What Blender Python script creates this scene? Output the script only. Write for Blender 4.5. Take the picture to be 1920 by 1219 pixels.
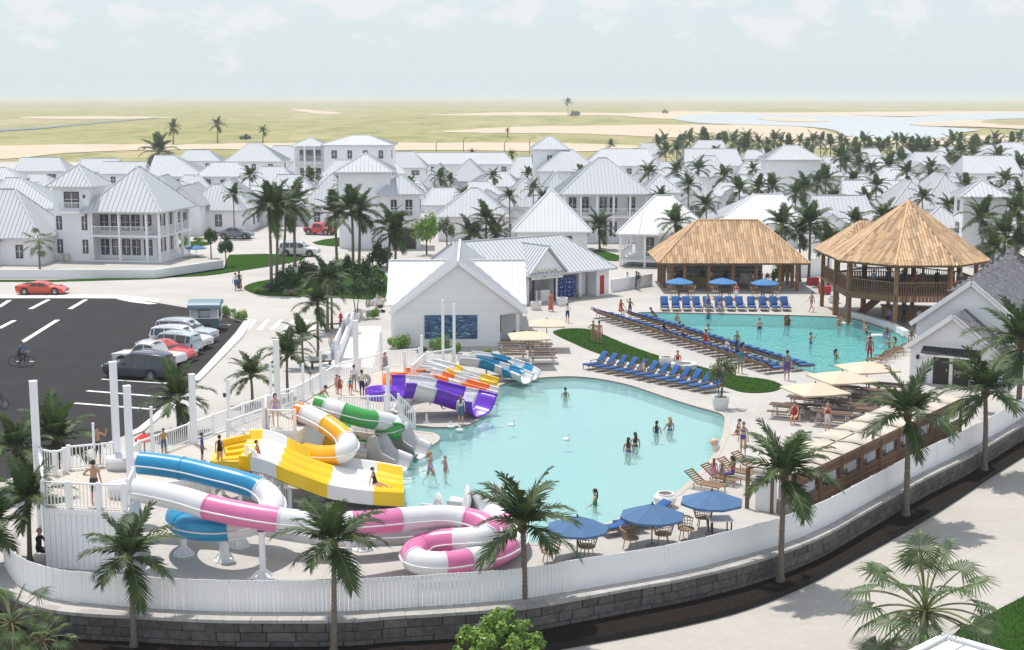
import bpy, bmesh, math, random
from mathutils import Vector as V, Matrix, geometry
R = math.radians
rnd = random.Random(11)
S = bpy.context.scene
COL = S.collection
for o in list(bpy.data.objects):
 bpy.data.objects.remove(o)

# ------------------------------------------------------------ camera, sky, sun, exposure
CH, FPX, HZN = 18.0, 2666.7, 183.0            # camera height, focal length in photo pixels, horizon row
PIT = math.atan((609.5 - HZN) / FPX)
cd = bpy.data.cameras.new('camera')
cam = bpy.data.objects.new('camera', cd)
COL.objects.link(cam)
cam.location = (0, 0, CH)
cam.rotation_euler = (R(90) - PIT, 0, 0)
cd.sensor_width = 36
cd.lens = FPX / 1920 * 36
cd.clip_start = 0.5
cd.clip_end = 60000
S.camera = cam
SUN_EL, SUN_AZ = R(69), R(-33)                # azimuth from +Y towards +X
sd = V((math.sin(SUN_AZ) * math.cos(SUN_EL), math.cos(SUN_AZ) * math.cos(SUN_EL), math.sin(SUN_EL)))
sl = bpy.data.lights.new('sun', 'SUN')
sun = bpy.data.objects.new('sun', sl)
COL.objects.link(sun)
sl.energy = 3.05
sl.angle = R(0.55)
sl.color = (1, 0.95, 0.88)
sun.rotation_euler = sd.to_track_quat('Z', 'Y').to_euler()
sun.location = (0, 0, 60)
W = bpy.data.worlds.new('World')
S.world = W
W.use_nodes = True
nt = W.node_tree
nt.nodes.clear()
def wn(t, **k):
 n = nt.nodes.new(t)
 for a, b in k.items():
  setattr(n, a, b)
 return n
sky = wn('ShaderNodeTexSky', sky_type='NISHITA', sun_disc=False, sun_elevation=SUN_EL, sun_rotation=SUN_AZ,
   altitude=0, air_density=1.0, dust_density=0.7, ozone_density=1.0)
bg = wn('ShaderNodeBackground')
bg.inputs[1].default_value = 0.15
tc = wn('ShaderNodeTexCoord')
sx = wn('ShaderNodeSeparateXYZ')
nt.links.new(tc.outputs['Generated'], sx.inputs[0])
mp = wn('ShaderNodeMapping')
mp.inputs['Scale'].default_value = (1, 1, 1.9)
mp.inputs['Location'].default_value = (3.31, 1.7, 0.0)
nt.links.new(tc.outputs['Generated'], mp.inputs[0])
n1 = wn('ShaderNodeTexNoise')
n1.inputs['Scale'].default_value = 27
n1.inputs['Detail'].default_value = 9
n1.inputs['Roughness'].default_value = 0.56
nt.links.new(mp.outputs[0], n1.inputs['Vector'])
# cumulus: noise threshold that eases with elevation (flat, sparse near the horizon)
el = wn('ShaderNodeMapRange', interpolation_type='SMOOTHSTEP')
for i, v in ((1, 0.02), (2, 0.06), (3, 0.60), (4, 0.44)):
 el.inputs[i].default_value = v
nt.links.new(sx.outputs[2], el.inputs[0])
sb = wn('ShaderNodeMath', operation='SUBTRACT')
nt.links.new(n1.outputs[0], sb.inputs[0])
nt.links.new(el.outputs[0], sb.inputs[1])
cm = wn('ShaderNodeMapRange', interpolation_type='SMOOTHSTEP')
cm.inputs[1].default_value = 0.0
cm.inputs[2].default_value = 0.13
cm.inputs[4].default_value = 0.8
nt.links.new(sb.outputs[0], cm.inputs[0])
mx = wn('ShaderNodeMix', data_type='RGBA')
# desaturate the clear sky a little towards milky white, then add cloud
mk = wn('ShaderNodeMix', data_type='RGBA')
mk.inputs[7].default_value = (3.5, 3.92, 4.1, 1)
hz = wn('ShaderNodeMapRange', interpolation_type='SMOOTHSTEP')      # milky air low down, clearer above
for i, v in ((1, 0.0), (2, 0.30), (3, 0.97), (4, 0.50)):
 hz.inputs[i].default_value = v
nt.links.new(sx.outputs[2], hz.inputs[0])
nt.links.new(hz.outputs[0], mk.inputs[0])
nt.links.new(sky.outputs[0], mk.inputs[6])
nt.links.new(mk.outputs[2], mx.inputs[6])
mx.inputs[7].default_value = (4.35, 4.4, 4.5, 1)
nt.links.new(cm.outputs[0], mx.inputs[0])
nt.links.new(mx.outputs[2], bg.inputs[0])
out = wn('ShaderNodeOutputWorld')
nt.links.new(bg.outputs[0], out.inputs[0])
S.view_settings.view_transform = 'Standard'
S.view_settings.look = 'None'
S.view_settings.exposure = 0.42
S.view_settings.gamma = 1
S.view_settings.use_curve_mapping = False
S.render.engine = 'CYCLES'
S.cycles.use_denoising = True
S.cycles.max_bounces = 8
S.cycles.diffuse_bounces = 3
S.cycles.glossy_bounces = 3
S.cycles.volume_bounces = 1
S.cycles.transparent_max_bounces = 10
S.cycles.caustics_reflective = False
S.cycles.caustics_refractive = False

# ------------------------------------------------------------ survey helpers: photo pixel -> place on a level plane
def ray(px, py):
 x, y = (px - 960) / FPX, (609.5 - py) / FPX
 return V((x, math.cos(PIT) + y * math.sin(PIT), -math.sin(PIT) + y * math.cos(PIT)))
def G(px, py, z=0.0):
 d = ray(px, py)
 t = (z - CH) / d.z
 return V((d.x * t, d.y * t, z))
def AT(px, py, Y):                              # point on the ray at world depth Y
 d = ray(px, py)
 t = Y / d.y
 return V((d.x * t, Y, CH + d.z * t))
def PROJ(p):
 q = V((p[0], p[1], p[2] - CH))
 f = q.y * math.cos(PIT) - q.z * math.sin(PIT)
 u = q.y * math.sin(PIT) + q.z * math.cos(PIT)
 return 960 + FPX * q.x / f, 609.5 - FPX * u / f
def PXM(p):
 return FPX / (p[1] * math.cos(PIT) - (p[2] - CH) * math.sin(PIT))

# ------------------------------------------------------------ materials
MATS = {}
def M(name, col, rough=0.6, var=0.0, vs=3.0, bump=0.0, bs=25.0, metal=0.0, spec=0.4, isl=0.0, rand=0.0, coat=0.0, col2=None, trl=0.0):
 if name in MATS:
  return MATS[name]
 m = bpy.data.materials.new(name)
 m.use_nodes = True
 t = m.node_tree
 b = t.nodes['Principled BSDF']
 b.inputs['Roughness'].default_value = rough
 b.inputs['Metallic'].default_value = metal
 b.inputs['Specular IOR Level'].default_value = spec
 b.inputs['Coat Weight'].default_value = coat
 b.inputs['Base Color'].default_value = (*col, 1)
 def N(ty, **k):
  n = t.nodes.new(ty)
  for a, v in k.items():
   setattr(n, a, v)
  return n
 geo = N('ShaderNodeNewGeometry')
 src = None
 if col2 or var:
  nz = N('ShaderNodeTexNoise')
  nz.inputs['Scale'].default_value = vs
  nz.inputs['Detail'].default_value = 6
  nz.inputs['Roughness'].default_value = 0.6
  t.links.new(geo.outputs['Position'], nz.inputs['Vector'])
  mixc = N('ShaderNodeMix', data_type='RGBA')
  rg = N('ShaderNodeMapRange')
  rg.inputs[1].default_value = 0.3
  rg.inputs[2].default_value = 0.7
  t.links.new(nz.outputs[0], rg.inputs[0])
  t.links.new(rg.outputs[0], mixc.inputs[0])
  lo = col2 or tuple(c * (1 - var) for c in col)
  mixc.inputs[6].default_value = (*col, 1)
  mixc.inputs[7].default_value = (*lo, 1)
  src = mixc.outputs[2]
 for amt, kind in ((isl, 'i'), (rand, 'o')):
  if amt:
   hs = N('ShaderNodeHueSaturation')
   if src:
    t.links.new(src, hs.inputs['Color'])
   else:
    hs.inputs['Color'].default_value = (*col, 1)
   rg = N('ShaderNodeMapRange')
   rg.inputs[3].default_value = 1 - amt
   rg.inputs[4].default_value = 1 + amt
   if kind == 'i':
    t.links.new(geo.outputs['Random Per Island'], rg.inputs[0])
   else:
    oi = N('ShaderNodeObjectInfo')
    t.links.new(oi.outputs['Random'], rg.inputs[0])
   t.links.new(rg.outputs[0], hs.inputs['Value'])
   src = hs.outputs[0]
 if src:
  t.links.new(src, b.inputs['Base Color'])
 if bump:
  nb = N('ShaderNodeTexNoise')
  nb.inputs['Scale'].default_value = bs
  nb.inputs['Detail'].default_value = 4
  t.links.new(geo.outputs['Position'], nb.inputs['Vector'])
  bp = N('ShaderNodeBump')
  bp.inputs['Strength'].default_value = bump
  bp.inputs['Distance'].default_value = 0.05
  t.links.new(nb.outputs[0], bp.inputs['Height'])
  t.links.new(bp.outputs[0], b.inputs['Normal'])
 if trl:
  tr = N('ShaderNodeBsdfTranslucent')
  if src:
   t.links.new(src, tr.inputs[0])
  else:
   tr.inputs[0].default_value = (*col, 1)
  ms = N('ShaderNodeMixShader')
  ms.inputs[0].default_value = trl
  o = t.nodes['Material Output']
  t.links.new(b.outputs[0], ms.inputs[1])
  t.links.new(tr.outputs[0], ms.inputs[2])
  t.links.new(ms.outputs[0], o.inputs[0])
 MATS[name] = m
 return m
white = M('white_paint', (0.885, 0.89, 0.905), 0.5, var=0.05, vs=0.8)
wallw = M('white_wall', (0.885, 0.89, 0.91), 0.7, var=0.05, vs=0.5)
trimw = M('white_trim', (0.88, 0.88, 0.88), 0.5)
roofm = M('roof_metal', (0.59, 0.605, 0.63), 0.8, spec=0.12, var=0.07, vs=0.35, rand=0.04)
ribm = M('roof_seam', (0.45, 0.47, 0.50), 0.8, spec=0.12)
roofw = M('roof_white', (0.76, 0.765, 0.775), 0.8, spec=0.12, var=0.04, vs=0.4)
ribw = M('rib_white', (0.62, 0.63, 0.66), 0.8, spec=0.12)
black = M('black_metal', (0.02, 0.021, 0.024), 0.45)
frame_dark = M('window_frame_dark', (0.03, 0.032, 0.037), 0.5)
glass = M('window_glass', (0.06, 0.072, 0.085), 0.06, spec=0.9)
woodb = M('brown_timber', (0.30, 0.145, 0.07), 0.6, var=0.3, vs=5, rand=0.12)
woodl = M('teak', (0.34, 0.22, 0.125), 0.6, var=0.25, vs=6, rand=0.15)
woodd = M('dark_plank', (0.15, 0.093, 0.06), 0.65, var=0.3, vs=6, rand=0.2)
decking = M('deck_board', (0.60, 0.54, 0.475), 0.7, var=0.12, vs=3, isl=0.07)
bluef = M('blue_fabric', (0.026, 0.105, 0.31), 0.85, var=0.15, vs=12, rand=0.12)
umbf = M('umbrella_blue', (0.07, 0.155, 0.30), 0.8, rand=0.05, var=0.08, vs=6)
umbs = M('umbrella_sky', (0.06, 0.20, 0.43), 0.8, rand=0.05)
tanf = M('tan_canvas', (0.64, 0.53, 0.40), 0.85, var=0.05, vs=2)
sailf = M('shade_canvas', (0.58, 0.52, 0.44), 0.85, var=0.07, vs=1.4)
wick = M('wicker', (0.33, 0.235, 0.15), 0.7, rand=0.15)
potm = M('white_concrete_pot', (0.80, 0.79, 0.77), 0.75, var=0.1, vs=3, bump=0.15)
soilm = M('soil', (0.033, 0.027, 0.023), 1.0, spec=0.0, var=0.5, vs=8, bump=0.9, bs=30)
mulch = M('pot_earth', (0.18, 0.12, 0.08), 0.95, var=0.4, vs=20)
steel = M('galvanised_steel', (0.55, 0.56, 0.57), 0.35, metal=0.6)
asph = M('asphalt', (0.046, 0.044, 0.047), 0.95, spec=0.1, var=0.22, vs=0.35, bump=0.2, bs=60)
paintw = M('road_paint', (0.80, 0.79, 0.76), 0.8, var=0.12, vs=3)
leafp = M('palm_leaf', (0.044, 0.084, 0.027), 0.5, spec=0.25, rand=0.25, isl=0.22, col2=(0.07, 0.105, 0.034), vs=1.3, trl=0.22)
leaff = M('fan_leaf', (0.062, 0.115, 0.038), 0.45, spec=0.3, rand=0.2, isl=0.3, col2=(0.13, 0.19, 0.07), vs=2.0, trl=0.22)
leafd = M('dark_leaf', (0.04, 0.095, 0.022), 0.5, spec=0.25, isl=0.4, trl=0.2, rand=0.12)
leafl = M('light_leaf', (0.19, 0.32, 0.055), 0.5, isl=0.35, trl=0.3, rand=0.1)
olivel = M('olive_leaf', (0.125, 0.17, 0.06), 0.5, isl=0.35, trl=0.25)
trunkm = M('palm_trunk', (0.23, 0.19, 0.155), 0.9, var=0.35, vs=9, bump=0.4, bs=18)
barkm = M('bark', (0.15, 0.11, 0.08), 0.9, var=0.3, vs=9)
huskm = M('palm_husk', (0.13, 0.085, 0.05), 0.95, var=0.4, vs=14)
lawnm = M('lawn', (0.026, 0.068, 0.012), 1.0, spec=0.0, col2=(0.042, 0.095, 0.018), vs=2.4, bump=0.8, bs=26)
bladem = M('grass_blade', (0.045, 0.115, 0.02), 0.7, isl=0.4, trl=0.2)

# ------------------------------------------------------------ mesh builder
class MB:
 def __init__(s):
  s.v, s.f, s.m = [], [], []
 def add(s, vs, fs, mi=0):
  n = len(s.v)
  s.v += [tuple(p) for p in vs]
  s.f += [tuple(i + n for i in f) for f in fs]
  s.m += [mi] * len(fs)
  return s
 def hexa(s, p, mi=0):                        # 8 points: bottom 4 (ccw), top 4
  return s.add(p, [(3, 2, 1, 0), (4, 5, 6, 7), (0, 1, 5, 4), (1, 2, 6, 5), (2, 3, 7, 6), (3, 0, 4, 7)], mi)
 def box(s, c, d, rz=0.0, mi=0):              # c centre, d full size
  ca, sa = math.cos(rz), math.sin(rz)
  P = []
  for z in (-.5, .5):
   for x, y in ((-.5, -.5), (.5, -.5), (.5, .5), (-.5, .5)):
    X, Y = x * d[0], y * d[1]
    P.append((c[0] + X * ca - Y * sa, c[1] + X * sa + Y * ca, c[2] + z * d[2]))
  return s.hexa(P, mi)
 def bar(s, a, b, w, h=None, mi=0):
  a, b = V(a), V(b)
  h = h or w
  t = (b - a).normalized()
  u = V((0, 0, 1)) if abs(t.z) < 0.95 else V((0, 1, 0))
  l = t.cross(u).normalized()
  u = l.cross(t)
  P = []
  for q in (a, b):
   P += [q - l * w / 2 - u * h / 2, q + l * w / 2 - u * h / 2, q + l * w / 2 + u * h / 2, q - l * w / 2 + u * h / 2]
  return s.hexa(P, mi)
 def tube(s, path, r, n=8, mi=0, caps=True):
  path = [V(p) for p in path]
  rs = r if isinstance(r, (list, tuple)) else [r] * len(path)
  rings, l0 = [], None
  for i, p in enumerate(path):
   t = (path[min(i + 1, len(path) - 1)] - path[max(i - 1, 0)]).normalized()
   if l0 is None:
    l0 = t.cross(V((0, 0, 1)) if abs(t.z) < 0.9 else V((0, 1, 0))).normalized()
   l = (l0 - t * l0.dot(t)).normalized()
   l0 = l
   u = t.cross(l)
   rings.append([p + (l * math.cos(2 * math.pi * k / n) + u * math.sin(2 * math.pi * k / n)) * rs[i] for k in range(n)])
  vs = [q for rg in rings for q in rg]
  fs = [(i * n + k, i * n + (k + 1) % n, (i + 1) * n + (k + 1) % n, (i + 1) * n + k) for i in range(len(path) - 1) for k in range(n)]
  if caps:
   fs += [tuple(range(n - 1, -1, -1)), tuple((len(path) - 1) * n + k for k in range(n))]
  return s.add(vs, fs, mi)
 def lathe(s, prof, n=24, c=(0, 0, 0), mi=0):
  vs = [(c[0] + r * math.cos(2 * math.pi * k / n), c[1] + r * math.sin(2 * math.pi * k / n), c[2] + z) for r, z in prof for k in range(n)]
  fs = [(i * n + k, i * n + (k + 1) % n, (i + 1) * n + (k + 1) % n, (i + 1) * n + k) for i in range(len(prof) - 1) for k in range(n)]
  return s.add(vs, fs, mi)
 def prism(s, poly, z0, z1, mi=0, bottom=True):
  n = len(poly)
  a = sum(poly[i][0] * poly[(i + 1) % n][1] - poly[(i + 1) % n][0] * poly[i][1] for i in range(n))
  if a < 0:
   poly = list(reversed(poly))
  vs = [(p[0], p[1], z0) for p in poly] + [(p[0], p[1], z1) for p in poly]
  tri = geometry.tessellate_polygon([[V((p[0], p[1], 0)) for p in poly]])
  fs = []
  for t in tri:
   A, B, C = [V(poly[i][:2]).to_3d() for i in t]
   if (B - A).cross(C - A).z < 0:
    t = (t[0], t[2], t[1])
   fs.append(tuple(i + n for i in t))
   if bottom:
    fs.append(tuple(reversed(t)))
  fs += [(i, (i + 1) % n, n + (i + 1) % n, n + i) for i in range(n)]
  return s.add(vs, fs, mi)
 def mesh(s, name, mats, smooth=False):
  me = bpy.data.meshes.new(name)
  me.from_pydata(s.v, [], s.f)
  for m in (mats if isinstance(mats, (list, tuple)) else [mats]):
   me.materials.append(m)
  if any(s.m):
   me.polygons.foreach_set('material_index', s.m)
  if smooth:
   me.polygons.foreach_set('use_smooth', [True] * len(me.polygons))
  me.update()
  return me
 def obj(s, name, mats, parent=None, smooth=False):
  return put(name, s.mesh(name, mats, smooth), parent)
def put(name, me, parent=None, loc=None, rot=None, sc=None):
 o = bpy.data.objects.new(name, me)
 COL.objects.link(o)
 if parent:
  o.parent = parent
 if loc is not None:
  o.location = loc
 if rot is not None:
  o.rotation_euler = rot
 if sc is not None:
  o.scale = sc
 return o
def tag(o, label, cat, group=None):
 o['label'] = label
 o['category'] = cat
 if group:
  o['group'] = group
 return o
def thing(name, label, cat, loc=(0, 0, 0), rz=0.0, group=None):
 return tag(put(name, None, None, loc, (0, 0, rz)), label, cat, group)
def struct(o):
 o['kind'] = 'structure'
 return o
def stuff(o):
 o['kind'] = 'stuff'
 return o
def clone(o, parent=None):
 c = o.copy()
 COL.objects.link(c)
 c.parent = parent
 for ch in o.children:
  clone(ch, c)
 return c
def smooth_path(pts, n=8, closed=False):        # Catmull-Rom through points
 P = [V(p) for p in pts]
 k = len(P)
 outp = []
 rng = range(k if closed else k - 1)
 for i in rng:
  if closed:
   a, b, c, d = P[(i - 1) % k], P[i], P[(i + 1) % k], P[(i + 2) % k]
  else:
   a, b, c, d = P[max(i - 1, 0)], P[i], P[i + 1], P[min(i + 2, k - 1)]
  for j in range(n):
   t = j / n
   outp.append(0.5 * ((2 * b) + (c - a) * t + (2 * a - 5 * b + 4 * c - d) * t * t + (3 * b - a - 3 * c + d) * t ** 3))
 if not closed:
  outp.append(P[-1])
 return outp
def resample(path, step):
 outp, acc = [path[0]], 0.0
 for a, b in zip(path, path[1:]):
  L = (b - a).length
  d = step - acc
  while d <= L:
   outp.append(a.lerp(b, d / L))
   d += step
  acc = L - (d - step)
 return outp
ORD = ['first', 'second', 'third', 'fourth', 'fifth', 'sixth', 'seventh', 'eighth', 'ninth', 'tenth', 'eleventh', 'twelfth', 'thirteenth',
  'fourteenth', 'fifteenth', 'sixteenth', 'seventeenth', 'eighteenth', 'nineteenth', 'twentieth']
ORD += ['twenty-' + w for w in ORD[:9]] + ['thirtieth'] + ['thirty-' + w for w in ORD[:9]] + ['fortieth'] + ['forty-' + w for w in ORD[:9]] + ['fiftieth']
ORD += ['fifty-' + w for w in ORD[:9]] + ['sixtieth'] + ['sixty-' + w for w in ORD[:9]]
UB = MB().box((0, 0, 0), (1, 1, 1))
def unit_block(name, mat, jit=0.0, seed=0, bev=0.06):
 r = random.Random(seed)
 bm = bmesh.new()
 bmesh.ops.create_cube(bm, size=1)
 if bev:
  bmesh.ops.bevel(bm, geom=bm.edges[:], offset=bev, segments=1, affect='EDGES')
 for v in bm.verts:
  v.co += V((r.uniform(-jit, jit), r.uniform(-jit, jit), r.uniform(-jit, jit)))
 me = bpy.data.meshes.new(name)
 bm.to_mesh(me)
 bm.free()
 me.materials.append(mat)
 return me

# ------------------------------------------------------------ people: body meshes, one per pose (made while the scene is still small)
SKIN = [M('skin_light', (0.60, 0.36, 0.25), 0.55), M('skin_tan', (0.46, 0.25, 0.15), 0.55), M('skin_brown', (0.22, 0.11, 0.065), 0.55), M('skin_dark', (0.10, 0.052, 0.034), 0.55)]
HAIR = {'black': M('hair_black', (0.015, 0.012, 0.011), 0.5), 'brown': M('hair_brown', (0.09, 0.045, 0.022), 0.5), 'blond': M('hair_blond', (0.42, 0.27, 0.11), 0.5), 'auburn': M('hair_auburn', (0.20, 0.06, 0.025), 0.5), 'grey': M('hair_grey', (0.35, 0.34, 0.33), 0.6)}
CLO = {}
CC = dict(black=(.015, .015, .018), navy=(.02, .035, .10), blue=(.02, .12, .45), sky=(.2, .42, .62), teal=(.03, .28, .32), red=(.5, .02, .02), coral=(.6, .15, .10), orange=(.65, .17, .03), rust=(.35, .09, .03), white=(.78, .78, .77), cream=(.7, .62, .5), grey=(.28, .29, .31),
   charcoal=(.06, .06, .068), lilac=(.42, .28, .58), purple=(.14, .08, .32), pink=(.65, .27, .36), green=(.06, .24, .08), lime=(.3, .45, .1), yellow=(.65, .45, .05), mustard=(.48, .28, .02), khaki=(.32, .25, .15), brown=(.14, .075, .04), denim=(.10, .16, .28), olive=(.12, .12, .05))
def cloth(c_):
 if c_ not in CLO:
  CLO[c_] = M('cloth_' + c_, CC[c_], 0.85, var=0.12, vs=9)
 return CLO[c_]
# joint angles in degrees: hip flex, knee flex per leg; shoulder flex, abduct, elbow per arm; torso lean; pelvis pitch
POSE = dict(stand=dict(l=(2, 4, -3, 3), a=(3, 9, 12, -2, 10, 14)), walk=dict(l=(24, 8, -18, 22), a=(-20, 8, 15, 22, 8, 25)), hips=dict(l=(4, 2, -2, 5), a=(-18, 42, 88, 4, 10, 14)), wave=dict(l=(3, 4, -3, 4), a=(62, 20, 95, 2, 10, 20)),
   phone=dict(l=(2, 3, -2, 4), a=(40, 16, 112, 6, 10, 30)), head=dict(l=(3, 3, -4, 6), a=(140, 40, 110, -14, 36, 84)), sit=dict(l=(84, 82, 80, 86), a=(30, 10, 40, 28, 12, 45), pz=.56, lean=6), sitf=dict(l=(78, 14, 70, 40), a=(-30, 14, 6, -28, 14, 8), pz=.12, lean=-14),
   recline=dict(l=(44, 14, 38, 30), a=(-14, 16, 24, -10, 18, 30), pz=.52, lean=-42), kneel=dict(l=(8, 92, -2, 92), a=(18, 14, 36, 10, 14, 30), pz=.60, lean=2), reach=dict(l=(6, 8, -6, 12), a=(78, 8, 16, 20, 12, 40), lean=10),
   cycle=dict(l=(66, 62, 34, 66), a=(62, 10, 22, 62, 10, 22), pz=.98, lean=22), prone=dict(l=(10, 12, 2, 8), a=(150, 20, 40, 140, 24, 60), pz=.22, lean=74), lean=dict(l=(40, 40, 10, 30), a=(70, 14, 10, 64, 16, 20), lean=48, pz=.86), float=dict(l=(30, 24, 18, 34), a=(60, 40, 30, 55, 44, 30), pz=.6, lean=20))
REG = ['skin', 'chest', 'belly', 'hips', 'thigh', 'shin', 'foot', 'sleeve', 'fore']
PCACHE = {}
def body_mesh(pose):
 P = POSE[pose]
 lean = R(P.get('lean', 0))
 pz = P.get('pz', .945)
 rot = Matrix.Rotation(lean, 3, 'X')              # forward lean tips towards -y
 J, E, rad, seg = [], [], [], []
 def add(p, r_, par=None, reg=None):
  J.append(V(p))
  rad.append(r_ if isinstance(r_, tuple) else (r_, r_))
  i = len(J) - 1
  if par is not None:
   E.append((par, i))
   seg.append((par, i, reg))
  return i
 pel = V((0, 0, pz))
 tor = lambda x, y, z: pel + rot @ V((x, y, z))
 p0 = add(pel, (.155, .115))
 p1 = add(tor(0, 0, .16), (.135, .10), p0, 'hips')
 p1b = add(tor(0, .005, .28), (.14, .10), p1, 'belly')
 p2 = add(tor(0, .01, .42), (.15, .105), p1b, 'chest')
 p3 = add(tor(0, .01, .51), (.075, .065), p2, 'chest')
 p4 = add(tor(0, -.0, .565), (.052, .055), p3, 'skin')
 hd = Matrix.Rotation(lean * .35, 3, 'X')
 nb = J[p4]
 p5 = add(nb + hd @ V((0, -.02, .075)), (.068, .08), p4, 'skin')
 p6 = add(nb + hd @ V((0, -.01, .155)), (.08, .096), p5, 'skin')
 p7 = add(nb + hd @ V((0, -.0, .215)), (.058, .07), p6, 'skin')
 add(nb + hd @ V((0, -.112, .10)), .014, p5, 'skin')
 for s, k in ((1, 0), (-1, 2)):
  hf, kf = R(P['l'][k]), R(P['l'][k + 1])
  h = add(pel + V((s * .095, 0, -.05)), .098, p0, 'hips')
  thd = V((s * .03, -math.sin(hf), -math.cos(hf))).normalized()
  kn1 = add(J[h] + thd * .2, .086, h, 'thigh')
  kn = add(J[h] + thd * .42, .056, kn1, 'thigh')
  sh = hf - kf
  shd = V((0, -math.sin(sh), -math.cos(sh)))
  cf = add(J[kn] + shd * .13, .055, kn, 'shin')
  an = add(J[kn] + shd * .40, .036, cf, 'shin')
  fd = V((s * .12, -math.cos(sh) if abs(sh) < 1.2 else -math.cos(sh), math.sin(sh) * -1 * (1 if sh > 0 else 1)))
  fd = V((s * .12, -math.cos(sh), math.sin(sh))).normalized() if abs(sh) < 1.3 else (shd * .6 + V((0, -.5, .2))).normalized()
  hl = add(J[an] + shd * .05 + fd * .03, .034, an, 'foot')
  add(J[hl] + fd * .16 + V((0, 0, -.005)), (.038, .02), hl, 'foot')
 for s, k in ((1, 0), (-1, 3)):
  f_, b_, e_ = R(P['a'][k]), R(P['a'][k + 1]), R(P['a'][k + 2])
  s1 = add(tor(s * .185, .012, .455), .056, p2, 'sleeve')
  ud = rot @ V((s * math.sin(b_), -math.sin(f_) * math.cos(b_), -math.cos(f_) * math.cos(b_)))
  el = add(J[s1] + ud * .285, .037, s1, 'sleeve')
  inw = -s * min(.8, math.sin(b_) * 1.1) if e_ > R(80) else 0.0
  fd = rot @ V((s * math.sin(b_) * .5 + inw, -math.sin(f_ + e_) * math.cos(b_), -math.cos(f_ + e_) * math.cos(b_)))
  fd.normalize()
  m1 = add(J[el] + fd * .1, .036, el, 'fore')
  wr_ = add(J[el] + fd * .25, .025, m1, 'fore')
  pa = add(J[wr_] + fd * .075, (.036, .02), wr_, 'skin')
  sdv = fd.cross(V((0, 0, 1)))
  sdv = sdv.normalized() if sdv.length > .1 else V((1, 0, 0))
  for q, (o_, ln) in enumerate(((-.03, .062), (-.01, .075), (.01, .07), (.029, .055))):
   t1 = add(J[pa] + fd * .035 + sdv * o_, .0105, pa, 'skin')
   add(J[t1] + fd * ln + V((0, -.012, -.012)), .0085, t1, 'skin')
  t1 = add(J[wr_] + fd * .03 - sdv * .045, .012, wr_, 'skin')
  add(J[t1] + fd * .04 - sdv * .02, .010, t1, 'skin')
 me = bpy.data.meshes.new('skeleton')
 me.from_pydata(J, E, [])
 o = bpy.data.objects.new('skeleton', me)
 COL.objects.link(o)
 md = o.modifiers.new('skin', 'SKIN')
 sv = me.skin_vertices[0].data
 for i, r_ in enumerate(rad):
  sv[i].radius = r_
  sv[i].use_root = (i == 0)
 md.use_smooth_shade = True
 ss = o.modifiers.new('sub', 'SUBSURF')
 ss.levels = ss.render_levels = 1
 dg = bpy.context.evaluated_depsgraph_get()
 ev = o.evaluated_get(dg)
 out_ = bpy.data.meshes.new_from_object(ev)
 out_.name = 'body_' + pose
 bpy.data.objects.remove(o)
 out_.materials.clear()
 for k in range(len(REG)):
  out_.materials.append(SKIN[0])
 idx = []
 for pl_ in out_.polygons:
  c_ = pl_.center
  best, bi = 1e9, 'skin'
  for a_, b_, rg in seg:
   A, B = J[a_], J[b_]
   d = B - A
   k = max(0, min(1, (c_ - A).dot(d) / max(1e-9, d.length_squared)))
   q = (c_ - A - d * k).length - max(rad[a_]) * (1 - k) * .9 - max(rad[b_]) * k * .9
   if q < best:
    best, bi = q, rg
  idx.append(REG.index(bi))
 out_.polygons.foreach_set('material_index', idx)
 out_.polygons.foreach_set('use_smooth', [True] * len(idx))
 zmin = min(v_.co.z for v_ in out_.vertices)
 head = nb + hd @ V((0, -.006, .135))
 PCACHE[pose] = dict(mesh=out_, head=head, hd=hd, pel=pel, rot=rot, zmin=zmin, hairs={}, skirts={})
 return PCACHE[pose]
for k_ in POSE:
 body_mesh(k_)

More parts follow.
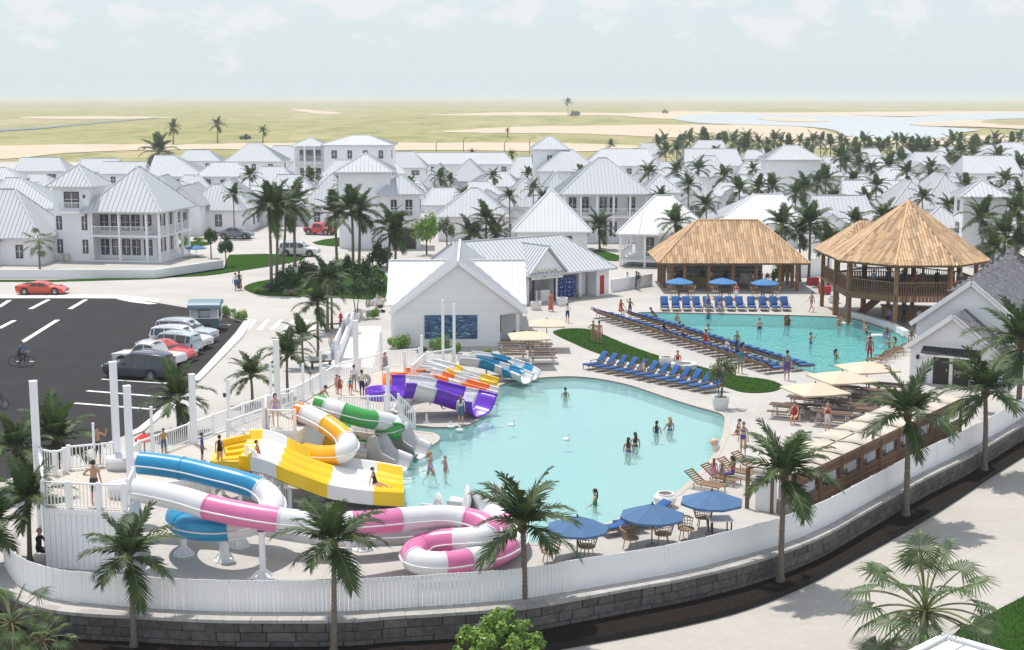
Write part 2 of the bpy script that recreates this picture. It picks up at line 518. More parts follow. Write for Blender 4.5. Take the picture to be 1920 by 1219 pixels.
# ------------------------------------------------------------ the setting
def nodes(name):
 m = bpy.data.materials.new(name)
 m.use_nodes = True
 t = m.node_tree
 def N(ty, **k):
  n = t.nodes.new(ty)
  for a, v in k.items():
   setattr(n, a, v)
  return n
 return m, t, N, t.nodes['Principled BSDF'], t.nodes['Material Output']
def noise(t, N, vec, scale, detail=5, rough=0.6):
 n = N('ShaderNodeTexNoise')
 n.inputs['Scale'].default_value = scale
 n.inputs['Detail'].default_value = detail
 n.inputs['Roughness'].default_value = rough
 t.links.new(vec, n.inputs['Vector'])
 return n.outputs[0]
def ramp(t, N, fac, stops):
 r = N('ShaderNodeValToRGB')
 e = r.color_ramp.elements
 while len(e) < len(stops):
  e.new(0.5)
 for q, (p, c) in zip(e, stops):
  q.position = p
  q.color = (*c, 1)
 t.links.new(fac, r.inputs[0])
 return r.outputs[0]
def concrete(name, c1, c2, tw, th, joint=0.12):
 m, t, N, b, o = nodes(name)
 g = N('ShaderNodeNewGeometry')
 big = noise(t, N, g.outputs['Position'], 0.16, 7, 0.62)
 col = ramp(t, N, big, [(0.32, c2), (0.5, tuple((a + d) / 2 for a, d in zip(c1, c2))), (0.68, c1)])
 fine = noise(t, N, g.outputs['Position'], 2.6, 6, 0.7)
 mx = N('ShaderNodeMix', data_type='RGBA', blend_type='MULTIPLY')
 mx.inputs[0].default_value = 0.55
 t.links.new(col, mx.inputs[6])
 t.links.new(ramp(t, N, fine, [(0.3, (0.83, 0.82, 0.81)), (0.62, (1, 1, 1))]), mx.inputs[7])
 br = N('ShaderNodeTexBrick')
 br.inputs['Scale'].default_value = 1.0
 br.inputs['Mortar Size'].default_value = 0.012
 br.inputs['Brick Width'].default_value = tw
 br.inputs['Row Height'].default_value = th
 br.inputs['Color1'].default_value = (1, 1, 1, 1)
 br.inputs['Color2'].default_value = (0.955, 0.955, 0.955, 1)
 br.inputs['Mortar'].default_value = (1 - joint * 2, 1 - joint * 2, 1 - joint * 2, 1)
 t.links.new(g.outputs['Position'], br.inputs['Vector'])
 m2 = N('ShaderNodeMix', data_type='RGBA', blend_type='MULTIPLY')
 m2.inputs[0].default_value = 1
 t.links.new(mx.outputs[2], m2.inputs[6])
 t.links.new(br.outputs[0], m2.inputs[7])
 t.links.new(m2.outputs[2], b.inputs['Base Color'])
 b.inputs['Roughness'].default_value = 0.85
 MATS[name] = m
 return m
plaza_m = concrete('plaza_concrete', (0.52, 0.495, 0.465), (0.44, 0.42, 0.392), 2.4, 1.2, 0.13)
road_m = concrete('road_concrete', (0.495, 0.465, 0.422), (0.425, 0.398, 0.358), 6.0, 5.0, 0.03)
walk_m = M('pale_sidewalk', (0.72, 0.71, 0.69), 0.8, var=0.08, vs=1.0)
copm = M('coping_stone', (0.45, 0.43, 0.41), 0.8, var=0.25, vs=3, rand=0.12, bump=0.2)
blockm = M('dark_basalt', (0.162, 0.15, 0.146), 0.9, var=0.5, vs=4.5, rand=0.25, bump=0.7, bs=14)
poolcop = M('pool_coping', (0.50, 0.45, 0.40), 0.75, var=0.15, vs=2)

# plain: dry grassland with sandy ground showing through
plain_m, t, N, b, o = nodes('dry_grassland')
g = N('ShaderNodeNewGeometry')
mpn = N('ShaderNodeMapping')
mpn.inputs['Scale'].default_value = (1, 0.28, 1)
t.links.new(g.outputs['Position'], mpn.inputs[0])
n_a = noise(t, N, mpn.outputs[0], 0.006, 7, 0.62)
n_b = noise(t, N, g.outputs['Position'], 0.10, 6, 0.7)
n_c = noise(t, N, mpn.outputs[0], 0.045, 5, 0.65)
ca = ramp(t, N, n_a, [(0.30, (0.33, 0.315, 0.145)), (0.5, (0.385, 0.35, 0.19)), (0.66, (0.47, 0.40, 0.27))])
m1 = N('ShaderNodeMix', data_type='RGBA', blend_type='MULTIPLY')
m1.inputs[0].default_value = 0.85
t.links.new(ca, m1.inputs[6])
t.links.new(ramp(t, N, n_b, [(0.36, (0.62, 0.68, 0.55)), (0.56, (1, 1, 1))]), m1.inputs[7])
m2 = N('ShaderNodeMix', data_type='RGBA', blend_type='MULTIPLY')
m2.inputs[0].default_value = 0.8
t.links.new(m1.outputs[2], m2.inputs[6])
t.links.new(ramp(t, N, n_c, [(0.36, (0.58, 0.66, 0.50)), (0.50, (0.9, 0.93, 0.85)), (0.62, (1.08, 1.0, 0.95))]), m2.inputs[7])
t.links.new(m2.outputs[2], b.inputs['Base Color'])
b.inputs['Roughness'].default_value = 1
b.inputs['Specular IOR Level'].default_value = 0
sand_m = M('pale_sand', (0.60, 0.50, 0.395), 0.95, col2=(0.50, 0.42, 0.31), vs=0.05, spec=0)
lake_m, t, N, b, o = nodes('lake_water')
b.inputs['Base Color'].default_value = (0.52, 0.57, 0.60, 1)
b.inputs['Roughness'].default_value = 0.12

WALL = [(-420, 900), (-300, 950), (-120, 1020), (-40, 1070), (0, 1100), (30, 1122), (80, 1140), (150, 1150), (260, 1156), (376, 1162), (480, 1164), (640, 1163), (740, 1156),
  (843, 1150), (977, 1139), (1084, 1121), (1187, 1102), (1290, 1083), (1400, 1056), (1480, 1030), (1550, 1000), (1626, 957), (1733, 897), (1814, 857),
  (1920, 795), (2060, 715), (2200, 640)]
FENCE = [(8, 1061), (34, 1097), (98, 1123), (177, 1133), (260, 1140), (376, 1146), (480, 1148), (640, 1147), (740, 1141), (843, 1134), (977, 1124), (1084, 1106),
   (1187, 1089), (1290, 1069), (1400, 1040), (1480, 1016), (1550, 986), (1626, 944), (1733, 884), (1814, 845), (1920, 783), (2010, 732)]
wallp = resample(smooth_path([G(x, y) for x, y in WALL], 6), 0.25)
fencep = resample(smooth_path([G(x, y) for x, y in FENCE], 6), 0.05)
MAIN_POOL = [(928, 738), (935, 724), (960, 716), (985, 712), (1020, 708), (1070, 706), (1120, 710), (1180, 722), (1240, 742), (1300, 761), (1340, 772), (1357, 780), (1359, 792), (1354, 820),
    (1340, 850), (1315, 880), (1290, 905), (1255, 932), (1200, 955), (1140, 980), (1080, 1003), (1040, 1015), (1005, 1019), (955, 1012), (900, 990), (850, 970), (790, 958), (748, 946),
    (738, 918), (744, 882), (780, 853), (818, 830), (824, 820), (812, 812), (780, 808), (762, 803), (780, 798), (815, 801), (850, 800), (882, 795), (902, 781), (914, 766), (925, 752)]
SWIM_POOL = [(1198, 586), (1300, 587), (1440, 590), (1560, 594), (1602, 599), (1645, 612), (1690, 628), (1706, 640), (1692, 654), (1645, 674), (1585, 697), (1545, 703), (1510, 696), (1440, 674),
    (1360, 645), (1280, 613), (1220, 594)]
pool_a = smooth_path([G(x, y) for x, y in MAIN_POOL], 4, True)
pool_b = smooth_path([G(x, y) for x, y in SWIM_POOL], 4, True)
def tess(loops, z):
 pts = [p for L in loops for p in L]
 tri = geometry.tessellate_polygon([[V((p[0], p[1], 0)) for p in L] for L in loops])
 fs = []
 for a_, b_, c_ in tri:
  A, B, C = [V((pts[i][0], pts[i][1], 0)) for i in (a_, b_, c_)]
  fs.append((a_, b_, c_) if (B - A).cross(C - A).z > 0 else (a_, c_, b_))
 return [(p[0], p[1], z) for p in pts], fs
YV = 405.0                                       # far edge of the village paving
wl = [p for p in wallp]
outer = [(p.x, p.y) for p in wl] + [(140, 120), (190, YV), (-190, YV), (-110, 120), (wl[0].x - 12, wl[0].y + 6)]
v, f = tess([outer, pool_a, pool_b], 0.0)
struct(MB().add(v, f).obj('village_paving', plaza_m))
# the plain to the horizon and the street outside the wall
mb = MB()
xs, ys = [-17000, -2500, -700, -260, 260, 700, 2500, 17000], [90, 240, YV, 700, 1500, 4000, 28000]
vs = [(x * (1 if y > 300 else 0.9), y, -0.08) for y in ys for x in xs]
nx = len(xs)
fs = [(j * nx + i, j * nx + i + 1, (j + 1) * nx + i + 1, (j + 1) * nx + i) for j in range(len(ys) - 1) for i in range(nx - 1)
  if not (j < 2 and i in (2, 3, 4))]
struct(MB().add(vs, fs).obj('plain', plain_m))
ZR, ZS = -1.2, -0.94
low = [(p.x, p.y + 0.4) for p in wl]
v, f = tess([low + [(low[-1][0] + 160, low[-1][1] + 40), (260, -80), (-260, -80), (-260, low[0][1] + 30)]], ZR)
struct(MB().add(v, f).obj('street', road_m))
# planting strip of bare soil at the foot of the wall
SOIL = [(-420, 1010), (-120, 1130), (40, 1225), (200, 1240), (480, 1250), (740, 1246), (900, 1232), (1015, 1212), (1187, 1181), (1290, 1160), (1393, 1134), (1498, 1094), (1588, 1047), (1739, 964), (1920, 848), (2100, 745)]
so = resample(smooth_path([G(x, y, ZS) for x, y in SOIL], 6), 0.3)
inn = [p for p in wl if p.x < so[-1].x + 2]
poly = [(p.x, p.y) for p in so] + [(p.x, p.y + 0.15) for p in reversed(inn)]
mb = MB()
v, f = tess([poly], ZS)
mb.add(v, f)
for a_, b_ in zip(so, so[1:]):
 mb.add([a_, b_, (b_.x, b_.y, ZR - 0.05), (a_.x, a_.y, ZR - 0.05)], [(3, 2, 1, 0)], 1)
struct(mb.obj('planting_strip', [soilm, M('black_kerb', (0.018, 0.017, 0.017), 0.9)]))

# retaining wall of basalt blocks, with coping slabs
rw = thing('retaining_wall', 'curved retaining wall of dark basalt blocks below the white board fence', 'wall', wl[0])
core = MB()
pl = [p for p in wl]
for a_, b_ in zip(pl, pl[1:]):
 n = V((b_.y - a_.y, -(b_.x - a_.x), 0)).normalized()
 A, B = a_ - n * 0.13, b_ - n * 0.13
 core.add([(A.x, A.y, -1.5), (B.x, B.y, -1.5), (B.x, B.y, -0.1), (A.x, A.y, -0.1)], [(0, 1, 2, 3)])
for i in range(len(core.v)):
 core.v[i] = tuple(V(core.v[i]) - wl[0])
core.obj('mortar_core', M('mortar_dark', (0.05, 0.05, 0.052), 0.95), rw)
bl = [unit_block('basalt_block', blockm, 0.018, s, 0.035) for s in range(5)]
cp = [unit_block('coping_slab', copm, 0.012, s + 9, 0.05) for s in range(3)]
acc = [0.0]
for a_, b_ in zip(pl, pl[1:]):
 acc.append(acc[-1] + (b_ - a_).length)
def along(path, ac, s):
 lo, hi = 0, len(ac) - 1
 while hi - lo > 1:
  m_ = (lo + hi) // 2
  if ac[m_] <= s:
   lo = m_
  else:
   hi = m_
 k = (s - ac[lo]) / max(1e-6, ac[hi] - ac[lo])
 t_ = (path[hi] - path[lo]).normalized()
 return path[lo].lerp(path[hi], k), t_
s0 = next(i for i, p in enumerate(pl) if PROJ(p)[0] > -30)
s1 = next(i for i, p in enumerate(pl) if PROJ(p)[0] > 1950)
for row in range(3):
 s = acc[s0] + row * 0.3
 while s < acc[s1]:
  L = rnd.uniform(0.55, 1.25)
  p, t_ = along(pl, acc, s + L / 2)
  n = V((t_.y, -t_.x, 0))
  h = (1.12 - 0.09) / 3
  z = -0.09 - h * (row + 0.5)
  q = p - n * (0.16 + rnd.uniform(-0.012, 0.012)) - wl[0]
  put('block', rnd.choice(bl), rw, (q.x, q.y, z), (rnd.uniform(-.01, .01), 0, math.atan2(t_.y, t_.x)), (L - 0.022, 0.34, h - 0.02))
  s += L
s = acc[s0]
while s < acc[s1]:
 L = rnd.uniform(0.8, 1.0)
 p, t_ = along(pl, acc, s + L / 2)
 n = V((t_.y, -t_.x, 0))
 wid = 0.42
 q = p - n * (wid / 2 - 0.06) - wl[0]
 put('coping_slab', rnd.choice(cp), rw, (q.x, q.y, -0.025), (0, 0, math.atan2(t_.y, t_.x)), (L - 0.012, wid, 0.13))
 s += L

# white board fence on the wall: boards on the near curve, wide panels towards the right
fe = thing('board_fence', 'long white painted board fence curving along the top of the stone wall', 'fence', fencep[0])
fa = [0.0]
for a_, b_ in zip(fencep, fencep[1:]):
 fa.append(fa[-1] + (b_ - a_).length)
FH = 1.16
bmesh_board = [unit_block('fence_board', white, 0.004, s + 3, 0.02) for s in range(3)]
sp = fa[next(i for i, p in enumerate(fencep) if PROJ(p)[0] > 1065)]
s = 0.0
while s < sp:
 L = 0.155
 p, t_ = along(fencep, fa, s + L / 2)
 n = V((t_.y, -t_.x, 0))
 q = p + n * rnd.uniform(-0.012, 0.012) - fencep[0]
 h = FH + rnd.uniform(-0.008, 0.008)
 put('board', rnd.choice(bmesh_board), fe, (q.x, q.y, h / 2 + 0.02), (rnd.uniform(-.008, .008), 0, math.atan2(t_.y, t_.x)), (L - rnd.uniform(0.008, 0.02), 0.03, h))
 s += L
while s < fa[-1] - 2:
 L = 2.05
 p, t_ = along(fencep, fa, s + L / 2)
 q = p - fencep[0]
 put('panel', bmesh_board[0], fe, (q.x, q.y, FH / 2 + 0.02), (0, 0, math.atan2(t_.y, t_.x)), (L - 0.018, 0.03, FH))
 s += L
s = 0.0
rail = MB()
while s < fa[-1] - 2.1:
 p, t_ = along(fencep, fa, s)
 p2, t2 = along(fencep, fa, s + 2.05)
 n = V((t_.y, -t_.x, 0))
 q = p - n * 0.09 - fencep[0]
 put('post', bmesh_board[1], fe, (q.x, q.y, FH / 2), (0, 0, math.atan2(t_.y, t_.x)), (0.09, 0.09, FH - 0.06))
 for zz in (0.3, 0.9):
  rail.bar((q.x, q.y, zz), tuple((p2 - V((t2.y, -t2.x, 0)) * 0.09 - fencep[0])[:2]) + (zz,), 0.05, 0.08)
 s += 2.05
rail.obj('rail', white, fe)

# ------------------------------------------------------------ pools
def pool_water(name, tint, bumpd, scale, rough=0.03, milk=(0.5, 0.8, 0.8), mk_=0.3):
 m, t, N, b, o = nodes(name)
 t.nodes.remove(b)
 tr = N('ShaderNodeBsdfTransparent')
 tr.inputs[0].default_value = (*tint, 1)
 gl = N('ShaderNodeBsdfGlossy')
 gl.inputs['Roughness'].default_value = rough
 gl.inputs[0].default_value = (0.9, 0.97, 1, 1)
 fr = N('ShaderNodeFresnel')
 fr.inputs[0].default_value = 1.33
 g = N('ShaderNodeNewGeometry')
 bp = N('ShaderNodeBump')
 bp.inputs['Strength'].default_value = 1.0
 bp.inputs['Distance'].default_value = bumpd
 t.links.new(noise(t, N, g.outputs['Position'], scale, 4, 0.55), bp.inputs['Height'])
 t.links.new(bp.outputs[0], gl.inputs['Normal'])
 t.links.new(bp.outputs[0], fr.inputs['Normal'])
 ms = N('ShaderNodeMixShader')
 t.links.new(fr.outputs[0], ms.inputs[0])
 df = N('ShaderNodeBsdfDiffuse')
 df.inputs[0].default_value = (*milk, 1)
 m0 = N('ShaderNodeMixShader')
 m0.inputs[0].default_value = mk_
 t.links.new(tr.outputs[0], m0.inputs[1])
 t.links.new(df.outputs[0], m0.inputs[2])
 t.links.new(m0.outputs[0], ms.inputs[1])
 t.links.new(gl.outputs[0], ms.inputs[2])
 t.links.new(ms.outputs[0], o.inputs[0])
 return m
def offset(loop, d):
 n = len(loop)
 outp = []
 a = sum(loop[i].x * loop[(i + 1) % n].y - loop[(i + 1) % n].x * loop[i].y for i in range(n))
 sg = 1 if a > 0 else -1
 for i in range(n):
  t_ = (loop[(i + 1) % n] - loop[i - 1]).normalized()
  outp.append(loop[i] + V((t_.y, -t_.x, 0)) * d * sg)
 return outp
def make_pool(nm, loop, zf, zw, floor_m, wall_m, water_m, copw):
 n = len(loop)
 v, f = tess([loop], zf)
 struct(MB().add(v, f).obj(nm + '_floor', floor_m))
 mb = MB()
 vs = [(p.x, p.y, z) for z in (zf, zw + 0.03, 0.0) for p in loop]
 fs = [(r * n + i, r * n + (i + 1) % n, (r + 1) * n + (i + 1) % n, (r + 1) * n + i) for r in (0, 1) for i in range(n)]
 mb.add(vs, fs)
 mb.m = [0] * n + [1] * n
 struct(mb.obj(nm + '_wall', [wall_m, M('waterline_tile', (0.46, 0.45, 0.43), 0.6)]))
 v, f = tess([loop], zw)
 struct(MB().add(v, f).obj(nm + '_water', water_m))
 a_, b_ = offset(loop, -0.02), offset(loop, copw)
 rings = [(a_, -0.03), (a_, 0.018), (b_, 0.018), (b_, -0.02)]
 vs = [(p.x, p.y, z) for L, z in rings for p in L]
 fs = [(r * n + i, r * n + (i + 1) % n, (r + 1) * n + (i + 1) % n, (r + 1) * n + i) for r in range(3) for i in range(n)]
 mb = MB().add(vs, fs)
 mb.m = [1] * n + [0] * (2 * n)
 struct(mb.obj(nm + '_coping', [poolcop, M('coping_edge', (0.10, 0.085, 0.075), 0.7)]))
make_pool('slide_pool', pool_a, -0.76, -0.14, M('pool_plaster_pale', (0.80, 0.86, 0.85), 0.8, var=0.05, vs=0.3),
   M('pool_wall_aqua', (0.50, 0.76, 0.76), 0.7, var=0.1, vs=1.2), pool_water('pale_pool_water', (0.69, 0.915, 0.895), 0.03, 1.6, 0.03, (0.32, 0.545, 0.53), 0.42), 0.30)
make_pool('swim_pool', pool_b, -1.05, -0.12, M('pool_tile_turquoise', (0.40, 0.74, 0.73), 0.7, col2=(0.56, 0.86, 0.83), vs=0.7),
   M('pool_wall_pale', (0.55, 0.80, 0.79), 0.7), pool_water('turquoise_pool_water', (0.55, 0.94, 0.93), 0.25, 2.2, 0.05, (0.16, 0.52, 0.52), 0.45), 0.34)

# ------------------------------------------------------------ roads, lawns, car park
def sheet(nm, pts, z, mat, smooth=0, thick=0.0):
 P = [G(x, y) for x, y in pts]
 if smooth:
  P = smooth_path(P, smooth, True)
 mb = MB()
 if thick:
  mb.prism([(p.x, p.y) for p in P], z - thick, z, bottom=False)
 else:
  v, f = tess([P], z)
  mb.add(v, f)
 return struct(mb.obj(nm, mat))
LOT = [(-500, 560), (-100, 560), (60, 559.5), (160, 559.5), (215, 560), (290, 567), (352, 577.5), (410, 587), (437, 598), (455, 605), (440, 625), (404, 665), (370, 702), (330, 742), (290, 778), (258, 806), (238, 815), (150, 850), (-100, 940), (-600, 900)]
sheet('car_park', LOT, 0.006, asph)
sheet('kerb_walk', [(-400, 553), (160, 553), (215, 553.5), (297, 560.5), (297, 567), (215, 559), (160, 558.5), (-400, 558.5)], 0.02, walk_m, thick=0.05)
sheet('kerb_walk', [(411, 584), (458, 603), (443, 627), (372, 703), (289, 781), (300, 784), (384, 706), (456, 632), (472, 602), (420, 581)], 0.12, walk_m, thick=0.15)
sheet('kerb_walk', [(236, 816), (258, 806), (289, 781), (300, 784), (268, 811), (240, 822)], 0.10, walk_m, thick=0.13)
def line(nm, a_, b_, w, z=0.012):
 A, B = G(*a_), G(*b_)
 n = (B - A).normalized()
 n = V((n.y, -n.x, 0)) * w / 2
 return struct(MB().add([(*(A + n)[:2], z), (*(B + n)[:2], z), (*(B - n)[:2], z), (*(A - n)[:2], z)], [(0, 1, 2, 3)]).obj(nm, paintw))
for a_, b_ in [((-2, 576), (18, 563)), ((57, 579.5), (91, 562)), ((131, 579.5), (161, 562)), ((-2, 616), (27, 601)), ((41, 642), (108, 600)),
    ((191, 711), (312, 719)), ((163, 733), (312, 745)), ((138, 756), (292, 768))]:
 line('parking_line', a_, b_, 0.42 if a_[1] < 650 else 0.30)
sheet('arrow_marking', [(216, 560.5), (250, 563), (296, 569.5), (280, 570.8), (245, 566.5)], 0.014, paintw)
line('road_line', (-60, 540.5), (285, 540.5), 0.10)
for i in range(6):
 x = 462 + i * 24.5
 sheet('crossing_stripe', [(x - 6, 619), (x + 4, 619), (x + 20, 600), (x + 12, 600)], 0.012, paintw)
LAWN = [(1038, 622), (1065, 617), (1107, 619), (1144, 634), (1183, 650), (1235, 668), (1275, 678), (1327, 692), (1380, 705), (1440, 713), (1467, 724), (1455, 733), (1427, 737), (1393, 736), (1362, 727),
  (1320, 713), (1270, 701), (1222, 688), (1157, 674), (1107, 658), (1073, 643), (1045, 630)]
sheet('lawn', LAWN, 0.05, lawnm, 3, thick=0.06)
ISLAND = [(457, 541), (475, 531), (510, 524), (560, 512), (640, 508), (720, 510), (722, 560), (690, 562), (610, 558), (540, 556), (485, 553)]
sheet('planted_island', ISLAND, 0.06, lawnm, 3, thick=0.07)
sheet('verge', [(290, 521), (380, 518), (440, 510), (540, 494), (573, 484), (560, 478), (430, 478), (420, 503), (300, 516)], 0.03, lawnm, 2, thick=0.04)
sheet('verge', [(585, 455), (640, 445), (700, 446), (690, 462), (620, 462)], 0.03, lawnm, 2, thick=0.04)
sheet('verge', [(-100, 529), (100, 529), (300, 523.5), (420, 506), (425, 502), (300, 519), (100, 525), (-100, 525)], 0.03, lawnm, thick=0.04)
sheet('verge', [(335, 466), (380, 462), (400, 455), (345, 453)], 0.03, lawnm, 2, thick=0.04)
sheet('verge', [(1130, 470), (1180, 488), (1120, 488), (1110, 472)], 0.03, lawnm, 2, thick=0.04)
# pale walkway with low walls that leads up to the slide deck
sheet('walkway', [(650, 612), (715, 612), (700, 690), (632, 690)], 0.016, walk_m)
sheet('kerb_walk', [(651, 598), (662, 600), (628, 690), (600, 700), (612, 678)], 0.22, walk_m, thick=0.25)
mb = MB()
for pts in ([(662, 604), (632, 684)], [(652, 604), (617, 684)]):
 A, B = G(*pts[0]), G(*pts[1])
 mb.bar((A.x, A.y, 0.4), (B.x, B.y, 0.4), 0.14, 0.8)
tag(mb.obj('low_wall', wallw), 'pair of low white walls flanking the pale entry walkway', 'wall')
# far country: sand flats, lake and ditch
def blob(nm, pts, z, mat, jit=1.0, sub=7):
 P = smooth_path([V((x, y, 0)) for x, y in pts], sub, True)
 r = random.Random(len(pts) + int(pts[0][0]))
 L = [G(max(-900, p.x) + r.uniform(-3, 3) * jit, max(187.5, p.y + r.uniform(-0.5, 0.5) * jit)) for p in P]
 v, f = tess([L], z)
 return struct(MB().add(v, f).obj(nm, mat))
blob('sand_flat', [(-200, 275), (0, 274), (150, 271), (330, 271), (560, 268), (760, 268), (1000, 268), (1200, 274), (1100, 284), (800, 282), (600, 284), (400, 280), (150, 286), (0, 299), (-200, 300)], 0.1, sand_m)
blob('sand_flat', [(828, 247), (950, 239), (1100, 236), (1300, 234), (1480, 236), (1560, 250), (1600, 262), (1400, 265), (1250, 258), (1080, 251), (930, 250)], 0.12, sand_m)
blob('sand_flat', [(800, 216), (950, 211), (1060, 211), (1180, 212), (1280, 209), (1420, 211), (1640, 210), (1980, 209), (2000, 216), (1700, 219), (1400, 218), (1250, 223), (1150, 217), (1000, 217), (900, 217)], 0.14, sand_m, 0.5)
blob('sand_flat', [(40, 220), (160, 218), (330, 220), (230, 223), (90, 223)], 0.1, sand_m, 0.5)
blob('sand_flat', [(550, 204), (640, 212), (600, 214), (560, 208)], 0.1, sand_m, 0.3)
blob('sand_flat', [(1500, 262), (1700, 258), (1920, 252), (2050, 250), (2050, 290), (1800, 285), (1600, 280), (1480, 275)], 0.1, sand_m)
blob('lake', [(1262, 222), (1340, 214), (1440, 214), (1540, 217), (1700, 220), (1780, 214), (1960, 211), (2100, 212), (2100, 222), (1900, 223), (1800, 228), (1720, 235), (1830, 244), (1800, 250), (1740, 262), (1600, 258), (1560, 244), (1500, 238), (1380, 234), (1310, 231)], 0.3, lake_m, 0.7)
blob('sandbank', [(1420, 224), (1480, 222), (1556, 228), (1480, 229)], 0.45, sand_m, 0.4)
blob('sandbank', [(1600, 216), (1680, 214), (1760, 216), (1690, 219)], 0.45, sand_m, 0.4)
blob('sandbank', [(1705, 234), (1780, 228), (1900, 225), (2000, 226), (2000, 246), (1850, 240), (1760, 238)], 0.5, sand_m, 0.6)
blob('meadow', [(1840, 230), (1880, 225), (1990, 225), (1990, 235), (1900, 236)], 0.6, plain_m, 0.6)
blob('meadow', [(1300, 256), (1380, 248), (1420, 252), (1340, 262)], 0.4, plain_m, 0.6)
blob('drainage_ditch', [(-60, 246), (60, 240), (180, 230), (290, 221), (288, 222.2), (180, 232), (60, 243), (-60, 249.5)], 0.25, M('ditch_water', (0.07, 0.11, 0.13), 0.3), 0.1)

# ------------------------------------------------------------ buildings: roofs, walls, windows, porches
def clip_line(poly, u, v, o, s):
 hits = []
 n = len(poly)
 for i in range(n):
  a_, b_ = poly[i] - o, poly[(i + 1) % n] - o
  ua, ub = a_.dot(u) - s, b_.dot(u) - s
  if (ua < 0) != (ub < 0):
   k = ua / (ua - ub)
   hits.append(a_.dot(v) * (1 - k) + b_.dot(v) * k)
 return (min(hits), max(hits)) if len(hits) >= 2 else None
def plane_axes(poly):
 n = (poly[1] - poly[0]).cross(poly[2] - poly[1])
 n.normalize()
 if n.z < 0:
  n = -n
 u = V((0, 0, 1)).cross(n)
 u = u.normalized() if u.length > 1e-4 else V((1, 0, 0))
 return n, u, n.cross(u)
def ribs(mb, poly, step=0.6, w=0.05, h=0.05, mi=0):
 poly = [V(p) for p in poly]
 n, u, v = plane_axes(poly)
 o = poly[0]
 ss = [(p - o).dot(u) for p in poly]
 s = min(ss) + step * 0.5
 while s < max(ss):
  c = clip_line(poly, u, v, o, s)
  if c and c[1] - c[0] > 0.15:
   A, B = o + u * s + v * (c[0] + 0.01), o + u * s + v * (c[1] - 0.01)
   q = [A - u * w / 2, A + u * w / 2, B + u * w / 2, B - u * w / 2]
   t_ = [p + n * h for p in q]
   mb.add(q + t_, [(4, 5, 6, 7), (0, 4, 7, 3), (1, 2, 6, 5), (0, 1, 5, 4)], mi)
  s += step
def shingles(mb, poly, w, L, th, mi=0, r=None, round_=False):
 """overlapping shingles laid in columns down a roof plane, each a real tilted slip"""
 r = r or rnd
 poly = [V(p) for p in poly]
 n, u, v = plane_axes(poly)
 o = poly[0]
 if v.z > 0:
  v = -v                                    # v runs down the slope
  u = -u
 ss = [(p - o).dot(u) for p in poly]
 s = min(ss)
 while s < max(ss):
  c = clip_line(poly, u, v, o, min(s + w / 2, max(ss) - 0.01))
  if c:
   a = c[0]
   a0 = a - r.uniform(0, L)
   while a0 < c[1]:
    e = min(a0 + L * r.uniform(0.9, 1.1), c[1] + 0.03)
    st = max(a0, c[0])
    if e - st > 0.08:
     lo, hi = th * r.uniform(0.3, 0.7), th * r.uniform(1.0, 1.5)
     A, B = o + u * (s + 0.004) + v * st, o + u * (s + w - 0.008) + v * st
     C, D = o + u * (s + w - 0.008) + v * e, o + u * (s + 0.004) + v * e
     if round_:
      mA, mC = (A + B) / 2 + n * th * 1.7, (C + D) / 2 + n * th * 1.7
      q = [A + n * lo * .3, mA + n * lo * .3, B + n * lo * .3, D + n * hi * .45, mC + n * hi * .45, C + n * hi * .45, D - n * 0.01, mC, C - n * 0.01]
      mb.add(q, [(0, 3, 4, 1), (1, 4, 5, 2), (3, 6, 7, 4), (4, 7, 8, 5)], mi)
     else:
      q = [A + n * lo, B + n * lo, C + n * hi, D + n * hi, C - n * 0.01, D - n * 0.01]
      mb.add(q, [(0, 3, 2, 1), (3, 5, 4, 2)], mi)
    a0 = e
  s += w
def hip_planes(W_, D_, z, hr, xl, xr):
 a, b, c, d = V((-W_ / 2, -D_ / 2, z)), V((W_ / 2, -D_ / 2, z)), V((W_ / 2, D_ / 2, z)), V((-W_ / 2, D_ / 2, z))
 l, r_ = V((xl, 0, hr)), V((xr, 0, hr))
 if (r_ - l).length < 0.05:
  return [[a, b, l], [b, c, l], [c, d, l], [d, a, l]]
 return [[a, b, r_, l], [b, c, r_], [c, d, l, r_], [d, a, l]]
WCACHE = {}
def window_mesh(w, h, dark=True, mull=2):
 k = (round(w, 2), round(h, 2), dark, mull)
 if k not in WCACHE:
  fm = MB()
  t_ = 0.085
  for z in (t_ / 2, h - t_ / 2):
   fm.box((0, -0.035, z), (w, 0.07, t_))
  for x in (-w / 2 + t_ / 2, w / 2 - t_ / 2):
   fm.box((x, -0.034, h / 2), (t_, 0.068, h - 2 * t_))
  wm = MB()
  for x in ([0] if mull == 2 else [-w / 6, w / 6] if mull == 3 else []):
   fm.box((x, -0.03, h / 2), (0.05, 0.05, h - 2 * t_), 0, 1)
  if h > 0.9:
   fm.box((0, -0.028, h * 0.52), (w - 2 * t_, 0.045, 0.05), 0, 1)
  pn = MB().box((0, -0.012, h / 2), (w - 2 * t_, 0.02, h - 2 * t_))
  WCACHE[k] = (fm.mesh('window', [frame_dark if dark else trimw, trimw]), pn.mesh('pane', glass))
 return WCACHE[k]
def window(par, x, y, z, w, h, ang=0.0, dark=True, mull=2):
 fm, pn = window_mesh(w, h, dark, mull)
 o = put('window', fm, par, (x, y, z), (0, 0, ang))
 put('pane', pn, o)
 return o
